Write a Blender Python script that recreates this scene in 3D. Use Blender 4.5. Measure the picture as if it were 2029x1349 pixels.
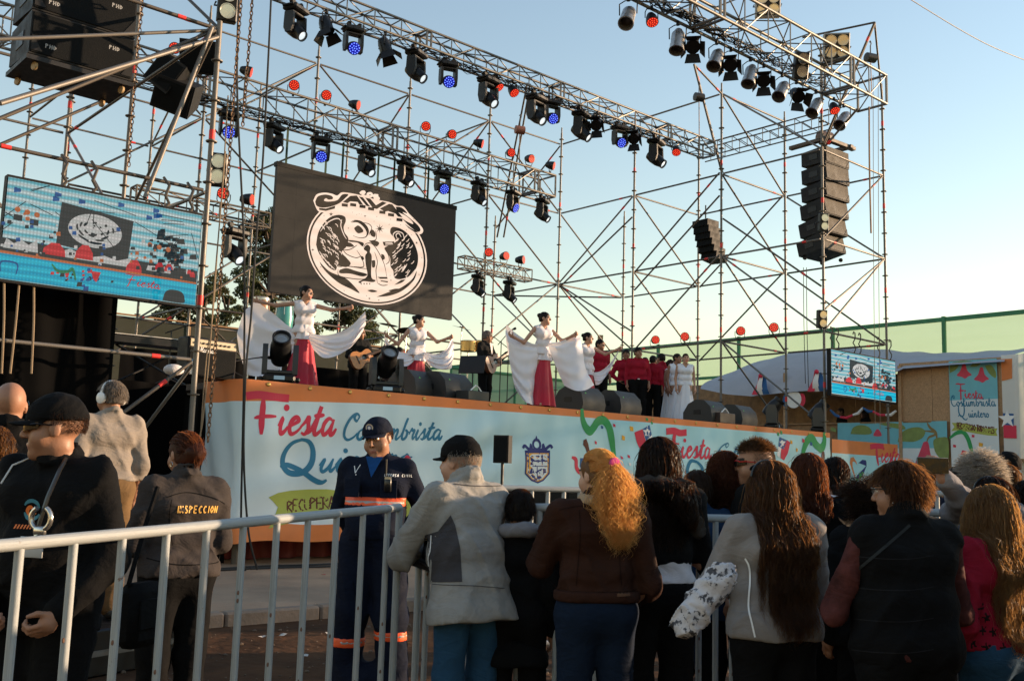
import bpy, bmesh, math, random
import numpy as np
from mathutils import Vector, Matrix, Euler
random.seed(7); RNG = np.random.default_rng(7)
R = math.radians
SC = bpy.context.scene
for o in list(bpy.data.objects): bpy.data.objects.remove(o, do_unlink=True)
COL = SC.collection

# ------------------------------------------------------------------ camera
# world frame: origin = front left corner of the stage, +X along the stage front, +Y to the back of the stage
FPX, CX, CY = 2000.0, 1014.5, 674.5
CAM = Vector((-6.38, -12.79, 1.45))
YAW, PITCH, ROLL = R(48.5), math.atan(266/2000), math.atan(.03)
DH = Vector((math.cos(YAW), math.sin(YAW), 0)); RH = Vector((math.sin(YAW), -math.cos(YAW), 0))
FW = DH*math.cos(PITCH) + Vector((0,0,math.sin(PITCH)))
UP0 = Vector((0,0,math.cos(PITCH))) - DH*math.sin(PITCH)
RT = RH*math.cos(ROLL) + UP0*math.sin(ROLL)
UPV = UP0*math.cos(ROLL) - RH*math.sin(ROLL)
cam_d = bpy.data.cameras.new('camera'); cam_o = bpy.data.objects.new('camera', cam_d); COL.objects.link(cam_o)
cam_d.sensor_width = 36; cam_d.sensor_fit = 'HORIZONTAL'; cam_d.lens = 36*FPX/2029; cam_d.clip_end = 4000; cam_d.clip_start = .05
mw = Matrix((RT, UPV, -FW)).transposed().to_4x4(); mw.translation = CAM
cam_o.matrix_world = mw; SC.camera = cam_o

# ------------------------------------------------------------------ light
SUN_AZ, SUN_EL = R(-27), R(8.6)          # azimuth from +X, measured towards +Y
S_DIR = Vector((math.cos(SUN_EL)*math.cos(SUN_AZ), math.cos(SUN_EL)*math.sin(SUN_AZ), math.sin(SUN_EL)))
world = bpy.data.worlds.new('World'); SC.world = world; world.use_nodes = True
wn = world.node_tree; wn.nodes.clear()
sky = wn.nodes.new('ShaderNodeTexSky'); sky.sky_type = 'NISHITA'; sky.sun_disc = False
sky.sun_elevation = SUN_EL; sky.sun_rotation = math.pi/2 - SUN_AZ
sky.air_density = 1.5; sky.dust_density = 0.0; sky.ozone_density = 2.0; sky.altitude = 20
tint = wn.nodes.new('ShaderNodeMix'); tint.data_type = 'RGBA'; tint.blend_type = 'MULTIPLY'; tint.inputs[0].default_value = 1
tint.inputs[7].default_value = (1.33, 1.19, 1.22, 1)
bgn = wn.nodes.new('ShaderNodeBackground'); bgn.inputs[1].default_value = .15
won = wn.nodes.new('ShaderNodeOutputWorld')
wn.links.new(sky.outputs[0], tint.inputs[6]); wn.links.new(tint.outputs[2], bgn.inputs[0]); wn.links.new(bgn.outputs[0], won.inputs[0])
sun_d = bpy.data.lights.new('sun', 'SUN'); sun_d.energy = 5.0; sun_d.angle = R(.6); sun_d.color = (1, .70, .44)
sun_o = bpy.data.objects.new('sun', sun_d); COL.objects.link(sun_o)
sun_o.rotation_euler = S_DIR.to_track_quat('Z', 'Y').to_euler(); sun_o.location = (30, -10, 30)
vs = SC.view_settings; vs.view_transform = 'Standard'; vs.look = 'None'; vs.gamma = 1; vs.exposure = 0.9; vs.use_curve_mapping = False
SC.cycles.max_bounces = 6; SC.cycles.transparent_max_bounces = 16
SC.cycles.use_denoising = True
# ------------------------------------------------------------------ helpers
def ray(px, py):
    return FW + RT*((px-CX)/FPX) - UPV*((py-CY)/FPX)
def at(px, py, X=None, Y=None, Z=None, D=None):
    """real point that stands behind photo pixel (px,py) on the plane X=, Y=, Z= or at depth D"""
    d = ray(px, py)
    if X is not None: t = (X-CAM.x)/d.x
    elif Y is not None: t = (Y-CAM.y)/d.y
    elif Z is not None: t = (Z-CAM.z)/d.z
    else: t = D/d.dot(DH)
    return CAM + d*t
def proj(p):
    v = Vector(p)-CAM; z = v.dot(FW)
    return (CX+FPX*v.dot(RT)/z, CY-FPX*v.dot(UPV)/z)
def gpt(px, D, z=0.):
    """ground point at camera depth D whose column (at eye level) is px"""
    yh = 940+.03*(px-CX); p = at(px, yh, D=D); p.z = z; return p

# ---- materials
MATS = {}
def M(key, col=(.5,.5,.5), rough=.6, metal=0., var=.15, vscale=3., bump=.0, bscale=40., emit=None, estr=1., spec=.5, trans=None, sheen=0., alpha=None, wave=None, coat=0., dist=.0, wrinkle=0., rust=None):
    if key in MATS: return MATS[key]
    m = bpy.data.materials.new(key); m.use_nodes = True; nt = m.node_tree; N = nt.nodes; L = nt.links
    b = N['Principled BSDF']; out = N['Material Output']
    b.inputs['Roughness'].default_value = rough; b.inputs['Metallic'].default_value = metal
    b.inputs['Specular IOR Level'].default_value = spec; b.inputs['Sheen Weight'].default_value = sheen
    b.inputs['Coat Weight'].default_value = coat
    tc = N.new('ShaderNodeTexCoord')
    if var > 0:
        n = N.new('ShaderNodeTexNoise'); n.inputs['Scale'].default_value = vscale; n.inputs['Detail'].default_value = 6; n.inputs['Roughness'].default_value = .65
        n.inputs['Distortion'].default_value = dist
        L.new(tc.outputs['Object'], n.inputs['Vector'])
        r = N.new('ShaderNodeMapRange'); r.inputs[1].default_value = .3; r.inputs[2].default_value = .7; r.inputs[3].default_value = 1-var; r.inputs[4].default_value = 1+var
        L.new(n.outputs[0], r.inputs[0])
        mx = N.new('ShaderNodeMix'); mx.data_type = 'RGBA'; mx.blend_type = 'MULTIPLY'; mx.inputs[0].default_value = 1
        mx.inputs[6].default_value = (*col, 1); L.new(r.outputs[0], mx.inputs[7]); L.new(mx.outputs[2], b.inputs['Base Color'])
        rr = N.new('ShaderNodeMapRange'); rr.inputs[1].default_value = .3; rr.inputs[2].default_value = .7
        rr.inputs[3].default_value = max(.02, rough-.12); rr.inputs[4].default_value = min(1, rough+.12)
        L.new(n.outputs[0], rr.inputs[0]); L.new(rr.outputs[0], b.inputs['Roughness'])
    else: b.inputs['Base Color'].default_value = (*col, 1)
    if bump > 0:
        n2 = N.new('ShaderNodeTexNoise'); n2.inputs['Scale'].default_value = bscale; n2.inputs['Detail'].default_value = 5
        L.new(tc.outputs['Object'], n2.inputs['Vector'])
        src = n2.outputs[0]
        if wave:
            w = N.new('ShaderNodeTexWave'); w.inputs['Scale'].default_value = wave; w.inputs['Distortion'].default_value = 6; w.inputs['Detail'].default_value = 2
            L.new(tc.outputs['Object'], w.inputs['Vector'])
            ad = N.new('ShaderNodeMath'); ad.operation = 'ADD'; L.new(src, ad.inputs[0]); L.new(w.outputs['Fac'], ad.inputs[1]); src = ad.outputs[0]
        bp = N.new('ShaderNodeBump'); bp.inputs['Strength'].default_value = bump; bp.inputs['Distance'].default_value = .02
        L.new(src, bp.inputs['Height']); L.new(bp.outputs[0], b.inputs['Normal'])
    if wrinkle > 0:
        n3 = N.new('ShaderNodeTexNoise'); n3.inputs['Scale'].default_value = 7; n3.inputs['Detail'].default_value = 4; n3.inputs['Distortion'].default_value = 2.2; n3.inputs['Roughness'].default_value = .45
        mp = N.new('ShaderNodeMapping'); mp.inputs['Scale'].default_value = (1,1,1.7); L.new(tc.outputs['Object'], mp.inputs[0]); L.new(mp.outputs[0], n3.inputs['Vector'])
        b3 = N.new('ShaderNodeBump'); b3.inputs['Strength'].default_value = wrinkle; b3.inputs['Distance'].default_value = .06; L.new(n3.outputs[0], b3.inputs['Height'])
        if b.inputs['Normal'].is_linked: L.new(b3.outputs[0], b.inputs['Normal'].links[0].from_node.inputs['Normal'])
        else: L.new(b3.outputs[0], b.inputs['Normal'])
    if rust is not None and var > 0:
        n4 = N.new('ShaderNodeTexNoise'); n4.inputs['Scale'].default_value = rust[1]; n4.inputs['Detail'].default_value = 8; n4.inputs['Roughness'].default_value = .7; L.new(tc.outputs['Generated' if len(rust) > 3 else 'Object'], n4.inputs['Vector'])
        gm = N.new('ShaderNodeNewGeometry'); L.new(gm.outputs['Position'], n4.inputs['Vector'])
        r4 = N.new('ShaderNodeMapRange'); r4.inputs[1].default_value = rust[2]; r4.inputs[2].default_value = rust[2]+.04; L.new(n4.outputs[0], r4.inputs[0])
        m4 = N.new('ShaderNodeMix'); m4.data_type = 'RGBA'; m4.inputs[7].default_value = (*rust[0],1); L.new(b.inputs['Base Color'].links[0].from_socket, m4.inputs[6]); L.new(r4.outputs[0], m4.inputs[0]); L.new(m4.outputs[2], b.inputs['Base Color'])
    if emit is not None:
        b.inputs['Emission Color'].default_value = (*emit, 1); b.inputs['Emission Strength'].default_value = estr
    if trans is not None:      # (translucent colour, factor)
        t = N.new('ShaderNodeBsdfTranslucent'); t.inputs[0].default_value = (*trans[0], 1)
        mix = N.new('ShaderNodeMixShader'); mix.inputs[0].default_value = trans[1]
        L.new(b.outputs[0], mix.inputs[1]); L.new(t.outputs[0], mix.inputs[2]); L.new(mix.outputs[0], out.inputs[0])
    if alpha is not None: b.inputs['Alpha'].default_value = alpha
    MATS[key] = m; return m

# ---- objects
def tag(o, label, cat, group=None, kind=None):
    if label: o['label'] = label
    if cat: o['category'] = cat
    if group: o['group'] = group
    if kind: o['kind'] = kind
    return o
def thing(name, label, cat, loc=(0,0,0), rotz=0., group=None, rot=None):
    o = bpy.data.objects.new(name, None); COL.objects.link(o); o.empty_display_size = .1
    o.location = loc; o.rotation_euler = rot if rot is not None else (0,0,rotz)
    return tag(o, label, cat, group)
def obj(name, me, parent=None, loc=None, rot=None, scale=None, mats=None):
    o = bpy.data.objects.new(name, me); COL.objects.link(o)
    if parent is not None: o.parent = parent
    if loc is not None: o.location = loc
    if rot is not None:
        if isinstance(rot, (Matrix,)): o.rotation_euler = rot.to_euler()
        else: o.rotation_euler = rot
    if scale is not None: o.scale = scale
    return o
def struct(o): o['kind'] = 'structure'; return o

class MB:
    """collects vertices/faces and builds ONE mesh"""
    def __init__(s): s.v = []; s.f = []; s.m = []; s.mi = 0
    def add(s, vs, fs):
        k = len(s.v); s.v += [tuple(v) for v in vs]
        for f in fs: s.f.append(tuple(i+k for i in f)); s.m.append(s.mi)
        return s
    def box(s, c, d, rot=None, bev=0.):
        x, y, z = d[0]/2, d[1]/2, d[2]/2
        if bev > 0:
            b = min(bev, x*.9, y*.9, z*.9)
            pts = []
            for sx in (-1,1):
                for sy in (-1,1):
                    for sz in (-1,1):
                        pts += [(sx*x, sy*(y-b), sz*(z-b)), (sx*(x-b), sy*y, sz*(z-b)), (sx*(x-b), sy*(y-b), sz*z)]
            bm = bmesh.new()
            for p in pts: bm.verts.new(p)
            r = bmesh.ops.convex_hull(bm, input=bm.verts); bm.verts.index_update()
            vs = [v.co.copy() for v in bm.verts]; fs = [[v.index for v in f.verts] for f in bm.faces]; bm.free()
        else:
            vs = [Vector((sx*x, sy*y, sz*z)) for sx in (-1,1) for sy in (-1,1) for sz in (-1,1)]
            fs = [(0,1,3,2),(4,6,7,5),(0,4,5,1),(2,3,7,6),(0,2,6,4),(1,5,7,3)]
        if rot is not None:
            q = rot.to_matrix() if isinstance(rot, Euler) else rot
            vs = [q @ Vector(v) for v in vs]
        c = Vector(c); return s.add([c+Vector(v) for v in vs], fs)
    def cyl(s, a, b, r1, r2=None, n=10, cap=True):
        a, b = Vector(a), Vector(b); r2 = r1 if r2 is None else r2
        z = (b-a).normalized(); x = z.orthogonal().normalized(); y = z.cross(x)
        vs = []; fs = []
        for i in range(n):
            t = 2*math.pi*i/n; u = x*math.cos(t)+y*math.sin(t); vs += [a+u*r1, b+u*r2]
        for i in range(n): j = (i+1) % n; fs.append((2*i, 2*j, 2*j+1, 2*i+1))
        if cap: fs += [tuple(2*i for i in range(n))[::-1], tuple(2*i+1 for i in range(n))]
        return s.add(vs, fs)
    def lathe(s, prof, a=(0,0,0), axis=(0,0,1), n=16, cap=True):
        """prof: list of (distance along axis, radius)"""
        a = Vector(a); z = Vector(axis).normalized(); x = z.orthogonal().normalized(); y = z.cross(x)
        vs = []; fs = []; k = len(prof)
        for h, r in prof:
            for i in range(n):
                t = 2*math.pi*i/n; vs.append(a+z*h+(x*math.cos(t)+y*math.sin(t))*r)
        for q in range(k-1):
            for i in range(n): j = (i+1) % n; fs.append((q*n+i, q*n+j, (q+1)*n+j, (q+1)*n+i))
        if cap: fs += [tuple(range(n))[::-1], tuple((k-1)*n+i for i in range(n))]
        return s.add(vs, fs)
    def tube(s, pts, r, n=6, closed=False):
        pts = [Vector(p) for p in pts]; k = len(pts); vs = []; fs = []
        x = None
        for i, p in enumerate(pts):
            t = (pts[(i+1) % k if closed else min(i+1, k-1)] - pts[(i-1) % k if closed else max(i-1, 0)]).normalized()
            x = t.orthogonal().normalized() if x is None else (x - t*x.dot(t)).normalized()
            y = t.cross(x); rr = r[i] if isinstance(r, (list, tuple, np.ndarray)) else r
            for q in range(n): a = 2*math.pi*q/n; vs.append(p+(x*math.cos(a)+y*math.sin(a))*rr)
        for i in range(k if closed else k-1):
            for q in range(n):
                j = (i+1) % k; w = (q+1) % n; fs.append((i*n+q, i*n+w, j*n+w, j*n+q))
        if not closed: fs += [tuple(range(n))[::-1], tuple((k-1)*n+q for q in range(n))]
        return s.add(vs, fs)
    def sphere(s, c, r, n=12, m=8, sc=(1,1,1)):
        c = Vector(c); vs = [c+Vector((0,0,r*sc[2]))]; fs = []
        for i in range(1, m):
            a = math.pi*i/m
            for j in range(n):
                t = 2*math.pi*j/n; vs.append(c+Vector((r*sc[0]*math.sin(a)*math.cos(t), r*sc[1]*math.sin(a)*math.sin(t), r*sc[2]*math.cos(a))))
        vs.append(c-Vector((0,0,r*sc[2]))); e = len(vs)-1
        for j in range(n):
            w = (j+1) % n; fs.append((0, 1+j, 1+w)); fs.append((e, e-n+w, e-n+j))
        for i in range(m-2):
            for j in range(n): w = (j+1) % n; fs.append((1+i*n+j, 1+(i+1)*n+j, 1+(i+1)*n+w, 1+i*n+w))
        return s.add(vs, fs)
    def prism(s, poly, h, axis='y', off=0.):
        """2D polygon extruded by h along an axis ((x,z) for y, (x,y) for z, (y,z) for x)"""
        n = len(poly); vs = []
        for t in (off, off+h):
            for a, b in poly: vs.append({'y': (a, t, b), 'z': (a, b, t), 'x': (t, a, b)}[axis])
        fs = [tuple(range(n)), tuple(range(2*n-1, n-1, -1))] + [(i, i+n, (i+1) % n+n, (i+1) % n) for i in range(n)]
        return s.add(vs, fs)
    def grid(s, fn, nu, nv):
        vs = [fn(i/nu, j/nv) for i in range(nu+1) for j in range(nv+1)]
        fs = [(i*(nv+1)+j, (i+1)*(nv+1)+j, (i+1)*(nv+1)+j+1, i*(nv+1)+j+1) for i in range(nu) for j in range(nv)]
        return s.add(vs, fs)
    def mesh(s, name, mats, smooth=None):
        me = bpy.data.meshes.new(name); me.from_pydata(s.v, [], s.f)
        for m in (mats if isinstance(mats, (list, tuple)) else [mats]): me.materials.append(m)
        if any(s.m): me.polygons.foreach_set('material_index', s.m)
        bm = bmesh.new(); bm.from_mesh(me); bmesh.ops.recalc_face_normals(bm, faces=bm.faces); bm.to_mesh(me); bm.free()
        if smooth is not None:
            me.shade_smooth(); me.set_sharp_from_angle(angle=R(smooth))
        me.update(); return me
    def build(s, name, mats, parent=None, loc=None, rot=None, smooth=40, scale=None):
        return obj(name, s.mesh(name, mats, smooth), parent, loc, rot, scale)
def np_mesh(name, V, F, mats, mi=None, smooth=True):
    """fast mesh from arrays; F is (n,3) or (n,4)"""
    me = bpy.data.meshes.new(name); V = np.asarray(V, dtype=np.float32); F = np.asarray(F, dtype=np.int32)
    me.vertices.add(len(V)); me.vertices.foreach_set('co', V.ravel())
    k = F.shape[1]; me.loops.add(F.size); me.loops.foreach_set('vertex_index', F.ravel())
    me.polygons.add(len(F)); me.polygons.foreach_set('loop_start', np.arange(0, F.size, k, dtype=np.int32))
    me.polygons.foreach_set('loop_total', np.full(len(F), k, dtype=np.int32))
    for m in (mats if isinstance(mats, (list, tuple)) else [mats]): me.materials.append(m)
    if mi is not None: me.polygons.foreach_set('material_index', np.asarray(mi, dtype=np.int32))
    me.polygons.foreach_set('use_smooth', np.full(len(F), smooth, dtype=bool))
    me.update(calc_edges=True); me.validate(); return me

_tubes = {}
def unit_tube(mat, n=8):
    k = (mat.name, n)
    if k not in _tubes: _tubes[k] = MB().cyl((0,0,0), (0,0,1), 1, 1, n).mesh('tube', mat, 50)
    return _tubes[k]
def tube_obj(name, a, b, r, mat, parent, n=8):
    """one straight tube as an object of its own (mesh data shared, scaled)"""
    a, b = Vector(a), Vector(b); d = b-a
    return obj(name, unit_tube(mat, n), parent, a, d.to_track_quat('Z', 'Y').to_euler(), (r, r, d.length))

# ---- flat prints laid on a surface
def smooth_pts(pts, n=6):
    """Catmull-Rom through 2D points"""
    P = [pts[0]]+list(pts)+[pts[-1]]; out = []
    for i in range(1, len(P)-2):
        p0, p1, p2, p3 = [np.array(q[:2], float) for q in P[i-1:i+3]]
        for t in np.linspace(0, 1, n, endpoint=False):
            out.append(tuple(.5*((2*p1)+(-p0+p2)*t+(2*p0-5*p1+4*p2-p3)*t*t+(-p0+3*p1-3*p2+p3)*t**3)))
    out.append(tuple(P[-2][:2])); return out
class Print:
    """2D shapes in (u,v) metres, mapped through fn(u,v,offset) onto a real surface"""
    def __init__(s, fn, parent, off=.003): s.fn = fn; s.parent = parent; s.off = off; s.n = 0; s.reset()
    def reset(s): s.v = []; s.f = []
    def stroke(s, pts, w, n=6, taper=True, smooth=True):
        if not smooth and len(pts) > 2:
            for a, b in zip(pts[:-1], pts[1:]): s.stroke([a, b], w, n, taper, False)
            return
        P = smooth_pts(pts, n) if smooth and len(pts) > 2 else [tuple(p) for p in pts]
        P = [np.array(p, float) for p in P]; k = len(s.v); m = len(P)
        for i, p in enumerate(P):
            t = P[min(i+1, m-1)]-P[max(i-1, 0)]; L = np.hypot(*t) or 1; nrm = np.array((-t[1], t[0]))/L
            ww = w(i/(m-1)) if callable(w) else w
            if taper and not callable(w): ww *= min(1, .45+2.2*min(i, m-1-i)/m)
            s.v += [tuple(p+nrm*ww/2), tuple(p-nrm*ww/2)]
        for i in range(m-1): s.f.append((k+2*i, k+2*i+1, k+2*i+3, k+2*i+2))
    def dot(s, c, r, n=12):
        s.poly([(c[0]+r*math.cos(2*math.pi*i/n), c[1]+r*math.sin(2*math.pi*i/n)) for i in range(n)])
    def poly(s, pts, smooth=False):
        P = smooth_pts(list(pts)+[pts[0]])[:-1] if smooth else pts
        from mathutils.geometry import tessellate_polygon
        k = len(s.v); s.v += [tuple(p) for p in P]
        for t in tessellate_polygon([[Vector((p[0], p[1], 0)) for p in P]]): s.f.append(tuple(k+i for i in t))
    def flush(s, name, mat, cut=.12, lift=0., label=None):
        s.n += 1
        bm = bmesh.new(); vv = [bm.verts.new((p[0], p[1], 0)) for p in s.v]
        for f in s.f:
            try: bm.faces.new([vv[i] for i in f])
            except ValueError: pass
        for _ in range(5):
            es = [e for e in bm.edges if e.calc_length() > cut]
            if not es: break
            bmesh.ops.subdivide_edges(bm, edges=es, cuts=1, use_grid_fill=False)
            bmesh.ops.triangulate(bm, faces=bm.faces)
        off = s.off+s.n*.00012+lift
        for v in bm.verts: v.co = Vector(s.fn(v.co.x, v.co.y, off))
        bmesh.ops.recalc_face_normals(bm, faces=bm.faces)
        me = bpy.data.meshes.new(name); bm.to_mesh(me); bm.free(); me.materials.append(mat)
        o = obj(name, me, s.parent)
        if label: o['label'] = label
        if name.startswith(('picture_', 'emblem_', 'printed_lettering', 'printed_crest', 'chest_', 'back_lettering', 'logo')): o['kind'] = 'stuff'
        s.reset(); return o
# hand drawn brush script, one unit = x-height; each letter: (advance, [strokes])
SCRIPT = {
 'F': (1.75, [[(-.55,2.42),(0,2.5),(.7,2.42),(1.9,2.5)], [(.75,2.45),(.62,1.6),(.5,.7),(.38,-.25),(.2,-.35)], [(.0,1.22),(.5,1.3),(1.1,1.28),(1.35,1.4)]]),
 'i': (.62, [[(-.05,.45),(.2,.95),(.12,.4),(.22,.02),(.45,.15),(.62,.45)], 'dot.3,1.55']),
 'e': (.85, [[(-.05,.35),(.35,.6),(.62,.82),(.45,1.02),(.2,.8),(.12,.35),(.3,.02),(.6,.12),(.88,.45)]]),
 's': (.72, [[(-.05,.4),(.25,.8),(.4,1.05),(.42,.7),(.5,.3),(.35,.02),(.1,.12)], [(.4,.06),(.6,.2),(.78,.45)]]),
 't': (.66, [[(-.05,.45),(.3,1.3),(.38,1.72),(.25,1.0),(.18,.3),(.32,.02),(.55,.18),(.7,.45)], [(.0,1.12),(.3,1.16),(.68,1.22)]]),
 'a': (1.0, [[(.7,.85),(.4,1.02),(.12,.7),(.1,.25),(.3,.02),(.55,.3),(.7,.85)], [(.74,.98),(.66,.4),(.74,.03),(.9,.12),(1.02,.42)]]),
 'C': (1.25, [[(.95,1.75),(1.05,2.1),(.75,2.35),(.3,2.0),(.05,1.2),(.15,.4),(.55,.0),(1.0,.2),(1.25,.6)], [(.75,2.35),(.62,2.0),(.85,1.7),(.98,1.8)]]),
 'o': (.85, [[(.45,1.0),(.15,.75),(.1,.25),(.35,.0),(.62,.3),(.62,.75),(.42,1.0),(.5,.8),(.88,.78)]]),
 'u': (.95, [[(-.02,.5),(.18,.98),(.12,.35),(.28,.02),(.52,.3),(.66,.95)], [(.68,.98),(.62,.35),(.75,.02),(.97,.42)]]),
 'm': (1.35, [[(-.02,.5),(.18,.98),(.12,.02)], [(.14,.5),(.36,.98),(.5,.8),(.46,.02)], [(.48,.5),(.74,.98),(.9,.8),(.86,.2),(1.0,.02),(1.35,.42)]]),
 'n': (1.05, [[(-.02,.5),(.18,.98),(.12,.02)], [(.14,.5),(.4,.98),(.6,.8),(.56,.2),(.7,.02),(1.05,.42)]]),
 'b': (.85, [[(-.02,.45),(.25,1.4),(.35,2.1),(.22,1.5),(.12,.4),(.3,.02),(.58,.25),(.6,.75),(.4,.92),(.6,.75),(.88,.72)]]),
 'r': (.78, [[(-.02,.5),(.2,1.08),(.28,.88),(.55,.92),(.45,.4),(.55,.04),(.8,.42)]]),
 'Q': (2.0, [[(1.0,2.42),(.35,2.1),(.0,1.3),(.1,.45),(.55,.05),(1.1,.35),(1.4,1.2),(1.35,2.0),(.95,2.42)], [(-.25,.05),(.1,.35),(.6,.1),(1.1,-.35),(1.6,-.45),(1.9,-.15)]]),
 'M': (1.6, [[(0,0),(.3,1),(.42,2.1),(.7,.4),(1.15,2.15),(1.2,.8),(1.3,0),(1.6,.4)]]),
 'h': (.95, [[(-.02,.45),(.25,1.4),(.32,2.1),(.16,1.2),(.1,.02)], [(.12,.5),(.38,.98),(.52,.8),(.5,.2),(.64,.02),(.95,.42)]]),
 'l': (.6, [[(-.02,.45),(.25,1.4),(.32,2.1),(.16,1.2),(.14,.2),(.3,.02),(.6,.42)]]),
 ' ': (.6, []),
}
def script_word(pr, word, x, y, h, w=.2, slant=.18, tilt=0., sx=1.):
    """h = x-height in metres"""
    cx = 0.
    for ch in word:
        adv, strokes = SCRIPT[ch]
        def T(p):
            X = (cx+p[0]+slant*p[1])*h*sx; Y = p[1]*h
            return (x+X, y+Y+X*tilt)
        for st in strokes:
            if isinstance(st, str):
                q = st[3:].split(','); pr.dot(T((float(q[0]), float(q[1]))), h*w*.75)
            else: pr.stroke([T(p) for p in st], h*w)
        cx += adv
    return cx*h*sx
CAPS = {'R': [[(0,0),(0,1)],[(0,1),(.5,.85),(.05,.5)],[(.05,.5),(.55,0)]], 'E': [[(.5,1),(0,1),(0,0),(.5,0)],[(0,.5),(.4,.5)]], 'C': [[(.5,.85),(.25,1),(0,.5),(.25,0),(.55,.12)]],
 'U': [[(0,1),(.02,.2),(.28,0),(.5,.2),(.5,1)]], 'P': [[(0,0),(0,1)],[(0,1),(.5,.8),(.02,.45)]], 'A': [[(0,0),(.28,1),(.55,0)],[(.1,.35),(.45,.35)]], 'N': [[(0,0),(0,1),(.5,0),(.5,1)]],
 'D': [[(0,0),(0,1)],[(0,1),(.55,.55),(.0,0)]], 'O': [[(.28,1),(0,.5),(.28,0),(.56,.5),(.28,1)]], 'T': [[(0,1),(.55,1)],[(.28,1),(.28,0)]], 'I': [[(.15,0),(.15,1)]], 'S': [[(.5,.9),(.2,1),(.05,.75),(.45,.3),(.3,0),(0,.1)]],
 'F': [[(.5,1),(0,1),(0,0)],[(0,.5),(.4,.5)]], 'V': [[(0,1),(.25,0),(.5,1)]], 'L': [[(0,1),(0,0),(.45,0)]], 'H': [[(0,0),(0,1)],[(.5,0),(.5,1)],[(0,.5),(.5,.5)]], 'M': [[(0,0),(.05,1),(.3,.3),(.55,1),(.6,0)]], 'J': [[(.45,1),(.42,.15),(.2,0),(0,.2)]], 'Y': [[(0,1),(.25,.5),(.5,1)],[(.25,.5),(.25,0)]], 'G': [[(.5,.85),(.25,1),(0,.5),(.25,0),(.5,.1),(.5,.45),(.3,.45)]]}
def caps_word(pr, word, x, y, h, w=.13, sp=.72, tilt=0., jitter=0.):
    cx = 0.
    for i, ch in enumerate(word):
        if ch != ' ':
            for st in CAPS[ch]:
                j = jitter*((i*37 % 7)/7-.5)
                pr.stroke([(x+(cx+p[0])*h, y+(p[1]+j)*h+(cx+p[0])*h*tilt) for p in st], h*w, smooth=False, taper=False)
        cx += sp if ch not in 'I ' else sp*.55
    return cx*h
# ------------------------------------------------------------------ ground and pavement
def ground_mat():
    m = M('dirt', (.075,.036,.018), .97, var=.5, vscale=1.3, bump=.9, bscale=9, spec=.1)
    return m
def flat_disc(name, r, z, mat, n=64):
    mb = MB(); mb.add([(r*math.cos(2*math.pi*i/n), r*math.sin(2*math.pi*i/n), z) for i in range(n)], [tuple(range(n))]); return mb.build(name, mat, smooth=None)
struct(flat_disc('ground', 1500, 0, ground_mat()))
CONC = M('concrete', (.37,.235,.15), .9, var=.28, vscale=.9, bump=.35, bscale=30)
mb = MB()
mb.box((10, 8.15, .055), (90, 24, .13))
pav = struct(mb.build('pavement', CONC, smooth=None))
KC = M('kerb_concrete', (.24,.175,.13), .92, var=.3, vscale=2.5, bump=.5, bscale=25)
km = MB().box((0,0,0), (.985,.15,.16), bev=.02).mesh('kerb_stone', KC, 30)
for i in range(14): obj('kerb_stone', km, pav, (-6.5+i, -3.93+random.uniform(-.004,.004), .05+random.uniform(-.004,.004)))
# litter and pebbles on the dirt
mb = MB()
for i in range(2600):
    x = random.uniform(-7, 6); y = random.uniform(-13, -4.1); s = random.choice((.006,.008,.01,.012,.02))
    mb.sphere((x, y, s*.3), s, 5, 4, (1, random.uniform(.6,1), random.uniform(.4,.8)))
o = mb.build('pebbles', M('pebble', (.11,.075,.05), .9, var=.5, vscale=20)); tag(o, 'small pebbles and crumbs scattered over the brown dirt', 'pebbles', kind='stuff')
for i, (px, py, c) in enumerate(((640,1139,(.4,.02,.03)), (520,1262,(.5,.45,.4)), (560,1258,(.5,.46,.4)), (600,1300,(.45,.42,.38)), (650,1255,(.5,.47,.42)))):
    p = at(px, py, Z=.125 if i == 0 else .012)
    mb = MB(); n = 7
    ring = [(.05*math.cos(a)*random.uniform(.4,1.2), .03*math.sin(a)*random.uniform(.5,1.2), random.uniform(.0,.018)) for a in np.linspace(0, 6.28, n, endpoint=False)]
    mb.add([(0,0,.014)]+ring, [(0, 1+k, 1+(k+1) % n) for k in range(n)])
    o = mb.build('litter_scrap', M('scrap%d' % i, c, .8, var=.1), loc=p)
    tag(o, ['crumpled red scrap lying on the pavement', 'pale scrap of litter on the dirt left of the others', 'pale scrap of litter on the dirt, second from the left', 'pale scrap of litter on the dirt nearest the railing', 'pale scrap of litter just below the kerb'][i], 'litter')

# ------------------------------------------------------------------ green mesh fence behind the site (runs along Y)
NET = bpy.data.materials.new('green_net'); NET.use_nodes = True
nt = NET.node_tree; N = nt.nodes; L = nt.links; b = N['Principled BSDF']; b.inputs['Base Color'].default_value = (.13,.27,.16,1); b.inputs['Roughness'].default_value = .8
tr = N.new('ShaderNodeBsdfTranslucent'); tr.inputs[0].default_value = (.27,.42,.33,1)
tp = N.new('ShaderNodeBsdfTransparent'); m1 = N.new('ShaderNodeMixShader'); m1.inputs[0].default_value = .6
m2 = N.new('ShaderNodeMixShader'); tcn = N.new('ShaderNodeTexCoord'); nz = N.new('ShaderNodeTexNoise'); nz.inputs['Scale'].default_value = 1.2; nz.inputs['Detail'].default_value = 4
mpn = N.new('ShaderNodeMapping'); mpn.inputs['Scale'].default_value = (1,.25,4)
mr = N.new('ShaderNodeMapRange'); mr.inputs[3].default_value = .03; mr.inputs[4].default_value = .14
L.new(tcn.outputs['Object'], mpn.inputs[0]); L.new(mpn.outputs[0], nz.inputs['Vector']); L.new(nz.outputs[0], mr.inputs[0]); L.new(mr.outputs[0], m2.inputs[0])
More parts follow.
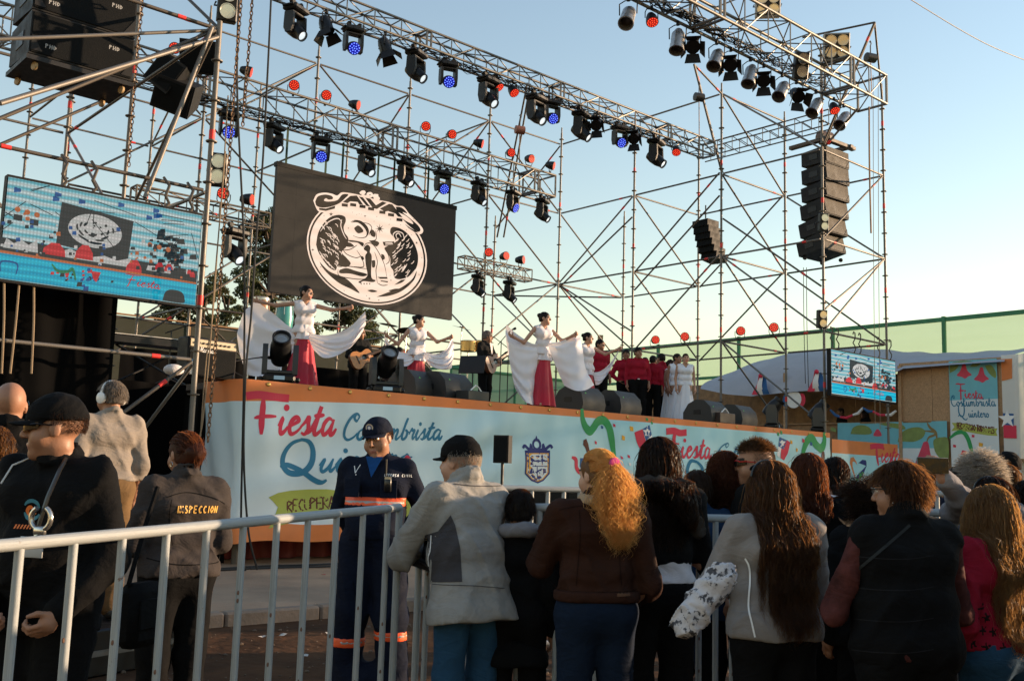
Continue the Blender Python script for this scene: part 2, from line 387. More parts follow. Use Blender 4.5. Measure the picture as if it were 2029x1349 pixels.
L.new(b.outputs[0], m1.inputs[1]); L.new(tr.outputs[0], m1.inputs[2]); L.new(m1.outputs[0], m2.inputs[1]); L.new(tp.outputs[0], m2.inputs[2]); L.new(m2.outputs[0], N['Material Output'].inputs[0])
NETD = M('green_net_band', (.05,.20,.10), .8, var=.2, vscale=4)
fen = thing('mesh_fence', 'tall pale green shade net fence behind the food stalls', 'fence', (24,0,0))
def net_panel(y0, y1, z0, z1, sag):
    def f(u, v):
        y = y0+(y1-y0)*u; z = z0+(z1-z0)*v
        return (.05*math.sin(u*math.pi)*sag*math.sin(v*3.1)+.015*math.sin(y*9+z*2), y, z)
    return MB().grid(f, 10, 8).build('net_panel', NET, fen)
ys = [1.43+3.8*k for k in range(-5, 13)]  # near panels run on out of view, far enough to shade the banner
for a, b_ in zip(ys[:-1], ys[1:]):
    for z0, z1 in ((.1,2.6), (2.6,5.25), (5.25,6.6)): net_panel(a, b_, z0, z1, random.uniform(-1,1))
    for z, h in ((6.6,.13), (5.25,.10), (2.6,.10)):
        MB().box((-.02, (a+b_)/2, z), (.07, b_-a-.07, h)).build('net_band', NETD, fen)
for y in ys: MB().box((-.03, y, 3.34), (.10,.11,6.7)).build('post', NETD, fen)

# ------------------------------------------------------------------ trees behind the stage
BARK = M('bark', (.07,.05,.035), .95, var=.4, vscale=8, bump=.8, bscale=20)
LEAF = [M('pine_leaf%d' % i, c, .7, var=.35, vscale=2.5, trans=((.10,.12,.03), .25)) for i, c in enumerate(((.035,.05,.02), (.05,.06,.025), (.06,.05,.025)))]
def tree(px, D, top_py, spread, label, seed, clumps=26, low=.45):
    rg = np.random.default_rng(seed); base = gpt(px, D); yh = 940+.03*(px-CX); H = CAM.z+(yh-top_py)/FPX*D
    t = thing('pine_tree', label, 'tree', base, group='trees behind the stage')
    mb = MB(); pts = [(0,0,0)]; x = y = 0
    for k in range(1, 7): x += rg.normal(0,.12); y += rg.normal(0,.12); pts.append((x, y, H*.95*k/6))
    mb.tube(pts, [.26*(1-k/7.5) for k in range(7)], 8)
    cs = []
    for c in range(clumps):
        h = H*(low+(1-low)*(c+.5)/clumps); a = rg.uniform(0, 6.28); rr = spread*math.sqrt(max(.12, 1-((h/H-low)/(1-low))**1.6))*rg.uniform(.25,1)
        k = min(int(h/(H*.95)*6), 5); p0 = Vector(pts[k]).lerp(Vector(pts[k+1]), .5); p1 = Vector((p0.x+rr*math.cos(a), p0.y+rr*math.sin(a), h+rg.uniform(0,.3)))
        mb.tube([p0, p0.lerp(p1,.5)+Vector((0,0,.15)), p1], [.07,.045,.02], 5); cs.append((p1, rg.uniform(.45,1.0)*spread*.38))
    mb.build('trunk', BARK, t)
    V = []; F = []; MI = []
    for (c, r) in cs:
        n = int(900*max(.5, r)); d = rg.normal(size=(n,3)); d /= np.linalg.norm(d, axis=1)[:,None]
        p = np.array(c)+d*(r*rg.uniform(.25,1,(n,1))**.5)*np.array((1,1,.62))
        a = rg.normal(size=(n,3)); a /= np.linalg.norm(a, axis=1)[:,None]; b2 = np.cross(a, rg.normal(size=(n,3))); b2 /= np.linalg.norm(b2, axis=1)[:,None]
        s = rg.uniform(.04,.10,(n,1)); k = sum(len(v) for v in V)
        V.append(np.stack([p-a*s, p+b2*s*.5, p+a*s, p-b2*s*.5], 1).reshape(-1,3)); F.append(np.arange(4*n).reshape(-1,4)+k); MI.append(np.full(n, rg.integers(0,3)))
    me = np_mesh('crown', np.concatenate(V), np.concatenate(F), LEAF, np.concatenate(MI), smooth=False); obj('crown', me, t)
tree(512, 40, 418, 1.9, 'tall dark pine showing left of the big screen', 3, 46, .4)
tree(400, 44, 556, 1.7, 'bushy brown green pine beside the left screen', 4, 26, .3)
tree(455, 46, 572, 1.6, 'low rounded pine between the left screen and the tall pine', 8, 22, .3)
tree(655, 43, 585, 2.0, 'pine behind the left dancer under the big screen', 5, 30, .3)
tree(720, 45, 626, 1.5, 'small pine right of the left dancer behind a guitarist', 6, 22, .3)
tree(330, 44, 585, 1.5, 'dark pine half hidden under the left screen', 9, 20, .4)

# ------------------------------------------------------------------ raised stall with banners at the right (front faces -X at X=20)
BX = 20.
WOODB = M('osb_board', (.40,.25,.14), .8, var=.35, vscale=14, bump=.3, bscale=50, dist=2.)
WOODD = M('plank_dark', (.26,.15,.075), .85, var=.35, vscale=5, bump=.3, bscale=30)
stall = thing('food_stall', 'raised wooden stall with particle board walls behind the stage end', 'stall', (BX,0,0))
def bz(px, py, X=BX): p = at(px, py, X=X); return p.y, p.z
yb0, ztop = bz(1780, 722); yb1, _ = bz(1985, 709); yR, _ = bz(1985, 720)
yc, zcount = bz(1770, 838)
# front wall: board panels right of the opening, counter wall below
for i in range(3):
    a = yb1+(yb0-yb1)*i/3; b_ = yb1+(yb0-yb1)*(i+1)/3
    MB().box((.03, (a+b_)/2, (zcount+4.82)/2), (.03, abs(b_-a)-.012, 4.82-zcount-.01)).build('board', WOODB, stall)
for i in range(5):
    a = yb0+2.4*i; MB().box((.03, a+1.2, zcount/2), (.03, 2.388, zcount-.02)).build('board', WOODD, stall)
MB().box((.03, (yb0+yb1)/2, zcount/2), (.03, abs(yb1-yb0)-.01, zcount-.02)).build('board', WOODD, stall)
for i in range(6): MB().box((2.3, yb0-1+2.4*i, 2.5), (.04, 2.385, 4.6)).build('back_board', WOODD, stall)
MB().box((.1, yb0+5, zcount+.02), (.3, 12, .04)).build('counter', WOODD, stall)
MB().box((1.2, 4, 2.2), (2.4, 16, .06)).build('floor', WOODD, stall)
for y in (yb0-.05, yb0+3.6, yb0+7.2): MB().box((-.02, y, 2.4), (.09,.09,4.7)).build('post', WOODB, stall)
# canopy cloth over the stall
CAN = M('canopy_cloth', (.42,.43,.47), .85, var=.1, vscale=1.2, bump=.25, bscale=3, trans=((.3,.3,.32), .15))
up = [(1388,752),(1440,727),(1500,711),(1560,704),(1640,706),(1720,713),(1790,716),(1890,712),(1990,704)]
lo = [(1388,770),(1440,781),(1490,785),(1560,777),(1640,771),(1720,764),(1790,730),(1890,722),(1990,716)]
def canopy():
    U = [np.array(at(a, b_, X=BX+.5)) for a, b_ in up]; Lo = [np.array(at(a, b_, X=BX-.35)) for a, b_ in lo]
    top = [p+np.array((2.6,0,.5)) for p in U]; n = len(U)-1
    def row(P, u): k = min(int(u*n), n-1); t = u*n-k; return P[k]*(1-t)+P[k+1]*t
    def f(u, v):
        a, b_, c = row(Lo, u), row(U, u), row(top, u)
        p = a*(1-v)**2+2*(b_+.12*(b_-a))*v*(1-v)+c*v*v if v < .999 else c
        return tuple(p+np.array((0,0,.02*math.sin(u*60)*v)))
    return MB().grid(f, 60, 10)
o = canopy().build('canopy', CAN, smooth=60); o['label'] = 'grey white cloth canopy'; o.parent = stall; o.location = (-BX,0,0)
# pennant garlands and bows
RED = M('print_red', (.62,.03,.07), .75, var=.08); BLUE = M('print_blue', (.02,.10,.28), .75, var=.08); WHITE = M('cloth_white', (.78,.78,.78), .8, var=.05)
for k, (px, py) in enumerate(((1509,762), (1620,755))):
    p = at(px, py, X=BX-.4); bw = thing('rosette_bow', ['red white and blue bow hanging under the canopy at left', 'red white and blue bow hanging beside the small screen'][k], 'bow', p)
    for q, (m, dy) in enumerate(((RED,.14), (BLUE,-.14), (WHITE,.02))):
        mb = MB(); mb.grid(lambda u, v: (.05*math.sin(v*5+q)-.02*q, dy*(.4+v)+(u-.5)*(.12+.12*v), .25-.55*v), 4, 8); mb.build('ribbon', m, bw)
    MB().sphere((-.05,0,.27), .07, 8, 6).build('knot', RED, bw)
p = at(1572, 791, X=BX-.3); fr = thing('paper_fan', 'round white red and blue paper fan at the stall opening', 'decoration', p)
mb = MB(); mb.lathe([(0,.02),(.02,.26),(.04,.02)], axis=(1,0,0), n=18); mb.build('disc', WHITE, fr)
for q, m in ((-.27, RED), (.27, BLUE)): MB().grid(lambda u, v: (.03, q+.12*math.cos(u*6.28)*v, -.02+.2*math.sin(u*6.28)*v), 12, 2).build('side_fan', m, fr)
mb = MB(); ga = thing('garland', 'red white and blue garland strung across the stall opening', 'garland', (BX-.15,0,0))
pts = [at(px, py, X=BX-.15) for px, py in ((1645,812),(1665,826),(1690,822),(1710,808),(1730,815),(1755,822),(1775,814))]
for q in range(6):
    a, b_ = pts[q], pts[q+1]; MB().tube([(0, a.y, a.z), (.02, (a.y+b_.y)/2, (a.z+b_.z)/2-.05), (0, b_.y, b_.z)], [.03,.045,.03], 7).build('swag', [BLUE, RED, WHITE][q % 3], ga)

# ------------------------------------------------------------------ printed banners on the stall
CY_ = M('banner_sky', (.16,.46,.55), .7, var=.08, vscale=1.5); BW = M('banner_white', (.62,.68,.71), .7, var=.07, vscale=1.2, bump=.12, bscale=6)
ORG = M('banner_orange', (.66,.20,.055), .7, var=.12, vscale=1.5); LEAFP = M('print_leaf', (.20,.27,.08), .75, var=.2, vscale=6); PINK = M('print_pink', (.62,.06,.11), .75, var=.12, vscale=5)
TEAL = M('print_teal', (.02,.17,.30), .75, var=.06); OLIVE = M('print_olive', (.38,.42,.08), .75, var=.08); BROWN = M('print_brown', (.12,.035,.02), .8, var=.1)
GREEN = M('print_green', (.03,.30,.09), .75, var=.12); YEL = M('print_yellow', (.72,.36,.03), .75, var=.08); NAVY = M('print_navy', (.02,.03,.16), .75, var=.05)
def wr_x(y, z): return .02*math.sin(y*4.3+z*1.1)+.012*math.sin(y*11+z*3.)
def xsurf(u, v, off): return (BX-.02-wr_x(u, v)*.6-off-.03, u, v)
def xpx(px, py): return bz(px, py, BX-.05)
def stall_banner(name, label, pxs, pys, mat, nu=30, nv=24, split=None):
    (ya, za), (yb, zb) = xpx(*pxs), xpx(*pys); mb = MB(); nu, nv = nu*3, nv*2
    mb.grid(lambda u, v: xsurf(ya+(yb-ya)*u, zb+(za-zb)*v, 0), nu, nv); mb.m = [1 if split and (k % nv) >= nv*split else 0 for k in range(nu*nv)]
    me = mb.mesh(name, [mat, CY_], 180)
    t = thing(name, label, 'banner', (0,0,0)); obj('cloth', me, t); return t
def word_on(pr, f, word, p0, p1, xh, w=.2, slant=.18):
    """word from pixel p0 to pixel p1 (both on the base line), xh px tall, on surface map f(px,py)->(u,v)"""
    u0, v0 = f(*p0); u1, v1 = f(*p1); _, vt = f(p0[0], p0[1]-xh); h = abs(vt-v0)
    adv = sum(SCRIPT[c][0] for c in word); sx = (u1-u0)/(adv*h)
    script_word(pr, word, u0, v0, h, w, slant*abs(sx) if sx > 0 else -slant*abs(sx), (v1-v0)/(u1-u0), sx)
tb = stall_banner('stall_banner', 'upright white banner with pink bell flowers on the stall front', (1880,716), (1982,930), BW, 16, 30, .62)
pr = Print(xsurf, tb); Zb = lambda x, y: (1600+x/4.73, 680+y/4.73)
P_ = lambda pts: [xpx(*Zb(*p)) for p in pts]
def leaf_px(pr, pts): pr.poly(P_(pts), smooth=True)
for pts in ([(1335,280),(1340,200),(1385,175),(1425,185),(1395,245)], [(1525,220),(1560,180),(1625,180),(1590,215)], [(1660,210),(1720,205),(1765,270),(1760,325),(1700,280)], [(1380,178),(1460,165),(1550,172),(1460,182)]):
    leaf_px(pr, pts); pr.flush('printed_leaf', LEAFP)
for cx in (1465, 1625):
    dy = 0 if cx == 1465 else 38
    leaf_px(pr, [(cx-10,190+dy),(cx+15,190+dy),(cx+35,255+dy),(cx+75,295+dy),(cx+45,310+dy),(cx+15,330+dy),(cx-20,315+dy),(cx-65,300+dy),(cx-30,255+dy)]); pr.flush('printed_flower', PINK)
word_on(pr, xpx, 'F', Zb(1425,510), Zb(1490,512), 11, .24); word_on(pr, xpx, 'iesta', Zb(1480,512), Zb(1648,520), 9, .24); pr.flush('printed_word', RED)
word_on(pr, xpx, 'Costumbrista', Zb(1355,590), Zb(1768,588), 9, .22); pr.flush('printed_word', TEAL)
word_on(pr, xpx, 'Q', Zb(1425,690), Zb(1500,690), 12, .2); word_on(pr, xpx, 'uintero', Zb(1510,692), Zb(1705,694), 8, .24); pr.flush('printed_word', TEAL)
pr.poly(P_([(1355,745),(1420,745),(1500,760),(1600,785),(1700,800),(1785,795),(1770,830),(1785,868),(1690,862),(1580,845),(1480,825),(1410,815),(1350,822),(1380,782)])); pr.flush('printed_ribbon', OLIVE)
(u0, v0), (u1, v1) = xpx(*Zb(1405,800)), xpx(*Zb(1735,845))
h_ = .16
for i, ch in enumerate('RECUPERANDO TRADICIONES'):
    if ch == ' ': continue
    t = i/22
    for st in CAPS[ch]: pr.stroke([(u0+(u1-u0)*t-p[0]*.11, v0+(v1-v0)*t+p[1]*h_) for p in st], .025, smooth=False, taper=False)
pr.flush('printed_lettering', BROWN)
pr.stroke(P_([(1335,890),(1400,840),(1460,835),(1505,900),(1535,1000),(1550,1065)]), .11); pr.flush('printed_streamer', GREEN)
for (x, y, m) in ((1380,962,RED),(1553,868,RED),(1625,948,YEL),(1750,1050,YEL),(1605,1065,PINK),(1500,1120,BROWN)):
    s = 20 if m is YEL else 14; pr.poly(P_([(x-s,y-s),(x+s,y-s*.6),(x+s*.8,y+s),(x-s,y+s*.8)])); pr.flush('printed_confetti', m)
pr.stroke(P_([(1450,1170),(1445,1110),(1470,1060),(1475,1015)]), .09); pr.flush('printed_dancer', M('print_skin', (.45,.2,.12), .8)); pr.poly(P_([(1430,1040),(1450,1000),(1490,1010),(1480,1040)])); pr.flush('printed_cloth', RED)
tb2 = stall_banner('leaf_banner', 'blue banner with green leaves and red bells below the stall counter', (1660,838), (1879,935), BW, 30, 14, .45)
pr = Print(xsurf, tb2)
for pts in ([(845,925),(870,850),(940,800),(1040,785),(1100,820),(1080,880),(1000,920),(900,920)], [(1180,940),(1190,900),(1250,880),(1320,900),(1320,1100),(1250,1080),(1200,1020)], [(405,850),(430,790),(500,765),(580,790),(590,850)], [(665,755),(760,745),(880,760),(915,805),(800,790)], [(215,820),(225,785),(265,800),(270,830)]):
    leaf_px(pr, pts); pr.flush('printed_leaf', LEAFP)
for pts in ([(1085,925),(1130,925),(1150,1010),(1160,1095),(1090,1110),(1010,1130),(1045,1030)], [(640,815),(665,805),(695,865),(620,865)]):
    leaf_px(pr, pts); pr.flush('printed_flower', PINK)
pr.stroke(P_([(1120,745),(1150,790),(1200,830),(1215,890)]), .07); pr.stroke(P_([(1095,820),(1150,825),(1200,835),(1190,860),(1140,880),(1120,920)]), .06); pr.flush('printed_stem', M('print_stem', (.25,.17,.06), .8))
# side cloth of the stall (faces the sun, -Y side)
SIDE = M('tarp_white', (.74,.74,.74), .55, var=.05, vscale=2, bump=.2, bscale=8, trans=((.7,.68,.62), .3))
cb = thing('stall_side_banner', 'white tarp with flag print draped round the stall corner in the sun', 'banner', (0,0,0))
yc0 = xpx(1984, 720)[0]; yc1 = xpx(2012, 720)[0]
def side(u, v):
    # wraps round the corner: first 1 m along Y on the front, then along +X
    L_ = 7.*u; w = .07*math.sin(L_*6+v*2)*min(1, L_)+.05*math.sin(L_*13+v*4)*(L_ > 1)
    fl = abs(yc1-yc0)
    if L_ < fl: return (BX-.06+w*.1, yc0-L_, .3+4.55*v)
    return (BX-.06+(L_-fl), yc1-.02+w, .3+(4.55+.25*math.sin((L_-fl)*.6))*v)
mb = MB(); mb.grid(side, 130, 14); o = mb.build('cloth', SIDE, cb, smooth=60)
def ssurf(u, v, off):
    fl = abs(yc1-yc0)
    return (BX-.075-off, yc0-u, v)
pr = Print(ssurf, cb)
def spx(px, py): y, z = bz(px, py, BX-.06); return (yc0-y, z)
PS = lambda pts: [spx(*Zb(*p)) for p in pts]
e = abs(yc1-yc0)-.02
def clampu(pts): return [(min(max(a, .01), e), b_) for a, b_ in pts]
pr.poly(clampu(PS([(1795,150),(1920,145),(1920,330),(1800,355)]))); pr.flush('printed_corner', ORG)
pr.poly(clampu(PS([(1812,655),(1935,660),(1935,770),(1810,765)]))); pr.flush('printed_flag_canton', BLUE)
pr.poly(clampu(PS([(1810,766),(1975,770),(1975,890),(1810,888)]))); pr.flush('printed_flag_red', RED)
def star(pr, c, r, f):
    c = f(*c); pr.poly([(c[0]+r*(1 if k % 2 == 0 else .4)*math.sin(k*math.pi/5), c[1]+r*(1 if k % 2 == 0 else .4)*math.cos(k*math.pi/5)) for k in range(10)])
star(pr, Zb(1875,708), .24, spx); pr.flush('printed_star', WHITE)

# ------------------------------------------------------------------ dark mesh fence far behind the stage
NETB = M('brown_net', (.03,.032,.022), .85, var=.25, vscale=1.5, trans=((.05,.06,.03), .35))
fb = thing('back_fence', 'dark brown green shade net fence behind the stage', 'fence', (0,19,0))
for i in range(8):
    a = -9+i*3.3
    MB().grid(lambda u, v: (a+3.4*u, .04*math.sin(u*7+i)*math.sin(v*3), .1+(6.0+.05*math.sin(a))*v), 6, 4).build('net_panel', NETB, fb); tube_obj('post', (a,-.05,0), (a,-.05,6.2), .04, WOODD, fb)
for z in (1.6,3.4,6.1): tube_obj('rail', (-9,-.08,z), (17.4,-.08,z), .03, WOODD, fb)
for k, (a, b_) in enumerate(((13,18.4),(18.4,24))):
    pass
gb = thing('green_back_fence', 'pale green shade net fence behind the musicians and dancers', 'fence', (0,17.6,0))
for i in range(2):
    a = 17.4+i*3.3
    MB().grid(lambda u, v: (a+3.3*u, .04*math.sin(u*7+i)*math.sin(v*3), .1+5.35*v), 6, 4).build('net_panel', NET, gb); tube_obj('post', (a,-.05,0), (a,-.05,5.5), .05, NETD, gb)
for z in (2.6,5.45): tube_obj('rail', (17.4,-.08,z), (24,-.08,z), .06, NETD, gb)
# ------------------------------------------------------------------ stage
ST_Z = 2.65; ST_W = 14.85; ST_D = 9.0
DARK = M('stage_black', (.015,.014,.014), .75, var=.3, vscale=4, bump=.15, bscale=30)
DECK = M('deck_ply', (.05,.035,.028), .8, var=.35, vscale=3, bump=.2, bscale=20)
STEEL = M('galv_steel', (.17,.155,.14), .55, metal=.5, var=.22, vscale=9, bump=.06, bscale=40)
STEELD = M('galv_old', (.105,.09,.078), .6, metal=.45, var=.3, vscale=7, bump=.08, bscale=40)
stage = thing('stage', 'long raised performance stage with dark deck boards', 'stage', (0,0,0))
nb = 9
for i in range(nb):
    w = ST_W/nb; MB().box((w*(i+.5), ST_D/2-.02, ST_Z-.045), (w-.008, ST_D, .09)).build('deck_board', DECK, stage)
MB().box((ST_W/2, -.012, ST_Z-.16), (ST_W, .05, .12)).build('edge_beam', DARK, stage)
for i in range(7):
    for j in range(3):
        x = .25+i*2.39; y = .35+j*4.0; tube_obj('leg', (x, y, .12), (x, y, ST_Z-.1), .05, STEELD, stage)
for i in range(6):
    for j in range(2): x = .25+i*2.39; tube_obj('brace', (x, .35+j*4, .3), (x+2.39, .35+j*4, 2.3), .024, STEELD, stage)
for i in range(4): tube_obj('rail', (.25, .35+i*1.2, .5+.4*(i % 2)), (14.6, .35+i*1.2, .5+.4*(i % 2)), .024, STEELD, stage)
# dark red tarp and crates under the stage
mb = MB(); mb.grid(lambda u, v: (.3+1.9*u, .9+.1*math.sin(u*20), .13+1.1*v), 30, 4); o = mb.build('under_tarp', M('tarp_red', (.16,.02,.02), .7, var=.2)); tag(o, 'dark red tarpaulin hanging in the gap under the stage', 'tarp')
for k, (x, y) in enumerate(((2.9,.7), (3.9,.9))):
    c = thing('pallet', ['grey wooden pallet under the stage near the red tarp', 'grey wooden pallet under the stage further right'][k], 'pallet', (x, y, .12))
    for s in range(4): MB().box((0, 0, .06+.1*s), (1.0, .7, .03 if s % 2 else .022)).build('slat', M('pallet_wood', (.2,.16,.12), .9, var=.3, vscale=8), c)
    for s in (-.4,0,.4): MB().box((s, -.01, .21), (.08,.66,.28)).build('block', MATS['pallet_wood'], c)

# ---- front banner of the stage (wrinkled cloth, wraps round the left corner)
BZ0, BZ1 = .42, 2.64
def wr(x, z):
    k = (BZ1-z)
    pin = .035*math.exp(-((x-.35)/.25)**2)
    w = .028*math.sin(x*3.1+k*1.6)+.012*math.sin(x*7.7-k*2.3+.6)+.009*math.sin(x*15+k*3.5)*math.exp(-k)+.022*math.sin(k*9+x*2.3)*math.exp(-((x % 3.6)-1)**2)
    w += .034*math.sin((x*4.2+k*6.))*math.exp(-((x % 4.9)-4.2)**2*3)
    return w*min(1, .25+k*1.2)+pin
def bsurf(u, v, off):
    if u >= 0: return (u, -.075-wr(u, v)-off, v)
    a = min(1, -u/.06)
    return (-.06*math.sin(a*1.57)-.03*math.sin(v*4+u*9)*a-off*a, -.075-wr(0, v)*(1-a)-off*(1-a)+(-u)+.0, v)
# printed vinyl: white at the lower left, pale sky blue towards the top and the right end
BAN = M('banner_print', (.64,.73,.78), .6, var=.06, vscale=1.2, bump=.12, bscale=6)
nt = BAN.node_tree; N = nt.nodes; L = nt.links; bs_ = N['Principled BSDF']; tc_ = N.new('ShaderNodeTexCoord'); sp_ = N.new('ShaderNodeSeparateXYZ'); L.new(tc_.outputs['Object'], sp_.inputs[0])
fx = N.new('ShaderNodeMapRange'); fx.inputs[1].default_value = 1.5; fx.inputs[2].default_value = 8.; fx.inputs[3].default_value = 0; fx.inputs[4].default_value = .62; L.new(sp_.outputs[0], fx.inputs[0])
fz = N.new('ShaderNodeMapRange'); fz.inputs[1].default_value = .9; fz.inputs[2].default_value = 2.4; fz.inputs[3].default_value = 0; fz.inputs[4].default_value = .28; L.new(sp_.outputs[2], fz.inputs[0])
ad_ = N.new('ShaderNodeMath'); ad_.use_clamp = True; L.new(fx.outputs[0], ad_.inputs[0]); L.new(fz.outputs[0], ad_.inputs[1])
mx_ = N.new('ShaderNodeMix'); mx_.data_type = 'RGBA'; L.new(ad_.outputs[0], mx_.inputs[0]); L.new(bs_.inputs['Base Color'].links[0].from_socket, mx_.inputs[6]); mx_.inputs[7].default_value = (.30,.63,.72,1); L.new(mx_.outputs[2], bs_.inputs['Base Color'])
def bottom(u): return BZ0+.03*math.sin(u*1.7)+.02*math.sin(u*4.1)
def banner_mesh(name, u0, u1, surf, du=.06, top=BZ1, bot=bottom, o_top=.30, o_bot=.24):
    mb = MB(); nu = int((u1-u0)/du); nv = 40; ot = o_top
    for i in range(nu+1):
        u = u0+(u1-u0)*i/nu; b0 = bot(u); o_top = ot(u) if callable(ot) else ot
        lv = list(np.linspace(b0, b0+o_bot, 6)[:-1])+list(np.linspace(b0+o_bot, top-o_top, nv-10)[:-1])+list(np.linspace(top-o_top, top, 6))
        for z in lv: mb.v.append(surf(u, z, 0))
    n = len(lv)
    for i in range(nu):
        for j in range(n-1): mb.f.append((i*n+j, (i+1)*n+j, (i+1)*n+j+1, i*n+j+1)); mb.m.append(1 if j < 5 or j >= n-6 else 0)
    return mb.mesh(name, [BAN, ORG], 180)
ban = thing('stage_banner', 'long printed festival banner covering the stage front', 'banner', (0,0,0))
obj('cloth', banner_mesh('cloth', -1.0, ST_W-.02, bsurf, o_top=lambda u: .115+.19*math.exp(-max(0, u)/2.4)), ban)
pr = Print(bsurf, ban)
def fpx(px, py): p = at(px, py, Y=-.085); return (p.x, p.z)
PF = lambda pts, z: [fpx(*z(*p)) for p in pts]
Z2 = lambda x, y: (440+x/3.2125, 540+y/3.2125); Z6 = lambda x, y: (1060+x/3.382, 780+y/3.38); Z3 = lambda x, y: (420+x/2.29, 760+y/2.29); Z4 = lambda x, y: (950+x/2.37, 780+y/2.37)
# first logo
pr.stroke(PF([(150,785),(230,778),(330,792),(428,800)], Z2), .11, taper=False); pr.stroke(PF([(255,790),(250,870),(240,950),(233,1030)], Z2), .085); pr.stroke(PF([(198,925),(250,915),(342,915)], Z2), .055); pr.flush('printed_letter', RED)
word_on(pr, fpx, 'iesta', Z2(345,1025), Z2(722,1035), 34, .27); pr.flush('printed_word', RED)
word_on(pr, fpx, 'C', Z2(765,1065), Z2(850,1062), 22, .26); word_on(pr, fpx, 'ostumbrista', Z2(850,1062), Z2(1402,1062), 21, .27); pr.flush('printed_word', TEAL)
pr.stroke(PF([(520,1062),(455,1085),(405,1150),(395,1225),(440,1275),(520,1270),(575,1210),(588,1130),(560,1075),(505,1060)], Z2), .085); pr.stroke(PF([(375,1235),(420,1222),(500,1255),(580,1315),(630,1335),(662,1318)], Z2), .075); pr.flush('printed_letter', TEAL)
word_on(pr, fpx, 'uintero', Z2(605,1270), Z2(1190,1235), 26, .27); pr.flush('printed_word', TEAL)
pr.stroke(PF([(1165,1190),(1180,1172),(1198,1185),(1196,1205)], Z2), .05); pr.flush('printed_accent', RED)
pr.poly(PF([(255,515),(300,495),(360,485),(440,479),(520,478),(600,488),(700,505),(820,520),(930,505),(905,560),(935,620),(820,655),(700,640),(600,615),(520,605),(440,612),(350,632),(300,645),(258,657),(285,610),(305,560),(275,530)], Z3)); pr.flush('printed_ribbon', OLIVE)
(u0, v0), (u1, v1) = fpx(*Z3(348,583)), fpx(*Z3(872,590))
for i, ch in enumerate('RECUPERANDO TRADICIONES'):
    if ch == ' ': continue
    t = i/22; bow = .10*math.sin(t*2.6)
    for st in CAPS[ch]: pr.stroke([(u0+(u1-u0)*t+p[0]*.16, v0+(v1-v0)*t+bow+(p[1]+.15*((i*5 % 3)-1)*.3)*.16) for p in st], .024, smooth=False, taper=False)
pr.flush('printed_lettering', BROWN)
# crest
pr.poly(PF([(217,265),(330,265),(330,375),(300,408),(273,420),(245,408),(217,375)], Z4)); pr.flush('printed_crest_border', NAVY)
pr.poly(PF([(223,278),(324,278),(324,372),(297,402),(273,412),(250,402),(223,372)], Z4)); pr.flush('printed_crest_trim', YEL)
pr.poly(PF([(228,283),(319,283),(319,370),(295,398),(273,406),(252,398),(228,370)], Z4)); pr.flush('printed_crest_field', BW)
for pts in ([(228,338),(319,338),(319,342),(228,342)], [(271,340),(275,340),(275,400),(271,400)]): pr.poly(PF(pts, Z4))
for pts in ([(228,310),(240,295),(262,312),(285,308),(300,300),(319,312),(319,318),(228,318)], [(228,322),(262,322),(262,334),(228,334)], [(235,375),(243,350),(252,350),(262,375)], [(280,350),(312,352),(312,362),(280,362)], [(282,364),(286,364),(286,378),(282,378)], [(300,364),(304,364),(304,378),(300,378)], [(246,385),(262,385),(262,397),(250,394)], [(284,385),(296,385),(294,394),(284,398)]): pr.poly(PF(pts, Z4))
pr.stroke(PF([(210,255),(218,243),(228,252),(240,262),(275,262),(308,262),(320,252),(332,243),(340,255)], Z4), .05, taper=False)
ring = [(275+17*math.cos(a), 238+22*math.sin(a)) for a in np.linspace(0, 6.28, 20)]; pr.stroke(PF(ring, Z4), .045, taper=False)
for pts in ([(268,216),(275,195),(283,216)], [(258,222),(266,210),(270,220)], [(280,220),(285,210),(293,222)], [(296,260),(300,235),(307,232),(314,260)], [(236,260),(244,232),(250,235),(256,260)]): pr.poly(PF(pts, Z4))
pr.flush('printed_crest_ink', NAVY)
# festival art, streamers, flags, confetti
pr.stroke(PF([(315,100),(318,165),(335,220),(365,250),(395,225),(425,185),(465,178),(500,220),(520,300),(535,380),(542,430)], Z6), .16); pr.flush('printed_streamer', GREEN)
pr.stroke(PF([(245,425),(275,440),(280,490),(300,520),(335,540)], Z6), .09); pr.flush('printed_streamer', RED)
pr.poly(PF([(322,310),(340,300),(355,335),(372,395),(355,405),(335,360),(320,340)], Z6)); pr.flush('printed_guitar_neck', BROWN)
pr.poly(PF([(665,258),(718,236),(742,325),(735,400),(712,388),(690,330)], Z6)); pr.flush('printed_flag_red', RED)
pr.poly(PF([(718,236),(762,208),(780,275),(742,312)], Z6)); pr.flush('printed_flag_canton', BLUE)
pr.poly(PF([(742,312),(780,275),(790,330),(738,400)], Z6)); pr.flush('printed_flag_white', WHITE)
star(pr, Z6(748,258), .13, fpx); pr.flush('printed_star', WHITE)
pr.poly(PF([(305,430),(330,430),(330,500),(305,490)], Z6)); pr.flush('printed_flag_canton', BLUE)
CONF = [(535,210,RED),(455,222,BLUE),(595,293,YEL),(648,232,YEL),(412,325,RED),(748,170,GREEN),(780,192,GREEN),(583,425,PINK),(625,418,RED),(485,375,RED),(625,470,WHITE)]
for (x, y, m) in CONF:
    s = 17 if m is YEL else 11; a = (x*7 % 10)/10
    pr.poly(PF([(x-s*.7,y-s*(1.2-a*.4)),(x+s*.6,y-s*a),(x+s*.7,y+s*1.1),(x-s*.5,y+s*.9)], Z6)); pr.flush('printed_confetti', m)
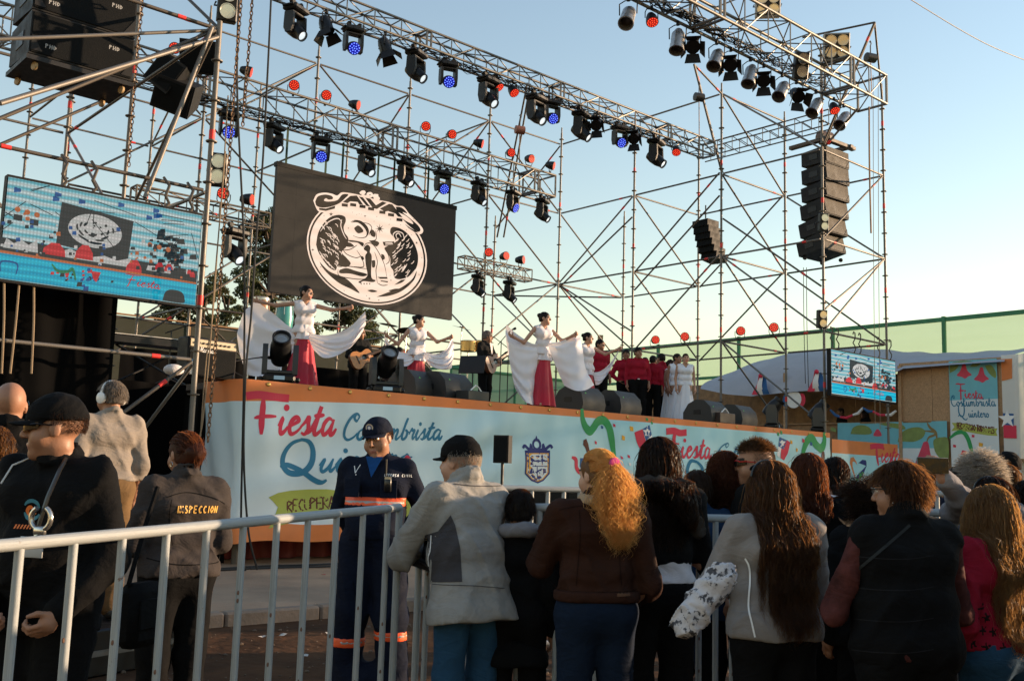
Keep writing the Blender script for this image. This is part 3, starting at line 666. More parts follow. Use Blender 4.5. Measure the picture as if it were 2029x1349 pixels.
# second logo
pr.stroke(PF([(878,252),(930,248),(980,262),(1025,258)], Z6), .13, taper=False); pr.stroke(PF([(940,262),(936,300),(942,352)], Z6), .11); pr.stroke(PF([(928,330),(980,335)], Z6), .06); pr.flush('printed_letter', RED)
word_on(pr, fpx, 'iesta', Z6(985,425), Z6(1172,435), 22, .24); pr.flush('printed_word', RED)
word_on(pr, fpx, 'C', Z6(1208,430), Z6(1272,432), 13, .22); word_on(pr, fpx, 'ostumbrista', Z6(1275,440), Z6(1600,455), 15, .24); pr.flush('printed_word', TEAL)
pr.stroke(PF([(1085,455),(1050,450),(1025,490),(1022,540),(1060,580),(1105,560),(1115,500),(1085,455)], Z6), .10); pr.flush('printed_letter', TEAL)
word_on(pr, fpx, 'uintero', Z6(1125,560), Z6(1400,565), 16, .24); pr.flush('printed_word', TEAL)
# mirrored art at the right end
pr.stroke(PF([(1805,440),(1812,370),(1830,310),(1860,298),(1885,340),(1915,365),(1938,330),(1940,258)], Z6), .2); pr.flush('printed_streamer', GREEN)
pr.poly(PF([(1650,345),(1690,310),(1712,325),(1700,400),(1678,445),(1650,430)], Z6)); pr.flush('printed_flag_red', RED)
pr.poly(PF([(1640,288),(1690,312),(1668,372),(1628,350)], Z6)); pr.flush('printed_flag_canton', BLUE)
pr.poly(PF([(1628,350),(1652,365),(1640,428),(1615,410)], Z6)); pr.flush('printed_flag_white', WHITE)
star(pr, Z6(1657,330), .14, fpx); pr.flush('printed_star', WHITE)
for (x, y, m) in ((1760,375,YEL),(1720,322,YEL),(1802,312,RED),(1855,333,BLUE),(1882,418,RED),(1630,268,GREEN),(1652,258,GREEN)):
    s = 14; pr.poly(PF([(x-s*.5,y-s),(x+s*.5,y-s*.4),(x+s*.5,y+s),(x-s*.4,y+s*.8)], Z6)); pr.flush('printed_confetti', m)
pr.stroke(PF([(1915,470),(1925,410),(1935,405)], Z6), .14); pr.flush('printed_guitar_neck', BROWN)
# brass eyelets along the top
EY = MB().lathe([(0,.028),(.006,.03),(.01,.02),(.004,.014)], axis=(0,-1,0), n=10).mesh('eyelet', M('brass', (.45,.3,.1), .35, metal=.9), 40)
for i in range(22):
    u = .35+i*.68; p = bsurf(u, BZ1-.05, .004); obj('eyelet', EY, ban, p)

# ---- short banner on the right tower
tban = thing('tower_banner', 'short banner with rainbow heart logo at the foot of the right tower', 'banner', (0,0,0))
def tsurf(u, v, off): return (u, -.10-.018*math.sin(u*4+v*2)-.01*math.sin(u*11-v)-off, v)
obj('cloth', banner_mesh('cloth', ST_W+.03, 17.95, tsurf, top=2.5, o_top=.32), tban)
pr = Print(tsurf, tban)
def tpx(px, py): p = at(px, py, Y=-.11); return (p.x, p.z)
PT = lambda pts: [tpx(*Zb(*p)) for p in pts]
pr.poly(PT([(465,1285),(425,1200),(400,1120),(410,1070),(440,1065),(470,1110),(478,1140),(455,1110),(430,1105),(428,1150),(450,1220)])); pr.flush('printed_heart_left', ORG)
pr.poly(PT([(465,1285),(475,1240),(510,1195),(545,1150),(550,1110),(520,1095),(490,1115),(480,1160),(488,1120),(515,1090),(545,1095),(552,1150),(520,1240)])); pr.flush('printed_heart_right', NAVY)
pr.poly(PT([(465,1288),(480,1230),(520,1200),(535,1215),(510,1260)])); pr.flush('printed_heart_tip', GREEN)
pr.stroke(PT([(588,970),(650,962),(724,966)]), .13, taper=False); pr.stroke(PT([(648,975),(650,1060),(665,1145)]), .12); pr.stroke(PT([(640,1065),(700,1060)]), .07); word_on(pr, tpx, 'iesta', Zb(700,1110), Zb(862,1118), 17, .24); pr.flush('printed_word', RED)

# ------------------------------------------------------------------ LED screens
def led_mat(key, a, b, strength, stripes=9., pix=140., horiz=True):
    m = bpy.data.materials.new(key); m.use_nodes = True; nt = m.node_tree; N = nt.nodes; L = nt.links; bs = N['Principled BSDF']
    bs.inputs['Base Color'].default_value = (.012,.012,.012,1); bs.inputs['Roughness'].default_value = .7; bs.inputs['Specular IOR Level'].default_value = .1
    tc = N.new('ShaderNodeTexCoord'); w = N.new('ShaderNodeTexWave'); w.bands_direction = 'Z'; w.inputs['Scale'].default_value = stripes; w.inputs['Distortion'].default_value = 2.2; w.inputs['Detail'].default_value = 3; w.inputs['Detail Scale'].default_value = .6
    L.new(tc.outputs['Object'], w.inputs['Vector']); rp = N.new('ShaderNodeMix'); rp.data_type = 'RGBA'
    rp.inputs[6].default_value = (*a,1); rp.inputs[7].default_value = (*b,1); L.new(w.outputs['Fac'], rp.inputs[0])
    vo = N.new('ShaderNodeTexVoronoi'); vo.inputs['Scale'].default_value = pix; vo.inputs['Randomness'].default_value = 0.; L.new(tc.outputs['Object'], vo.inputs['Vector'])
    mr = N.new('ShaderNodeMapRange'); mr.inputs[1].default_value = .15; mr.inputs[2].default_value = .6; mr.inputs[3].default_value = 1.15; mr.inputs[4].default_value = .55; L.new(vo.outputs[0], mr.inputs[0])
    mu = N.new('ShaderNodeMath'); mu.operation = 'MULTIPLY'; mu.inputs[1].default_value = strength; L.new(mr.outputs[0], mu.inputs[0])
    L.new(rp.outputs[2], bs.inputs['Emission Color']); L.new(mu.outputs[0], bs.inputs['Emission Strength']); MATS[key] = m; return m
PXL = 26.
LC = led_mat('led_cyan', (.10,.42,.50), (.52,.62,.62), .62, 3.6, PXL); LB = led_mat('led_blue', (.0,.36,.56), (.02,.55,.72), .62, 3.6, PXL); LK = led_mat('led_dark', (.035,.06,.07), (.05,.07,.08), .4, 3.6, PXL); LW = led_mat('led_white', (.5,.52,.5), (.62,.6,.58), .62, 3.6, PXL)
LR = led_mat('led_red', (.5,.03,.04), (.65,.05,.06), .62, 3.6, PXL); LO = led_mat('led_orange', (.5,.14,.05), (.55,.18,.08), .62, 3.6, PXL); LN = led_mat('led_navy', (.01,.08,.25), (.02,.12,.35), .62, 3.6, PXL); LG = led_mat('led_green', (.02,.2,.1), (.03,.25,.12), .62, 3.6, PXL)
CASE = M('led_case', (.008,.008,.009), .6, var=.2, spec=.2)
def feed(t, pl, P, flip=False):
    """the live picture shown on the two side screens; P maps picture coordinates (0..1, 0..1 up) to the plane"""
    def s(x, y): return P(x, y)
    def poly(pts, name, m, sm=False): pl.poly([s(*p) for p in pts], sm); pl.flush(name, m, cut=9)
    poly([(0,.24),(1,.24),(1,.38),(0,.40)], 'picture_crowd_dark', LK)
    poly([(.26,.42),(.62,.36),(.635,.80),(.27,.86)], 'picture_screen', LK)
    ring = [(.445+.135*math.cos(a), .62+.175*math.sin(a)) for a in np.linspace(0, 6.28, 28, endpoint=False)]; poly(ring, 'picture_emblem', LW)
    rg = random.Random(3)
    for k in range(26):
        a = rg.uniform(0, 6.28); q = rg.uniform(.2,.85); pl.stroke([s(.445+.12*q*math.cos(a+d)+d*.02, .62+.16*q*math.sin(a+d)) for d in (0,.25,.5)], (s(.01,0)[0]-s(0,0)[0]))
    pl.flush('picture_emblem_ink', LK, cut=9)
    for (x, w, h) in ((.10,.16,.13), (.33,.22,.12), (.5,.3,.10), (.8,.16,.12)): poly([(x-w/2,.30),(x-w*.42,.30+h*.75),(x-w*.2,.30+h*.45),(x,.30+h*.8),(x+w*.22,.30+h*.5),(x+w*.45,.30+h),(x+w/2,.30)], 'picture_skirt', LW)
    for (x, y, w, h) in ((.255,.30,.11,.13), (.40,.31,.09,.15), (.655,.24,.085,.15), (.79,.32,.05,.09), (.84,.32,.05,.09), (.96,.30,.06,.08)):
        poly([(x-w*.5,y),(x-w*.45,y+h*.5),(x-w*.15,y+h*.97),(x+w*.2,y+h),(x+w*.46,y+h*.5),(x+w*.5,y)], 'picture_red_skirt', LR)
    for k in range(60):
        x = .84+rg.gauss(0,.055); y = .52+rg.gauss(0,.09); r = rg.uniform(.008,.024); poly([(x-r,y-r*1.4),(x+r,y-r),(x+r*.7,y+r*1.6),(x-r*.8,y+r)], 'picture_tree', LK) if k < 1 else pl.poly([s(*p) for p in [(x-r,y-r*1.4),(x+r,y-r),(x+r*.7,y+r*1.6),(x-r*.8,y+r)]])
    pl.flush('picture_tree', LK, cut=9)
    for k in range(22):
        x, y = rg.random(), rg.uniform(.5,1); x2, y2 = x+rg.uniform(-.25,.25), y+rg.uniform(-.3,.3)
        pl.stroke([s(max(0,min(1,x)), min(1,y)), s(max(0,min(1,x2)), max(.45,min(1,y2)))], (s(.004,0)[0]-s(0,0)[0]), taper=False)
    pl.flush('picture_tubes', LK, cut=9)
    for k in range(9): x, y, r = rg.random(), rg.uniform(.86,.97), .016; pl.poly([s(*p) for p in [(x-r,y-r*2),(x+r,y-r),(x+r,y+r),(x-r,y+r*1.5)]])
    pl.flush('picture_blue_lamps', LN, cut=9)
    for x, y in ((.07,.70),(.115,.69),(.16,.68),(.73,.58),(.78,.57),(.83,.56)): pl.dot(s(x, y), abs(s(.014,0)[0]-s(0,0)[0]), 8)
    pl.flush('picture_orange_lamps', LO, cut=9)
    for x, y in ((.075,.62),(.15,.60)): pl.poly([s(*p) for p in [(x-.02,y-.03),(x+.02,y-.03),(x+.02,y+.03),(x-.02,y+.03)]])
    pl.flush('picture_lamps', LK, cut=9)
    for k, m_ in enumerate((LK, LW, LO, LK, LN)):
        for q in range(16):
            x, y, r = rg.random()*.97+.01, .27+rg.random()**2*.45, rg.uniform(.004,.011); pl.poly([s(*p) for p in [(x-r,y-r*2),(x+r,y-r*1.6),(x+r*.8,y+r*2.2),(x-r,y+r*1.7)]])
        pl.flush('picture_speckle', m_, cut=9)
    poly([(0,0),(1,0),(1,.235),(0,.25)], 'picture_banner', LB)
    poly([(0,.245),(1,.228),(1,.25),(0,.272)], 'picture_banner_edge', LO)
    word = [(.62,.175),(.80,.17)]
    h = abs(s(0,.045)[1]-s(0,0)[1]); x0, y0 = s(.62,.115); adv = sum(SCRIPT[c][0] for c in 'Fiesta'); script_word(pl, 'Fiesta', x0, y0, h, .24, .15, 0, (s(.80,0)[0]-s(.62,0)[0])/(adv*h)); pl.flush('picture_word', LR)
    for k in range(34):
        x, y = .37+rg.gauss(0,.07), .10+rg.gauss(0,.05); y = max(.012, min(.21, y)); r = rg.uniform(.005,.014); pl.poly([s(*p) for p in [(x-r,y-r*2),(x+r,y-r*1.5),(x+r,y+r*2),(x-r*.7,y+r*1.5)]])
        if k % 9 == 8: pl.flush('picture_confetti', [LR, LK, LN, LO][k//9 % 4], cut=9)
    pl.reset()
    pl.stroke([s(.25,.21),(s(.28,.15)),s(.33,.16),s(.35,.19),s(.37,.08)], abs(s(.015,0)[0]-s(0,0)[0])); pl.flush('picture_streamer', LG, cut=9)
    poly([(.44,.20),(.49,.20),(.47,.09),(.455,.12)], 'picture_flag', LR)
    pl.stroke([s(.19,.12),s(.17,.17),s(.2,.19),s(.22,.15),s(.19,.07),s(.165,.12)] if flip else [s(.02,.06),s(.02,.16),s(.09,.16),s(.09,.05)], abs(s(.008,0)[0]-s(0,0)[0])); pl.flush('picture_logo', LN, cut=9)
    poly([(.82,0),(.83,.09),(.86,.13),(.92,.12),(.94,.05),(.93,0)], 'picture_dark_spot', LK, True)
def screen(name, label, X0, X1, Z0, Z1, Y, thick=.12):
    t = thing(name, label, 'screen', ((X0+X1)/2, Y, Z0)); t.location = (0,0,0)
    MB().box(((X0+X1)/2, Y+thick/2+.004, (Z0+Z1)/2), (X1-X0, thick, Z1-Z0)).build('case', CASE, t)
    return t
# left side screen
pR0 = at(402, 428, Y=-.55); pR1 = at(388, 606, Y=-.55); LX1 = (pR0.x+pR1.x)/2; LZ1 = pR0.z; LZ0 = pR1.z; LX0 = LX1-(LZ1-LZ0)*16/9*1.12
ls = screen('left_led_screen', 'bright LED wall showing the live show on the left tower', LX0, LX1, LZ0-.03, LZ1+.03, -.55)
mb = MB(); mb.add([(LX0+.01,-.552,LZ0),(LX1-.01,-.552,LZ0),(LX1-.01,-.552,LZ1),(LX0+.01,-.552,LZ1)], [(0,1,2,3)]); mb.build('picture', LC, ls, smooth=None)
# visible strip begins about a third of the way in
pl = Print(lambda u, v, off: (u, -.554-off*.25, v), ls, .004)
feed(ls, pl, lambda x, y: (LX0+.03+(LX1-LX0-.05)*(.34+.66*x) if False else at(0,450,Y=-.55).x+(LX1-.02-at(0,450,Y=-.55).x)*x, LZ0+.01+(LZ1-LZ0-.02)*y))
# right small screen
a0 = at(1646, 692, Y=-.3); a1 = at(1776, 803, Y=-.3); RX0, RX1, RZ1, RZ0 = a0.x, a1.x, a0.z, at(1646, 779, Y=-.3).z
rs = screen('right_led_screen', 'small LED wall showing the live show under the right tower ledger', RX0, RX1, RZ0-.04, RZ1+.03, -.3, .1)
mb = MB(); mb.add([(RX0+.02,-.302,RZ0),(RX1-.02,-.302,RZ0),(RX1-.02,-.302,RZ1),(RX0+.02,-.302,RZ1)], [(0,1,2,3)]); mb.build('picture', LC, rs, smooth=None)
pl = Print(lambda u, v, off: (u, -.304-off*.25, v), rs, .004)
feed(rs, pl, lambda x, y: (RX0+.03+(RX1-RX0-.06)*x, RZ0+.01+(RZ1-RZ0-.02)*y), True)
# big centre screen with emblem
CYY = 6.2; c0 = at(550, 329, Y=CYY); c1 = at(904, 416, Y=CYY); c2 = at(895, 636, Y=CYY)
CX0, CX1, CZ1, CZ0 = c0.x, (c1.x+c2.x)/2, (c0.z+c1.z)/2, (c2.z+at(538, 576, Y=CYY).z)/2
cs_ = thing('centre_led_screen', 'big dark LED wall with a pale winged figure emblem above the stage', 'screen', (0,0,0))
LEDP = M('led_panel_off', (.010,.0095,.008), .7, spec=.15, var=.18, vscale=2.2, bump=.1, bscale=200, emit=(.30,.26,.23), estr=.035)
nx, nz = 10, 5
for i in range(nx):
    for j in range(nz):
        w, h = (CX1-CX0)/nx, (CZ1-CZ0)/nz
        MB().box((CX0+w*(i+.5), CYY+.05+random.uniform(-.001,.001), CZ0+h*(j+.5)), (w-.0015, .1, h-.0015)).build('panel', LEDP, cs_, smooth=None)
MB().box(((CX0+CX1)/2, CYY+.06, CZ1+.05), (CX1-CX0+.04, .14, .1)).build('header_bar', CASE, cs_)
EMB = led_mat('led_emblem', (.84,.62,.48), (.90,.70,.56), .85, 1.2, 60.)
INK = M('led_ink', (.018,.015,.012), .7, spec=.15, var=.1, emit=(.2,.17,.15), estr=.03)
pl = Print(lambda u, v, off: (u, CYY-.002-off*.5, v), cs_, .004)
def epx(x, y): p = at(590+x/5.396, 370+y/5.396, Y=CYY); return (p.x, p.z)
PE = lambda pts: [epx(*p) for p in pts]
def efl(n, m): pl.flush(n, m, cut=9)
def ell(cx, cy, rx, ry, n=40, rot=0.): return [(cx+rx*math.cos(t)*math.cos(rot)-ry*math.sin(t)*math.sin(rot), cy+rx*math.cos(t)*math.sin(rot)+ry*math.sin(t)*math.cos(rot)) for t in np.linspace(0, 2*math.pi, n, endpoint=False)]
def disc(k):   # the emblem disc in photo pixels: an ellipse through the four extreme points
    ctr = np.array((738., 695.)); ax = np.array((643., 95.))*k; ay = np.array((10., 562.))*k
    return [tuple(ctr+ax*math.cos(t)+ay*math.sin(t)) for t in np.linspace(0, 2*math.pi, 56, endpoint=False)]
pl.poly(PE(disc(1.0))); efl('emblem_rim', EMB); pl.poly(PE(disc(.975))); efl('emblem_ring', INK); pl.poly(PE(disc(.945))); efl('emblem_disc', EMB)
# title lettering
J1 = [(165,150),(200,85),(280,65),(360,75),(420,95),(470,62),(560,70),(640,85),(700,100),(760,115),(830,140),(900,150),(990,170),(1060,205),(1130,215),(1190,290),(1250,350),(1330,440),(1335,490),(1290,508),(1200,460),(1130,400),(1085,372),(1050,345),(935,300),(860,270),(760,250),(640,220),(540,205),(470,215),(400,250),(300,275),(215,260)]
pl.poly(PE(J1), True); efl('emblem_title_plate', EMB)
def inkp(pts, sm=False): pl.poly(PE(pts), sm)
inkp([(185,160),(215,105),(290,85),(360,100),(375,130),(330,140),(300,125),(280,150),(330,160),(420,145),(475,85),(540,85),(500,130),(440,180),(350,215),(260,225),(200,205)], True)
inkp([(480,165),(560,100),(630,95),(700,195),(655,190),(640,165),(560,158),(530,178)]); inkp([(650,105),(695,115),(775,215),(735,208)])
inkp([(720,118),(775,130),(835,200),(905,160),(950,175),(845,240),(800,230)]); inkp([(875,235),(975,185),(1010,190),(1120,330),(1070,320),(1045,290),(965,262),(930,268)])
inkp([(1045,215),(1110,225),(1170,285),(1120,275),(1200,340),(1290,420),(1310,470),(1270,480),(1190,420),(1120,345),(1160,370),(1230,400),(1215,365),(1150,310),(1070,270)], True)
for (x, y) in ((470,178),(560,175),(660,193),(752,218),(872,255),(965,282),(1055,335)): inkp([(x,y),(x+65,y+8),(x+62,y+40),(x-2,y+32)])
inkp([(225,228),(300,235),(400,205),(395,235),(300,260),(230,250)]); inkp([(1140,395),(1200,440),(1290,492),(1250,488),(1180,440)])
efl('emblem_title', INK)
for st in ([(665,75),(690,55),(715,60),(690,95),(760,105),(735,85)], [(760,105),(745,80),(780,72),(795,95),(765,108)], [(860,95),(820,92),(815,108),(865,122),(850,138),(810,125)]): pl.stroke(PE(st), .055, taper=False)
efl('emblem_small_word', EMB)
# wings
inkp([(195,620),(215,500),(270,400),(340,330),(430,302),(500,320),(512,370),(490,430),(500,490),(540,555),(520,640),(470,700),(520,760),(565,820),(520,860),(430,850),(400,895),(330,860),(260,770),(215,690)], True)
inkp([(990,450),(1020,430),(1100,450),(1180,510),(1250,620),(1285,740),(1270,860),(1200,960),(1090,990),(1030,970),(1020,900),(990,850),(985,760),(940,690),(930,650),(1020,610),(1040,560),(990,500)], True)
inkp([(230,800),(330,900),(440,950),(540,1000),(660,1135),(560,1090),(440,1030),(330,940),(260,860)], True); inkp([(840,1178),(960,1130),(1100,1080),(1220,990),(1270,900),(1240,1000),(1120,1110),(980,1165)], True)
inkp([(965,1110),(1040,1090),(1090,1095),(1000,1118)], True); inkp([(1030,1050),(1100,1000),(1180,950),(1120,1020)], True)
efl('emblem_wings', INK)
rg = random.Random(5)
for k in range(150):       # feather strokes
    if k % 2:
        x, y = rg.uniform(235,500), rg.uniform(350,840)
        if (x-330)**2/120**2+(y-600)**2/270**2 > 1: continue
        pl.stroke(PE([(x,y),(x+22,y+14),(x+30,y+38)]), .018)
    else:
        x, y = rg.uniform(960,1260), rg.uniform(480,960)
        if (x-1120)**2/130**2+(y-730)**2/250**2 > 1: continue
        pl.stroke(PE([(x,y),(x-14,y+22),(x-34,y+34)]), .018)
for st in ([(240,480),(300,400),(380,350),(440,345),(470,390)], [(470,350),(460,420),(490,510),(520,560)], [(1030,560),(1020,510),(1060,480),(1120,500),(1135,555)], [(1060,555),(1050,515),(1080,500),(1105,540)], [(230,690),(300,790),(400,890)], [(1262,880),(1180,970),(1060,1000)]): pl.stroke(PE(st), .022)
efl('emblem_feathers', EMB)
# crouching figure
for st in ([(565,380),(610,360),(680,375),(740,430),(755,490),(720,540),(650,545),(590,525)], [(700,385),(760,400),(790,440),(770,490),(760,520)], [(830,470),(838,520),(830,570),(760,580)], [(475,660),(520,720),(620,760),(680,740)], [(470,680),(560,670),(640,620)], [(700,650),(730,610),(790,610),(850,680),(920,820),(950,960)], [(630,680),(680,760),(705,830),(690,860),(600,855)], [(430,860),(520,850),(640,865),(740,880)], [(430,880),(440,950),(560,980),(700,990),(740,960)], [(820,700),(850,800),(835,900),(850,1030)], [(850,1030),(900,1055),(960,1050)], [(930,660),(970,740),(975,800),(940,830)]): pl.stroke(PE(st), .02)
inkp([(570,385),(630,358),(700,385),(750,445),(755,500),(725,545),(735,490),(700,430),(640,385)], True); inkp([(600,445),(640,415),(680,440),(700,480),(650,500),(620,480)], True); inkp([(770,480),(800,460),(830,500),(820,540),(780,520)], True)
inkp([(525,570),(600,575),(700,600),(690,640),(640,600),(560,590)], True); inkp([(760,580),(820,575),(870,600),(840,640),(790,605)], True); inkp([(905,590),(1030,585),(1030,635),(920,632)])
inkp([(715,640),(745,620),(775,650),(770,700),(790,750),(785,960),(830,1000),(800,1020),(700,1010),(670,1030),(650,1015),(740,960),(725,830),(720,740),(740,700),(705,670)], True); inkp([(790,790),(825,790),(825,855),(795,860)], True)
inkp([(445,890),(520,870),(620,900),(740,935),(690,960),(560,930),(450,925)], True); inkp([(850,965),(955,965),(960,985),(880,985)]); inkp([(880,1000),(965,1010),(960,1025),(890,1012)]); inkp([(670,750),(695,745),(708,775),(685,785)], True); inkp([(890,720),(920,730),(930,770),(900,780)], True); inkp([(480,590),(560,600),(600,640),(520,640)], True)
for x in (668,700,730,760): inkp([(x,1030),(x+16,1030),(x+8,1052)])
inkp([(740,1108),(795,1100),(850,1120),(790,1128)], True)
efl('emblem_figure', INK)
def spark(x, y, r, n):
    q = []
    for k in range(2*n): a = math.pi*k/n; rr = r if k % 2 == 0 else r*.28; q.append((x+rr*math.sin(a), y-rr*math.cos(a)))
    inkp(q)
for a in ((875,450,52,8), (355,295,28,5), (1270,600,18,5), (160,675,20,4), (765,1195,16,5), (865,1212,12,4), (718,315,16,4), (245,858,10,6), (1295,940,10,6), (1240,345,9,5), (495,1110,9,5), (1325,758,9,5), (815,372,8,5), (540,445,10,5), (975,405,8,5), (990,350,7,5), (845,320,8,5), (1100,410,7,5), (1160,465,7,5), (630,298,6,5), (655,292,6,5), (680,296,6,5), (585,275,6,5), (735,1165,8,5), (280,312,9,5), (1215,515,7,5), (995,1000,12,4), (985,950,8,5)): spark(*a)
efl('emblem_stars', INK)
for st in ([(935,603),(1010,598)], [(935,618),(1015,613)]): pl.stroke(PE(st), .018, taper=False)
for k in range(5): pl.stroke(PE([(585+k*16,600+k*3),(620+k*14,612+k*5),(650+k*8,640)]), .012)
efl('emblem_lines', EMB)

# drape added for shade in the open left stage side; backdrops under the left screen
DRAPE = M('drape_black', (.003,.003,.0033), .95, var=.3, vscale=3, spec=.05)
def drape(name, label, a, b_, z0, z1, n):
    a, b_ = Vector(a), Vector(b_); d = b_-a; nn = Vector((-d.y, d.x, 0)).normalized()
    o = MB().grid(lambda u, v: tuple(a+d*u+nn*(.05*math.sin(u*d.length*7)+.02*math.sin(u*d.length*17+v*3))+Vector((0,0,z0+(z1-z0)*v))), n, 6).build(name, DRAPE); return tag(o, label, 'drape')
drape('shade_drape', 'black cloth added for the shade in the open left side under the deck', (.12,.4,0), (.12,8.8,0), .13, 2.5, 90)
dl = at(0, 600, Y=.15).x; dr = at(228, 650, Y=.15).x
drape('black_backdrop', 'black backdrop hanging under the left screen', (dl-3,.15,0), (dr,.15,0), 1.2, at(100,560,Y=.15).z, 90)
drape('black_backdrop', 'black drape hiding the ground below the left tower ledger', (dl-2,1.2,0), (P0_X,1.2,0), .13, 2.7, 70) if False else None
drape('black_backdrop', 'black drape behind the sound engineer below the left ledger', (dl-3,1.6,0), (-.1,1.6,0), .13, 2.62, 90)

drape('black_backdrop', 'low black cloth added as dark background behind the musicians across the stage', (1.5,8.6,0), (11.0,8.6,0), ST_Z, ST_Z+1.25, 140)  # added sheet, stands in for the dark gear behind the dancers
# ------------------------------------------------------------------ scaffolding
LV = [2.8, 5.05, 7.3, 9.53, 11.75]; TR = .03
TAPE = M('red_tape', (.75,.035,.03), .55, var=.1)
TAPEB = M('blue_tape', (.02,.10,.45), .55, var=.1)
_std = {}
def standard_mesh(H, d=.5625, r=TR):
    """vertical scaffold tube with its rosette discs, one lathe"""
    k = (round(H, 2), r)
    if k not in _std:
        prof = [(0,.05),(.02,.05),(.021,r)]; z = .55
        while z < H-.2:
            prof += [(z-.012,r),(z-.01,.075),(z+.004,.078),(z+.008,r)]; z += d
        prof += [(H-.18,r),(H-.179,r*.75),(H,r*.75)]
        _std[k] = MB().lathe(prof, n=10).mesh('standard', STEEL, 50)
    return _std[k]
class Scaf:
    def __init__(s, name, label, base): s.t = thing(name, label, 'scaffold', base); s.b = Vector(base)
    def L(s, p): return Vector(p)-s.b
    def pole(s, x, y, H, z0=.12, r=TR):
        o = obj('standard', standard_mesh(H-z0, r=r), s.t, s.L((x, y, z0)))
        for z in np.arange(3.6+random.uniform(-.6,.6), H-.4, 2.24):
            MB().lathe([(0,r+.004),(.13,r+.004)], n=10, cap=False).build('tape_band', TAPE, o, (0,0,z-z0))
    def tube(s, name, a, b, r=None, tape=True, n=8):
        r = r or TR*.85; a, b = Vector(a), Vector(b); o = tube_obj(name, s.L(a), s.L(b), r, STEEL if random.random() < .55 else STEELD, s.t, n)
        if tape and random.random() < .5:
            d = (b-a); t = .12+.05*random.random()
            if random.random() < .5: t = 1-t
            c = a+d*t; w = .055/d.length
            tb = tube_obj('tape_band', s.L(c-d*w), s.L(c+d*w), r+.004, TAPE, s.t, n)
        return o
    def ledgers(s, pts, levels, skip=()):
        for i, (p, q) in enumerate(zip(pts[:-1], pts[1:])):
            for l in levels:
                if (i, l) in skip: continue
                d = (Vector((*q,0))-Vector((*p,0))).normalized()*.07
                s.tube('ledger', (p[0]+d.x, p[1]+d.y, LV[l]), (q[0]-d.x, q[1]-d.y, LV[l]))
    def brace(s, p, lp, q, lq, off=.06):
        d = (Vector((*q,0))-Vector((*p,0))).normalized()*off
        s.tube('brace', (p[0]+d.x, p[1]+d.y, LV[lp]-.03 if isinstance(lp, int) else lp), (q[0]-d.x, q[1]-d.y, LV[lq]+.05 if isinstance(lq, int) else lq), r=TR*.8)
X1, X2 = 14.9, 17.87; YR = [.08, 3.07, 6.14, 9.2]; YB2 = 12.28
rt = Scaf('right_scaffold_tower', 'tall steel scaffold tower with speakers at the right end of the stage', (16.4,3,0))
for x in (X1, X2):
    for y in YR[:3]: rt.pole(x, y, 12.05 if y > 1 or x > 16 else 12.2)
B_, A_, D_, C_, F_, G_ = (X1,YR[0]), (X2,YR[0]), (X1,YR[1]), (X2,YR[1]), (X1,YR[2]), (X2,YR[2])
rt.ledgers([B_, A_], [1,2,3]); rt.ledgers([D_, C_], [0,1,2,3,4]); rt.ledgers([F_, G_], [1,2,3])
rt.ledgers([B_, D_, F_], [1,2,3]); rt.ledgers([A_, C_, G_], [1,2,3]); rt.ledgers([D_, F_], [4]); rt.ledgers([C_, G_], [4])
rt.brace(A_, 3, B_, 2); rt.brace(A_, 2, B_, 1); rt.brace(A_, 2, B_, 5.6)
for l in (4,3,2,1): rt.brace(D_, l, C_, l-1)
rt.brace(D_, 4, B_, 3); rt.brace(D_, 2, B_, 1); rt.brace(D_, 8.3, B_, 6.15); rt.brace(D_, 1, B_, 0)
for l in (2,1): rt.brace(F_, l, D_, l+1); rt.brace(G_, l, C_, l+1)
rt.brace(F_, 6.75, D_, 8.95); rt.brace(C_, 2, A_, 1); rt.brace(C_, 3, A_, 2)
rt.brace(F_, 2, G_, 1); rt.brace(F_, 3, G_, 2); rt.brace(F_, 1, G_, 0)
# lattice cantilevers carrying the front and middle trusses
def cantilever(sc, foot, tip, mid):
    sc.tube('cantilever', foot, tip, r=TR*.9); sc.tube('cantilever', Vector(foot)+Vector((.12,.05,0)), Vector(tip)+Vector((.02,0,0)), r=TR*.9); sc.tube('brace', mid, tip, r=TR*.8)
tipF = at(1733, 45, Y=-1.25); cantilever(rt, (X1, YR[0], 9.6), tipF, (X2, YR[0], 11.7)); rt.tube('ledger', at(1590, 75, Y=.1), tipF, tape=False)
rt.tube('cantilever', (X1+.1, YR[0], 9.6), at(1700, 215, Y=-1.0), r=TR*.9)
tipM = at(1375, 128, Y=2.9); cantilever(rt, (X1, YR[1], 9.6), tipM, (X1, YR[1], 11.75)); rt.tube('ledger', tipM, (X1, YR[1], 11.75))
# joining scaffold to the back wall
bk = Scaf('back_scaffold_wall', 'long steel scaffold wall standing behind the stage', (9,9.2,0))
XB = [14.9, 11.95, 9.05, 6.15, 3.2, .25]
for i, x in enumerate(XB): bk.pole(x, YR[3], 12.3)
bk.pole(X2, YR[3], 10.2)
for x in XB: bk.pole(x, YB2, 12.1 if x < 14 else 10.)
row1 = [(x, YR[3]) for x in XB]; row2 = [(x, YB2) for x in XB]
bk.ledgers(row1, [1,2,3,4], skip={(0,1)}); bk.ledgers(row2, [1,2,3,4], skip={(0,4),(0,3),(1,4)})
for x in XB[1:]: bk.ledgers([(x, YR[3]), (x, YB2)], [1,2,3,4])
bk.ledgers([(X1,YR[3]), (X1,YB2)], [1,2]); bk.ledgers([(X2,YR[3]), (X1,YB2)], [1,2]); bk.ledgers([(X1,YR[3]), (X2,YR[3])], [1,2])
bk.ledgers([(X1,YR[2]), (X1,YR[3])], [1,2,3,4]); bk.ledgers([(X2,YR[2]), (X2,YR[3])], [1,2])
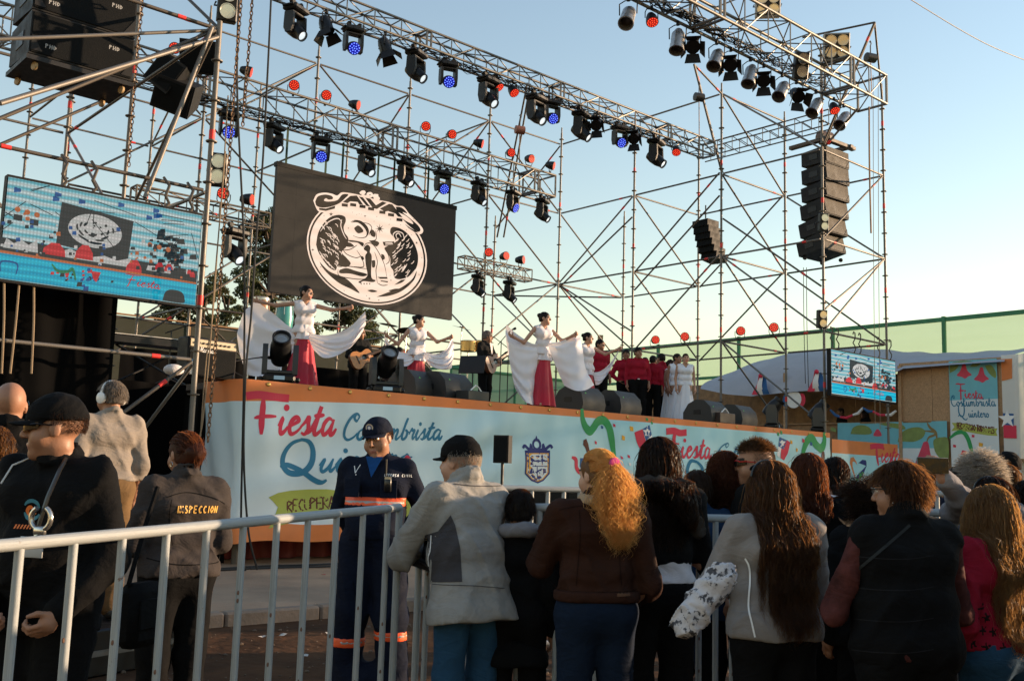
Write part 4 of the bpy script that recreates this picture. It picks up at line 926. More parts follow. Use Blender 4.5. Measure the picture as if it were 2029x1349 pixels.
for i in range(5):
    a, b_ = row1[i], row1[i+1]
    for l in (4,3,2,1):
        if i == 0 and l in (4,3): bk.brace(b_, l, a, l-1); continue
        (bk.brace(a, l, b_, l-1) if (i+l) % 2 else bk.brace(b_, l, a, l-1))
    if i in (1,3): [bk.brace(row2[i], l, row2[i+1], l-1) for l in (2,1)]
bk.brace(row1[0], 2, (X2,YR[3]), 1); bk.brace(row1[0], 7.2, (X1,YR[2]), 8.9); bk.brace((X1,YR[2]), 3, row1[0], 2); bk.brace(row1[0], 3, (X2,YR[3]), 2); bk.brace(row1[0], 2, (X1,YR[2]), 1); bk.brace(row1[0], 2, (X1,YR[2]), 5.6)
bk.brace(row1[0], 2, row1[1], 1)
for i in (0,1,2,4): bk.brace(row1[i], 4, row2[i], 3); bk.brace(row2[i], 2, row1[i], 1)
tipR = at(1045, 165, Y=6.1); bk.tube('cantilever', at(985, 470, Y=9.2), tipR); bk.tube('cantilever', at(998, 470, Y=9.2), tipR+Vector((.1,0,0)))
# left tower
lt = Scaf('left_scaffold_tower', 'steel scaffold tower at the left end holding screen and speakers', (-2.4,1.5,0))
P0 = (-.82, -.34); LXs = [P0[0], P0[0]-3.0, P0[0]-6.0]; LYs = [P0[1], P0[1]+3.05, P0[1]+6.1]
for x in LXs:
    for y in LYs[:3]:
        if x < -5 and y > 3: continue
        lt.pole(x, y, 7.6 if (x == P0[0] and y == P0[1]) else 9.8, r=.036 if y < 1 else TR)
for y in LYs[:2]: lt.ledgers([(LXs[0], y), (LXs[1], y), (LXs[2], y)], [0,1,2] if y < 1 else [1,2,3])
lt.ledgers([(LXs[0], LYs[2]), (LXs[1], LYs[2])], [1,2,3])
for x in LXs[:2]: lt.ledgers([(x, LYs[0]), (x, LYs[1]), (x, LYs[2])], [1,2] if x == LXs[0] else [0,1,2,3])
q0, q1, q2, q3 = P0, (LXs[1], LYs[0]), (LXs[0], LYs[1]), (LXs[1], LYs[1])
lt.brace(q0, 2, q1, 1); lt.brace(q0, 2, (LXs[2], LYs[0]), 1); lt.brace(q2, 2, q3, 1); lt.brace(q3, 3, q2, 2); lt.brace(q1, 2, q3, 1); lt.brace(q2, 3, q0, 2); lt.brace(q2, 1, q0, 2); lt.brace(q0, 0, q1, .3); lt.brace(q0, 2.75, (LXs[0]-.6, LYs[1]), .2); lt.brace(q2, 1, q3, 0); lt.brace(q2, 1, (LXs[0], LYs[2]), 0)
lt.brace((LXs[0], LYs[2]), 3, (LXs[1], LYs[2]), 2); lt.brace((LXs[1], LYs[2]), 2, (LXs[0], LYs[2]), 1); lt.brace(q3, 2, (LXs[1], LYs[2]), 1); lt.brace((LXs[0], LYs[2]), 2, q2, 1)
lt.tube('brace', at(420, 55, Y=P0[1]-.05), at(287, 392, Y=P0[1]-.1), r=TR); lt.tube('brace', (P0[0], P0[1], 7.2), at(0, 205, Y=P0[1]-.9), r=TR)
# link between the left tower and the back wall
bk.ledgers([(.25,YR[3]), (LXs[0], LYs[2])], [1,2,3]); bk.brace((.25,YR[3]), 3, (LXs[0], LYs[2]), 2); bk.brace((.25,YR[3]), 1, (LXs[0], LYs[2]), 2)
bk.brace((3.2,YR[3]), 2, (.25,YR[3]), 1); bk.brace((.25,YR[3]), 4, (3.2,YR[3]), 3)

# ------------------------------------------------------------------ trusses
ALU = M('aluminium', (.21,.195,.175), .5, metal=.5, var=.18, vscale=8, bump=.05, bscale=50)
ALUD = M('aluminium_dull', (.14,.12,.10), .55, metal=.5, var=.25, vscale=8)
def truss(name, label, a, b, w, h, bay, rc=.026, rd=.013, mat=ALU, mod=6):
    """box truss from a to b (bottom front chord), depth w along +Y, height h"""
    a, b = Vector(a), Vector(b); t = thing(name, label, 'truss', a); d = b-a; n = max(2, round(d.length/bay)); wv = Vector((0,w,0)); hv = Vector((0,0,h)); C = [Vector(), wv, hv, wv+hv]
    for c in C: tube_obj('chord', c, c+d, rc, mat, t)
    for i in range(n+1):
        p = d*(i/n)
        heavy = (i % mod == 0) or i == n
        for c, e in ((0,2), (1,3), (2,3), (0,1)): tube_obj('frame_bar' if heavy else 'strut', p+C[c], p+C[e], rc*.95 if heavy else rd, mat, t, 6)
        if heavy and 0 < i < n:
            for c, e in ((0,2), (1,3), (2,3), (0,1)): tube_obj('frame_bar', p+C[c]+d/n*.17, p+C[e]+d/n*.17, rc*.95, mat, t, 6)
        if i < n:
            q = d*((i+1)/n); u, v = (p, q) if i % 2 else (q, p)
            for c, e in ((0,2), (1,3), (2,3), (0,1)): tube_obj('diagonal', u+C[c], v+C[e], rd, mat, t, 6)
    return t
# middle truss over the stage (Y=3.07), back truss (Y=6.14), front truss (Y=-1.2)
mB = at(1416, 308, Y=2.85); mA = at(560, -10, Y=2.85); MZ = mB.z; MY = 2.85
truss('middle_truss', 'slim aluminium lighting truss crossing above the dancers', (1.2, MY, MZ+.02), (mB.x, MY, MZ), .38, .36, .62)
bB = at(1100, 390, Y=6.0); BZt = bB.z; BY = 6.0
truss('back_truss', 'deep aluminium lighting truss that carries the big screen', (-2.6, BY, BZt+.1), (bB.x, BY, BZt), .6, .58, .75, .03, .014)
fB = at(1757, 206, Y=-1.2); FZ = fB.z; FY = -1.2
truss('front_truss', 'deep aluminium lighting truss at top right with silver lamps', (4.2, FY, FZ), (fB.x, FY, FZ), .75, .72, .8, .034, .015)
s0, s1 = at(920, 534, Y=8.2), at(1054, 553, Y=8.2)
truss('small_truss', 'short hanging truss with three red lamps right of the big screen', (s0.x, 8.2, (s0.z+s1.z)/2), (s1.x, 8.2, (s0.z+s1.z)/2), .3, .33, .34, .018, .011, ALUD, 9)
s0, s1 = at(393, 425, Y=5.2), at(534, 452, Y=5.2)
truss('small_truss', 'short hanging truss with two red lamps beside the left screen', (s0.x-1.2, 5.2, s1.z), (s1.x, 5.2, s1.z), .28, .3, .5, .02, .011, ALUD, 9)
s0, s1 = at(1475, 188, Y=4.8), at(1650, 120, Y=0.6)
tt = thing('lattice_girder', 'narrow lattice girder behind the silver lamps of the front truss', 'girder', (X1+1.2, .6, 10.6))
for z in (0,.4):
    for x in (0,.35): tube_obj('chord', (x,0,z), (x,4.2,z), .02, ALUD, tt, 6)
for i in range(9):
    y = .5*i
    for x in (0,.35): tube_obj('strut', (x,y,0), (x,y,.4), .011, ALUD, tt, 6); (tube_obj('diagonal', (x,y,0), (x,y+.5,.4), .011, ALUD, tt, 6) if i < 8 else None)
# ------------------------------------------------------------------ lighting fixtures
BLK = M('fixture_black', (.009,.009,.010), .42, var=.25, vscale=12, spec=.35); BLK2 = M('fixture_dark', (.016,.016,.018), .5, spec=.3, var=.25, vscale=10)
GLASS = M('lens_glass', (.05,.06,.07), .08, spec=.9, var=0, coat=1., emit=(.75,.85,.9), estr=.04)
GLASSW = M('lens_lit', (.6,.65,.68), .15, var=0, coat=1., emit=(.85,.95,1.), estr=.5)
REFL = M('reflector', (.6,.56,.5), .22, metal=.85, var=.1)
LEDR = M('led_dot_red', (.4,.02,.01), .3, var=0, emit=(1.,.09,.03), estr=.85); LEDB = M('led_dot_blue', (.02,.02,.4), .3, var=0, emit=(.16,.28,1.), estr=1.0)
FACER = M('led_face_red', (.10,.006,.006), .35, var=0, emit=(.85,.012,.01), estr=.22); FACEB = M('led_face_blue', (.006,.006,.12), .35, var=0, emit=(.008,.008,.8), estr=.22)
SILV = M('parcan_silver', (.52,.49,.45), .3, metal=.85, var=.2, vscale=9)
def rotm(yaw, tilt):
    """matrix whose +Z axis points along (yaw from +X, tilt above horizon)"""
    d = Vector((math.cos(tilt)*math.cos(yaw), math.cos(tilt)*math.sin(yaw), math.sin(tilt))); return d.to_track_quat('Z', 'Y').to_matrix()
PM = {}
def proto(key, fn):
    if key not in PM: PM[key] = fn()
    return PM[key]
def p_clamp():
    mb = MB(); mb.box((0,0,-.03), (.05,.06,.09), bev=.01); mb.cyl((-.035,0,.01), (.035,0,.01), .045, n=10); return mb.mesh('clamp', BLK2, 40)
def dots(n_ring, r, mat, rad=.012):
    mb = MB(); 
    def d(x, y): mb.lathe([(0,rad),(.006,rad*.8)], (x, y, 0), n=6)
    d(0,0)
    for k, q in enumerate(n_ring):
        for i in range(q): a = 2*math.pi*i/q+k*.3; d(r*(k+1)/len(n_ring)*math.cos(a)*.86, r*(k+1)/len(n_ring)*math.sin(a)*.86)
    return mb.mesh('led_dots', mat, None)
def add_dots(key, rings, r, mat, parent, loc, rad=.012):
    o = obj('led_dots', proto(key, lambda: dots(rings, r, mat, rad)), parent, loc); o['kind'] = 'stuff'; return o
def moving_head(p, label, yaw, tilt, s=1., blue=False, lit=.9, group=None):
    """hangs from p; parts clamp, base, yoke, head > lens"""
    t = thing('moving_head_light' if not blue else 'led_wash_light', label, 'stage light', p, group=group); t.scale = (s,s,s)
    by = yaw+math.pi/2
    for q in (-.11,.11): obj('clamp', proto('clamp', p_clamp), t, (q*math.cos(by), q*math.sin(by), -.02), (0,0,yaw))
    def base():
        mb = MB(); mb.box((0,0,0), (.30,.40,.10), bev=.025); mb.box((0,0,.055), (.2,.25,.03), bev=.01)
        for q in (-1,1): mb.box((0,q*.22,.01), (.24,.05,.04), bev=.015)
        mb.box((.152,0,.0), (.006,.12,.05)); return mb.mesh('base', BLK, 35)
    obj('base', proto('mh_base', base), t, (0,0,-.13), (0,0,yaw))
    def yoke():
        mb = MB(); mb.box((0,0,-.03), (.16,.30,.05), bev=.015)
        for q in (-1,1): mb.prism([(-.09,-.03),(.09,-.03),(.10,-.26),(.06,-.40),(-.06,-.40),(-.10,-.26)], .055, 'y', q*.165-.0275)
        return mb.mesh('yoke', BLK2, 35)
    obj('yoke', proto('mh_yoke', yoke), t, (0,0,-.19), (0,0,yaw))
    if blue:
        def head(): mb = MB(); mb.lathe([(-.13,.06),(-.12,.10),(-.02,.125),(.06,.135),(.10,.135),(.105,.125)], n=20); return mb.mesh('head', BLK2, 40)
        h = obj('head', proto('wash_head', head), t, (0,0,-.50), rotm(yaw, tilt))
        f = obj('led_face', proto('wash_face', lambda: MB().lathe([(0,.122),(.004,.12)], n=20).mesh('led_face', FACEB, 40)), h, (0,0,.106))
        add_dots('blue_dots', (6,12), .118, LEDB, f, (0,0,.005), .0135)
    else:
        def head(): mb = MB(); mb.lathe([(-.22,.05),(-.20,.10),(-.08,.125),(.05,.125),(.10,.115),(.18,.095),(.20,.10),(.225,.10),(.225,.08),(.19,.078)], n=20); return mb.mesh('head', BLK, 40)
        h = obj('head', proto('mh_head', head), t, (0,0,-.50), rotm(yaw, tilt))
        obj('lens', proto('mh_lens%d' % (lit > .5), lambda: MB().lathe([(0,.078),(.012,.06),(.018,.02)], n=18).mesh('lens', GLASSW if lit > .5 else GLASS, 60)), h, (0,0,.192))
    return t
def led_par(p, label, yaw, tilt, s=1., stand=True, group=None, off=False):
    """p = mounting point; the can sits above (stand) or hangs below it"""
    t = thing('led_par_light', label, 'stage light', p, group=group); s *= .88; t.scale = (s,s,s); k = 1 if stand else -1
    def br():
        mb = MB()
        for q in (-1,1): mb.tube([(0,q*.10,0),(0,q*.135,.08),(0,q*.135,.20)], .010, 6)
        mb.box((0,0,0), (.03,.21,.02)); mb.box((0,0,-.03), (.05,.05,.06)); return mb.mesh('bracket', BLK2, 40)
    obj('bracket', proto('par_br', br), t, None, (0 if k > 0 else math.pi, 0, yaw if k > 0 else yaw))
    def can(): mb = MB(); mb.lathe([(-.13,.04),(-.12,.075),(-.03,.11),(.06,.125),(.12,.128),(.122,.118)], n=18); mb.box((0,0,-.12), (.05,.1,.05)); return mb.mesh('can', BLK, 40)
    c = obj('can', proto('par_can', can), t, (0,0,.20*k), rotm(yaw, tilt))
    f = obj('led_face', proto('par_face', lambda: MB().lathe([(0,.115),(.004,.113)], n=18).mesh('led_face', FACER, 40)), c, (0,0,.123))
    add_dots('red_dots', (6,12), .108, LEDR, f, (0,0,.005), .0125)
    return t
def par_can(p, label, yaw, tilt, s=1., group=None):
    t = thing('par_can_light', label, 'stage light', p, group=group); t.scale = (s,s,s)
    def br():
        mb = MB(); mb.tube([(0,-.15,-.30),(0,-.155,-.1),(0,-.06,-.05),(0,.06,-.05),(0,.155,-.1),(0,.15,-.30)], .011, 6); mb.box((0,0,-.02), (.05,.05,.08)); return mb.mesh('bracket', BLK2, 40)
    obj('bracket', proto('pc_br', br), t, None, (0,0,yaw))
    def can(): mb = MB(); mb.lathe([(-.22,.03),(-.21,.07),(-.17,.085),(-.12,.115),(-.10,.12),(.14,.12),(.145,.128),(.26,.128),(.262,.138),(.28,.138),(.28,.118),(.0,.10)], n=20, cap=False); mb.lathe([(-.05,.118),(0,.02)], n=16); return mb.mesh('can', SILV, 40)
    c = obj('can', proto('pc_can', can), t, (0,0,-.32), rotm(yaw, tilt))
    def clips():
        mb = MB()
        for a in (0,2.1,4.2): mb.box((.145*math.cos(a), .145*math.sin(a), .272), (.03,.03,.03))
        return mb.mesh('clip', BLK2, None)
    obj('lamp_glass', proto('pc_glass', lambda: MB().lathe([(0,.117),(.01,.08)], n=16).mesh('lamp_glass', M('dark_glass', (.03,.02,.02), .2, var=0), 40)), c, (0,0,.14))
    return t
def fresnel(p, label, yaw, tilt, s=1., group=None):
    t = thing('fresnel_light', label, 'stage light', p, group=group); t.scale = (s,s,s)
    def br():
        mb = MB(); mb.tube([(0,-.14,-.28),(0,-.145,-.1),(0,-.06,-.05),(0,.06,-.05),(0,.145,-.1),(0,.14,-.28)], .010, 6); mb.box((0,0,-.02), (.05,.05,.08))
        for q in (-1,1): mb.cyl((0,q*.14,-.28), (0,q*.18,-.28), .02, n=8)
        return mb.mesh('bracket', BLK2, 40)
    obj('bracket', proto('fr_br', br), t, None, (0,0,yaw))
    def body():
        mb = MB(); mb.lathe([(-.17,.05),(-.16,.09),(-.06,.12),(.10,.125),(.11,.135),(.14,.135),(.14,.10)], n=16)
        for q in range(5): mb.box((0,0,-.13+.045*q), (.05,.262-.02*abs(q-3),.012))
        return mb.mesh('body', BLK, 40)
    c = obj('body', proto('fr_body', body), t, (0,0,-.29), rotm(yaw, tilt))
    dm = proto('fr_door', lambda: MB().prism([(-.11,0),(.11,0),(.15,.19),(-.15,.19)], .006, 'y').mesh('barn_door', BLK2, None))
    for k, a in enumerate((0,90,180,270)):
        r = Matrix.Rotation(R(a), 3, 'Z') @ Matrix.Rotation(R(-28 if k % 2 else -40), 3, 'X'); v = Matrix.Rotation(R(a), 3, 'Z') @ Vector((0,.125,.14)); obj('barn_door', dm, c, v, r)
    return t
def blinder(p, label, yaw, tilt, n=2, s=1., case=None, grey=False):
    t = thing('blinder_light', label, 'stage light', p); t.scale = (s,s,s)
    cm = M('case_grey', (.32,.30,.27), .5, var=.2) if grey else BLK
    h = .21*n if n == 2 else .44; w = .24 if n == 2 else .44
    g = obj('case', MB().box((0,0,-.07), (w, h+.03, .14), bev=.015).mesh('case', cm, 30), t, None, rotm(yaw, tilt))
    if n == 4: MB().box((0,0,.003), (w-.05,h-.03,.01)).build('baffle', BLK, g)
    cells = [(0,q) for q in (-.105,.105)] if n == 2 else [(a,b_) for a in (-.1,.1) for b_ in (-.1,.1)]
    for a, b_ in cells:
        c = MB().lathe([(.012,.095),(.02,.095),(.02,.088),(-.02,.06),(-.035,.03)], n=18).build('reflector', REFL, g, (a, b_, .006)); MB().sphere((0,0,-.01), .022, 8, 6).build('bulb', M('bulb', (.6,.45,.2), .3, var=0), c)
    MB().tube([(-w*.5-.02,0,-.05),(-w*.5-.03,0,-.2),(w*.5+.03,0,-.2),(w*.5+.02,0,-.05)], .011, 6).build('bracket', BLK2, g)
    return t
TOAUD = R(-90); TOCAM = math.atan2(-DH.y, -DH.x)
def on_truss(px, py, Y, z): p = at(px, py, Y=Y); p.z = z; return p
G1 = None
# middle truss: moving heads with clear lens, blue washes, fresnels, red pars
NTH = ['first', 'second', 'third', 'fourth', 'fifth', 'sixth', 'seventh', 'eighth', 'ninth', 'tenth', 'eleventh', 'twelfth']
rg = random.Random(2)
for k, px_py in enumerate(((585,50),(825,118),(968,175),(1063,212),(1152,240),(1300,300))):
    moving_head(on_truss(*px_py, MY+.1, MZ-.03), NTH[k]+' clear lens moving head from the left on the middle truss', R(-75)+rg.uniform(-.15,.15), R(-38), 1.05+.02*k)
for k, px_py in enumerate(((700,80),(888,152),(1093,225),(1228,270))):
    moving_head(on_truss(*px_py, MY+.1, MZ-.03), NTH[k]+' blue glowing wash light from the left on the middle truss', R(-105)+rg.uniform(-.2,.2), R(-28), .93, blue=True)
for k, px_py in enumerate(((645,60),(762,105),(1183,265),(1257,292))):
    fresnel(on_truss(*px_py, MY, MZ-.01), NTH[k]+' black barn door lamp from the left on the middle truss', R((-60,-40,-150,-150)[k]), R((-72,-70,-35,-35)[k]), 1.0)
for k, px_py in enumerate(((984,180),(1015,195),(1340,312))):
    led_par(on_truss(*px_py, MY+.1, MZ-.01), NTH[k]+' red lamp from the left hanging under the middle truss', R((-70,-90,-140)[k]), R(-50), 1.0, stand=False)
# back truss
for k, px_py in enumerate(((545,240),(728,296),(805,316),(950,356),(1075,393))):
    moving_head(on_truss(*px_py, BY+.15, BZt-.03), NTH[k]+' clear lens moving head from the left under the back truss', R(-70)+rg.uniform(-.2,.2), R(-36), 1.02)
for k, px_py in enumerate(((455,222),(637,268),(878,336),(1017,378))):
    moving_head(on_truss(*px_py, BY+.15, BZt-.03), NTH[k]+' blue glowing wash light from the left under the back truss', R((-105,-105,-95,-70)[k]), R(-25), .98, blue=True)
for k, (px, py) in enumerate(((347,90),(488,135),(582,165),(645,185),(702,202),(843,250),(893,266),(948,282),(1010,303),(1048,314),(1090,330))):
    led_par(on_truss(px, py, BY+.02, BZt+.64), NTH[k]+' red lamp from the left along the top of the back truss', R((-120,-40,-118,-112,-60,-125,-110,-55,-112,-95,-62)[k])+.1, R(-14), 1.02)
# small trusses
for k, (px, py) in enumerate(((968,505),(998,512),(1030,520))):
    p = at(px, py, Y=8.25); p.z = at(985, 543, Y=8.2).z+.36; led_par(p, ('leftmost', 'middle', 'rightmost')[k]+' of the three red lamps on the short truss beside the big screen', R((-128,-92,-62)[k]), R(0), 1.1)
for k, (px, py) in enumerate(((948,545),(1010,555))):
    p = at(px, py, Y=8.3); p.z = at(985, 543, Y=8.2).z-.03; moving_head(p, ('left', 'right')[k]+' moving head hanging under the short truss beside the big screen', R(-60), R(-40), 1.0)
for k, (px, py) in enumerate(((443,395),(488,402))):
    p = at(px, py, Y=5.25); p.z = at(465, 440, Y=5.2).z+.33; led_par(p, ('left', 'right')[k]+' red lamp on the short truss next to the left screen', R((-122,-50)[k]), R(-5), 1.05)
p = at(468, 440, Y=5.3); p.z = at(465, 440, Y=5.2).z-.03; moving_head(p, 'moving head hanging under the short truss next to the left screen', R(-78), R(-38), 1.15)
# front truss
for k, (px, py) in enumerate(((1245,15),(1343,58),(1420,95),(1487,128),(1550,160),(1617,195),(1672,222))):
    par_can(on_truss(px, py, FY+.72, FZ-.03), NTH[k]+' silver par can from the left under the front truss', R(-165)+rg.uniform(-.25,.25), R((-52,-68,-55,-62,-50,-50,-45)[k]), 1.12)
for k, (px, py, f) in enumerate(((1291,25,0),(1373,62,1),(1448,110,1),(1513,142,1),(1578,172,1),(1652,212,0))):
    q = on_truss(px, py, FY+.72, FZ-.03)
    if f: fresnel(q, NTH[k]+' black lamp from the left between the silver cans', R(-140)+rg.uniform(-.4,.4), R(-42), 1.1)
    else: led_par(q, NTH[k]+' black lamp from the left between the silver cans', R(-120), R(-60), 1.1, stand=False)
blinder(on_truss(1658, 75, FY+.3, FZ+1.0), 'grey four cell blinder standing on the front truss', R(-140), R(-12), 4, 1.35, grey=True)
blinder(at(1522, 8, Y=FY+.3), 'grey four cell blinder cut off by the top edge', R(-140), R(-12), 4, 1.2, grey=True)
blinder(at(1590, 130, Y=FY+.1), 'black two cell blinder inside the front truss', R(-125), R(-15), 2, 1.3)
blinder(at(432, 335, Y=P0[1]-.05), 'black two cell blinder on the left tower pole', R(-115), R(-4), 2, .98).rotation_euler = (0,0,0)
blinder(at(452, 6, Y=P0[1]-.1), 'black two cell blinder at the top of the left tower pole', R(-110), R(-8), 2, 1.1)
for k, (px, py) in enumerate(((1634,440),(1631,632))): blinder(at(px, py, Y=-.12), ('upper', 'lower')[k]+' black two cell blinder on the right tower front pole', R(-120), R(-4), 2, .95)
# red pars on the right ledger
for k, (px, py) in enumerate(((1297,684),(1358,682),(1466,668),(1534,659))):
    f = (3.07+6.14)/2
    Yk = (7.4, 5.0, 2.4, 1.2)[k]; p = at(px, py, X=X1); p.z = LV[1]+.02
    led_par(p, NTH[k]+' red lamp from the left on the low ledger of the right tower', R((-125,-150,-132,-150)[k]), R(0), 1.05)

# floor beams on the stage edge
def floor_beam(px, py, Y, label, yaw, tilt, s=1.):
    p = at(px, py, Y=Y); p.z = ST_Z; t = thing('floor_moving_head', label, 'stage light', p); t.scale = (s,s,s)
    def base():
        mb = MB(); mb.box((0,0,.07), (.30,.42,.11), bev=.03); mb.box((0,0,.01), (.24,.36,.03))
        for q in (-1,1): mb.box((0,q*.24,.06), (.2,.07,.06), bev=.02)
        return mb.mesh('base', BLK, 35)
    b_ = obj('base', proto('fb_base', base), t, None, (0,0,yaw)); MB().box((.152,0,.075), (.004,.14,.05)).build('display', M('display', (.1,.13,.16), .2, var=0, emit=(.2,.35,.45), estr=.25), b_)
    def yoke():
        mb = MB(); mb.box((0,0,.155), (.2,.36,.05), bev=.015)
        for q in (-1,1): mb.prism([(-.11,.13),(.11,.13),(.12,.40),(.07,.53),(-.07,.53),(-.12,.40)], .07, 'y', q*.20-.035)
        return mb.mesh('yoke', M('yoke_grey', (.03,.032,.033), .45, var=.2), 35)
    obj('yoke', proto('fb_yoke', yoke), t, None, (0,0,yaw))
    def head(): mb = MB(); mb.lathe([(-.20,.07),(-.19,.12),(-.06,.145),(.10,.14),(.20,.115),(.22,.125),(.27,.125),(.27,.105),(.22,.10)], n=22); return mb.mesh('head', BLK, 40)
    h = obj('head', proto('fb_head', head), t, (0,0,.45), rotm(yaw, tilt)); obj('lens', proto('fb_lens', lambda: MB().lathe([(0,.10),(.02,.07),(.028,.02)], n=20).mesh('lens', GLASS, 60)), h, (0,0,.225))
floor_beam(556, 700, .35, 'leftmost black floor light in front of the left dancer', R(-118), R(38), 1.08)
floor_beam(766, 725, .45, 'second black floor light in front of the second dancer', R(-112), R(38), 1.08)
floor_beam(1530, 812, .5, 'third black floor light at the right end of the stage', R(-60), R(48), 1.05)
floor_beam(1620, 828, .35, 'rightmost black floor light beside the right tower pole', R(-55), R(50), 1.1)
# wedges
def wedge(px, py, Y, label, yaw, s=1.):
    p = at(px, py, Y=Y); p.z = ST_Z+.005; t = thing('monitor_wedge', label, 'speaker', p, yaw); t.scale = (s,s,s)
    poly = [(-.30,0),(-.33,.13),(-.29,.30),(-.15,.43),(.03,.445),(.20,.36),(.31,.19),(.31,.04),(.27,0)]
    mb = MB(); mb.prism(poly, .66, 'x', -.33); mb.build('cabinet', M('wedge_grey', (.035,.033,.031), .6, var=.2, bump=.15, bscale=150), t)
    n = Vector((0,.62,.78)); mb = MB(); mb.prism([(.305,.19),(.19,.365),(.205,.37),(.318,.195)], .60, 'x', -.30); mb.build('grille', M('grille', (.02,.02,.02), .7, var=.2, bump=.5, bscale=220), t)
    for q in (-1,1): MB().box((q*.333, 0, .2), (.006,.16,.09), bev=.002).build('handle', BLK, t)
    MB().box((-.2, -.286, .30), (.05,.006,.02), rot=Euler((0,.6,0)), bev=.002).build('sticker', M('sticker_green', (.1,.6,.1), .6, var=0), t)
for a in ((880,755,.75,'front wedge monitor at stage centre left',R(12)), (822,748,.95,'wedge monitor hidden beside the second floor light',R(12)), (1148,785,.55,'left wedge of the pair by the middle dancer',R(8)), (1222,790,.6,'right wedge of the pair by the middle dancer',R(8)), (1398,812,.5,'left wedge of the pair by the white dress women',R(8)), (1458,815,.7,'right wedge of the pair by the white dress women',R(8))): wedge(*a, s=1.08)
for k, (px, py, Y, w, h, c) in enumerate(((945,776,.12,.5,.16,(.03,.035,.033)), (1438,822,.1,.62,.22,(.05,.03,.022)))):
    p = at(px, py, Y=Y); t = thing('power_box', ['low grey patch box with cables at the stage edge', 'brown wooden box in front of the right wedges'][k], 'box', (p.x, Y, ST_Z+.002), R(6)); MB().box((0,.1,h/2), (w,.3,h), bev=.01).build('case', M('pbox%d' % k, c, .6, var=.25), t)
    MB().tube([(-w*.3,0,h),(-w*.1,-.02,h+.09),(w*.1,.02,h+.07),(w*.2,0,h)], .012, 6).build('cable', WHITE, t)

# ------------------------------------------------------------------ line arrays
CAB = M('array_cab', (.012,.012,.013), .6, spec=.25, var=.25, vscale=6, bump=.1, bscale=60); GRL = M('array_grille', (.075,.062,.048), .75, var=.35, vscale=3, bump=.4, bscale=160); GRLD = M('array_grille_dark', (.006,.007,.008), .8, spec=.12, var=.3, vscale=4, bump=.4, bscale=160)
def array_box(t, c, w, d, h, pitch, yaw, g, logo=None):
    rot = Matrix.Rotation(yaw, 3, 'Z') @ Matrix.Rotation(pitch, 3, 'X'); b_ = MB().prism([(-d/2,-h*.5),(d/2,-h*.42),(d/2,h*.42),(-d/2,h*.5)], w, 'x', -w/2).build('cabinet', CAB, t, c, rot)
    MB().box((0,-d/2-.008,0), (w-.05,.016,h-.05)).build('grille', g, b_)
    for q in (-1,1):
        MB().prism([(0,-h*.42),(.14,-h*.42),(0,-h*.05)], .01, 'y', -d/2-.024).build('corner_plate', CAB, b_, (q*w/2-q*.02, 0, 0), None, 40, (-q,1,1))
        MB().box((q*(w/2+.004), 0, 0), (.012, d*.35, h*.34), bev=.003).build('handle', BLK, b_)
    if logo:
        pr = Print(lambda u, v, off: (u, -d/2-.018-off*.3, v), b_, .004)
        for x in (-w*.3, w*.3): caps_word(pr, logo, x-.07, -h*.3 if x < 0 else h*.1, .055, .2, .9)
        pr.flush('logo', M('logo_grey', (.35,.35,.35), .6, var=0), cut=9)
    return b_
def casters(t, c, w, d, n=4):
    for k in range(n):
        q = Vector((w*.42*(1 if k % 2 else -1), d*.4*(1 if k > 1 else -1), -.06)); MB().lathe([(-.02,.045),(-.015,.055),(.015,.055),(.02,.045)], axis=(1,.3,0), n=12).build('caster', M('caster_tan', (.35,.24,.12), .6, var=.2) if w > 1.2 else BLK2, t, c+q)
# right array: hangs inside the right tower bay
ra = at(1636, 420, Y=1.4); t = thing('line_array', 'dusty seven box loudspeaker array hanging in the right tower', 'speaker', (ra.x, 1.4, 5.5)); bx = ra.x
zt = at(1640, 305, Y=1.4).z; z = zt; y0 = 0.
for k in range(6):
    pt = R(1.5+3.2*k*.8); h = .47; z -= h*.5; array_box(t, Vector((0, y0, z-5.5)), 1.05, .75, h-.02, -pt*.9, R(-4), GRL); z -= h*.5+.005; y0 += .03*k*.5
MB().box((0,0,0), (1.5,.14,.10), bev=.01).build('bumper', STEELD, t, (-.05,-.4,zt+.16-5.5), (0,0,R(-4))); MB().box((0,0,0), (.14,1.3,.10), bev=.01).build('bumper', STEELD, t, (.5,.1,zt+.162-5.5), (0,0,R(-4))); MB().box((0,0,0), (.14,1.3,.10), bev=.01).build('bumper', STEELD, t, (-.55,.1,zt+.158-5.5), (0,0,R(-4)))
casters(t, Vector((0,.1,z-5.5)), 1.0, .7); MB().lathe([(-.2,.14),(-.18,.17),(.18,.17),(.2,.14)], axis=(1,-.3,0), n=14).build('hoist', M('hoist_brown', (.12,.07,.05), .6, var=.3), t, (0,0,zt+.42-5.5))
# left array with letters on the boxes
la = at(140, 150, Y=.9); t = thing('line_array', 'black loudspeaker array with white letters at top left', 'speaker', (la.x, .9, la.z)); wA = (at(243,160,Y=.9)-at(42,110,Y=.9)).length
for k in range(3): array_box(t, Vector((0,.02*k,.28+.60*k)), wA, .85, .58, 0., 0., GRLD, 'PHD')
MB().box((0,0,-.06), (wA+.05,.9,.06)).build('dolly', BLK2, t); casters(t, Vector((0,0,-.08)), wA, .9)
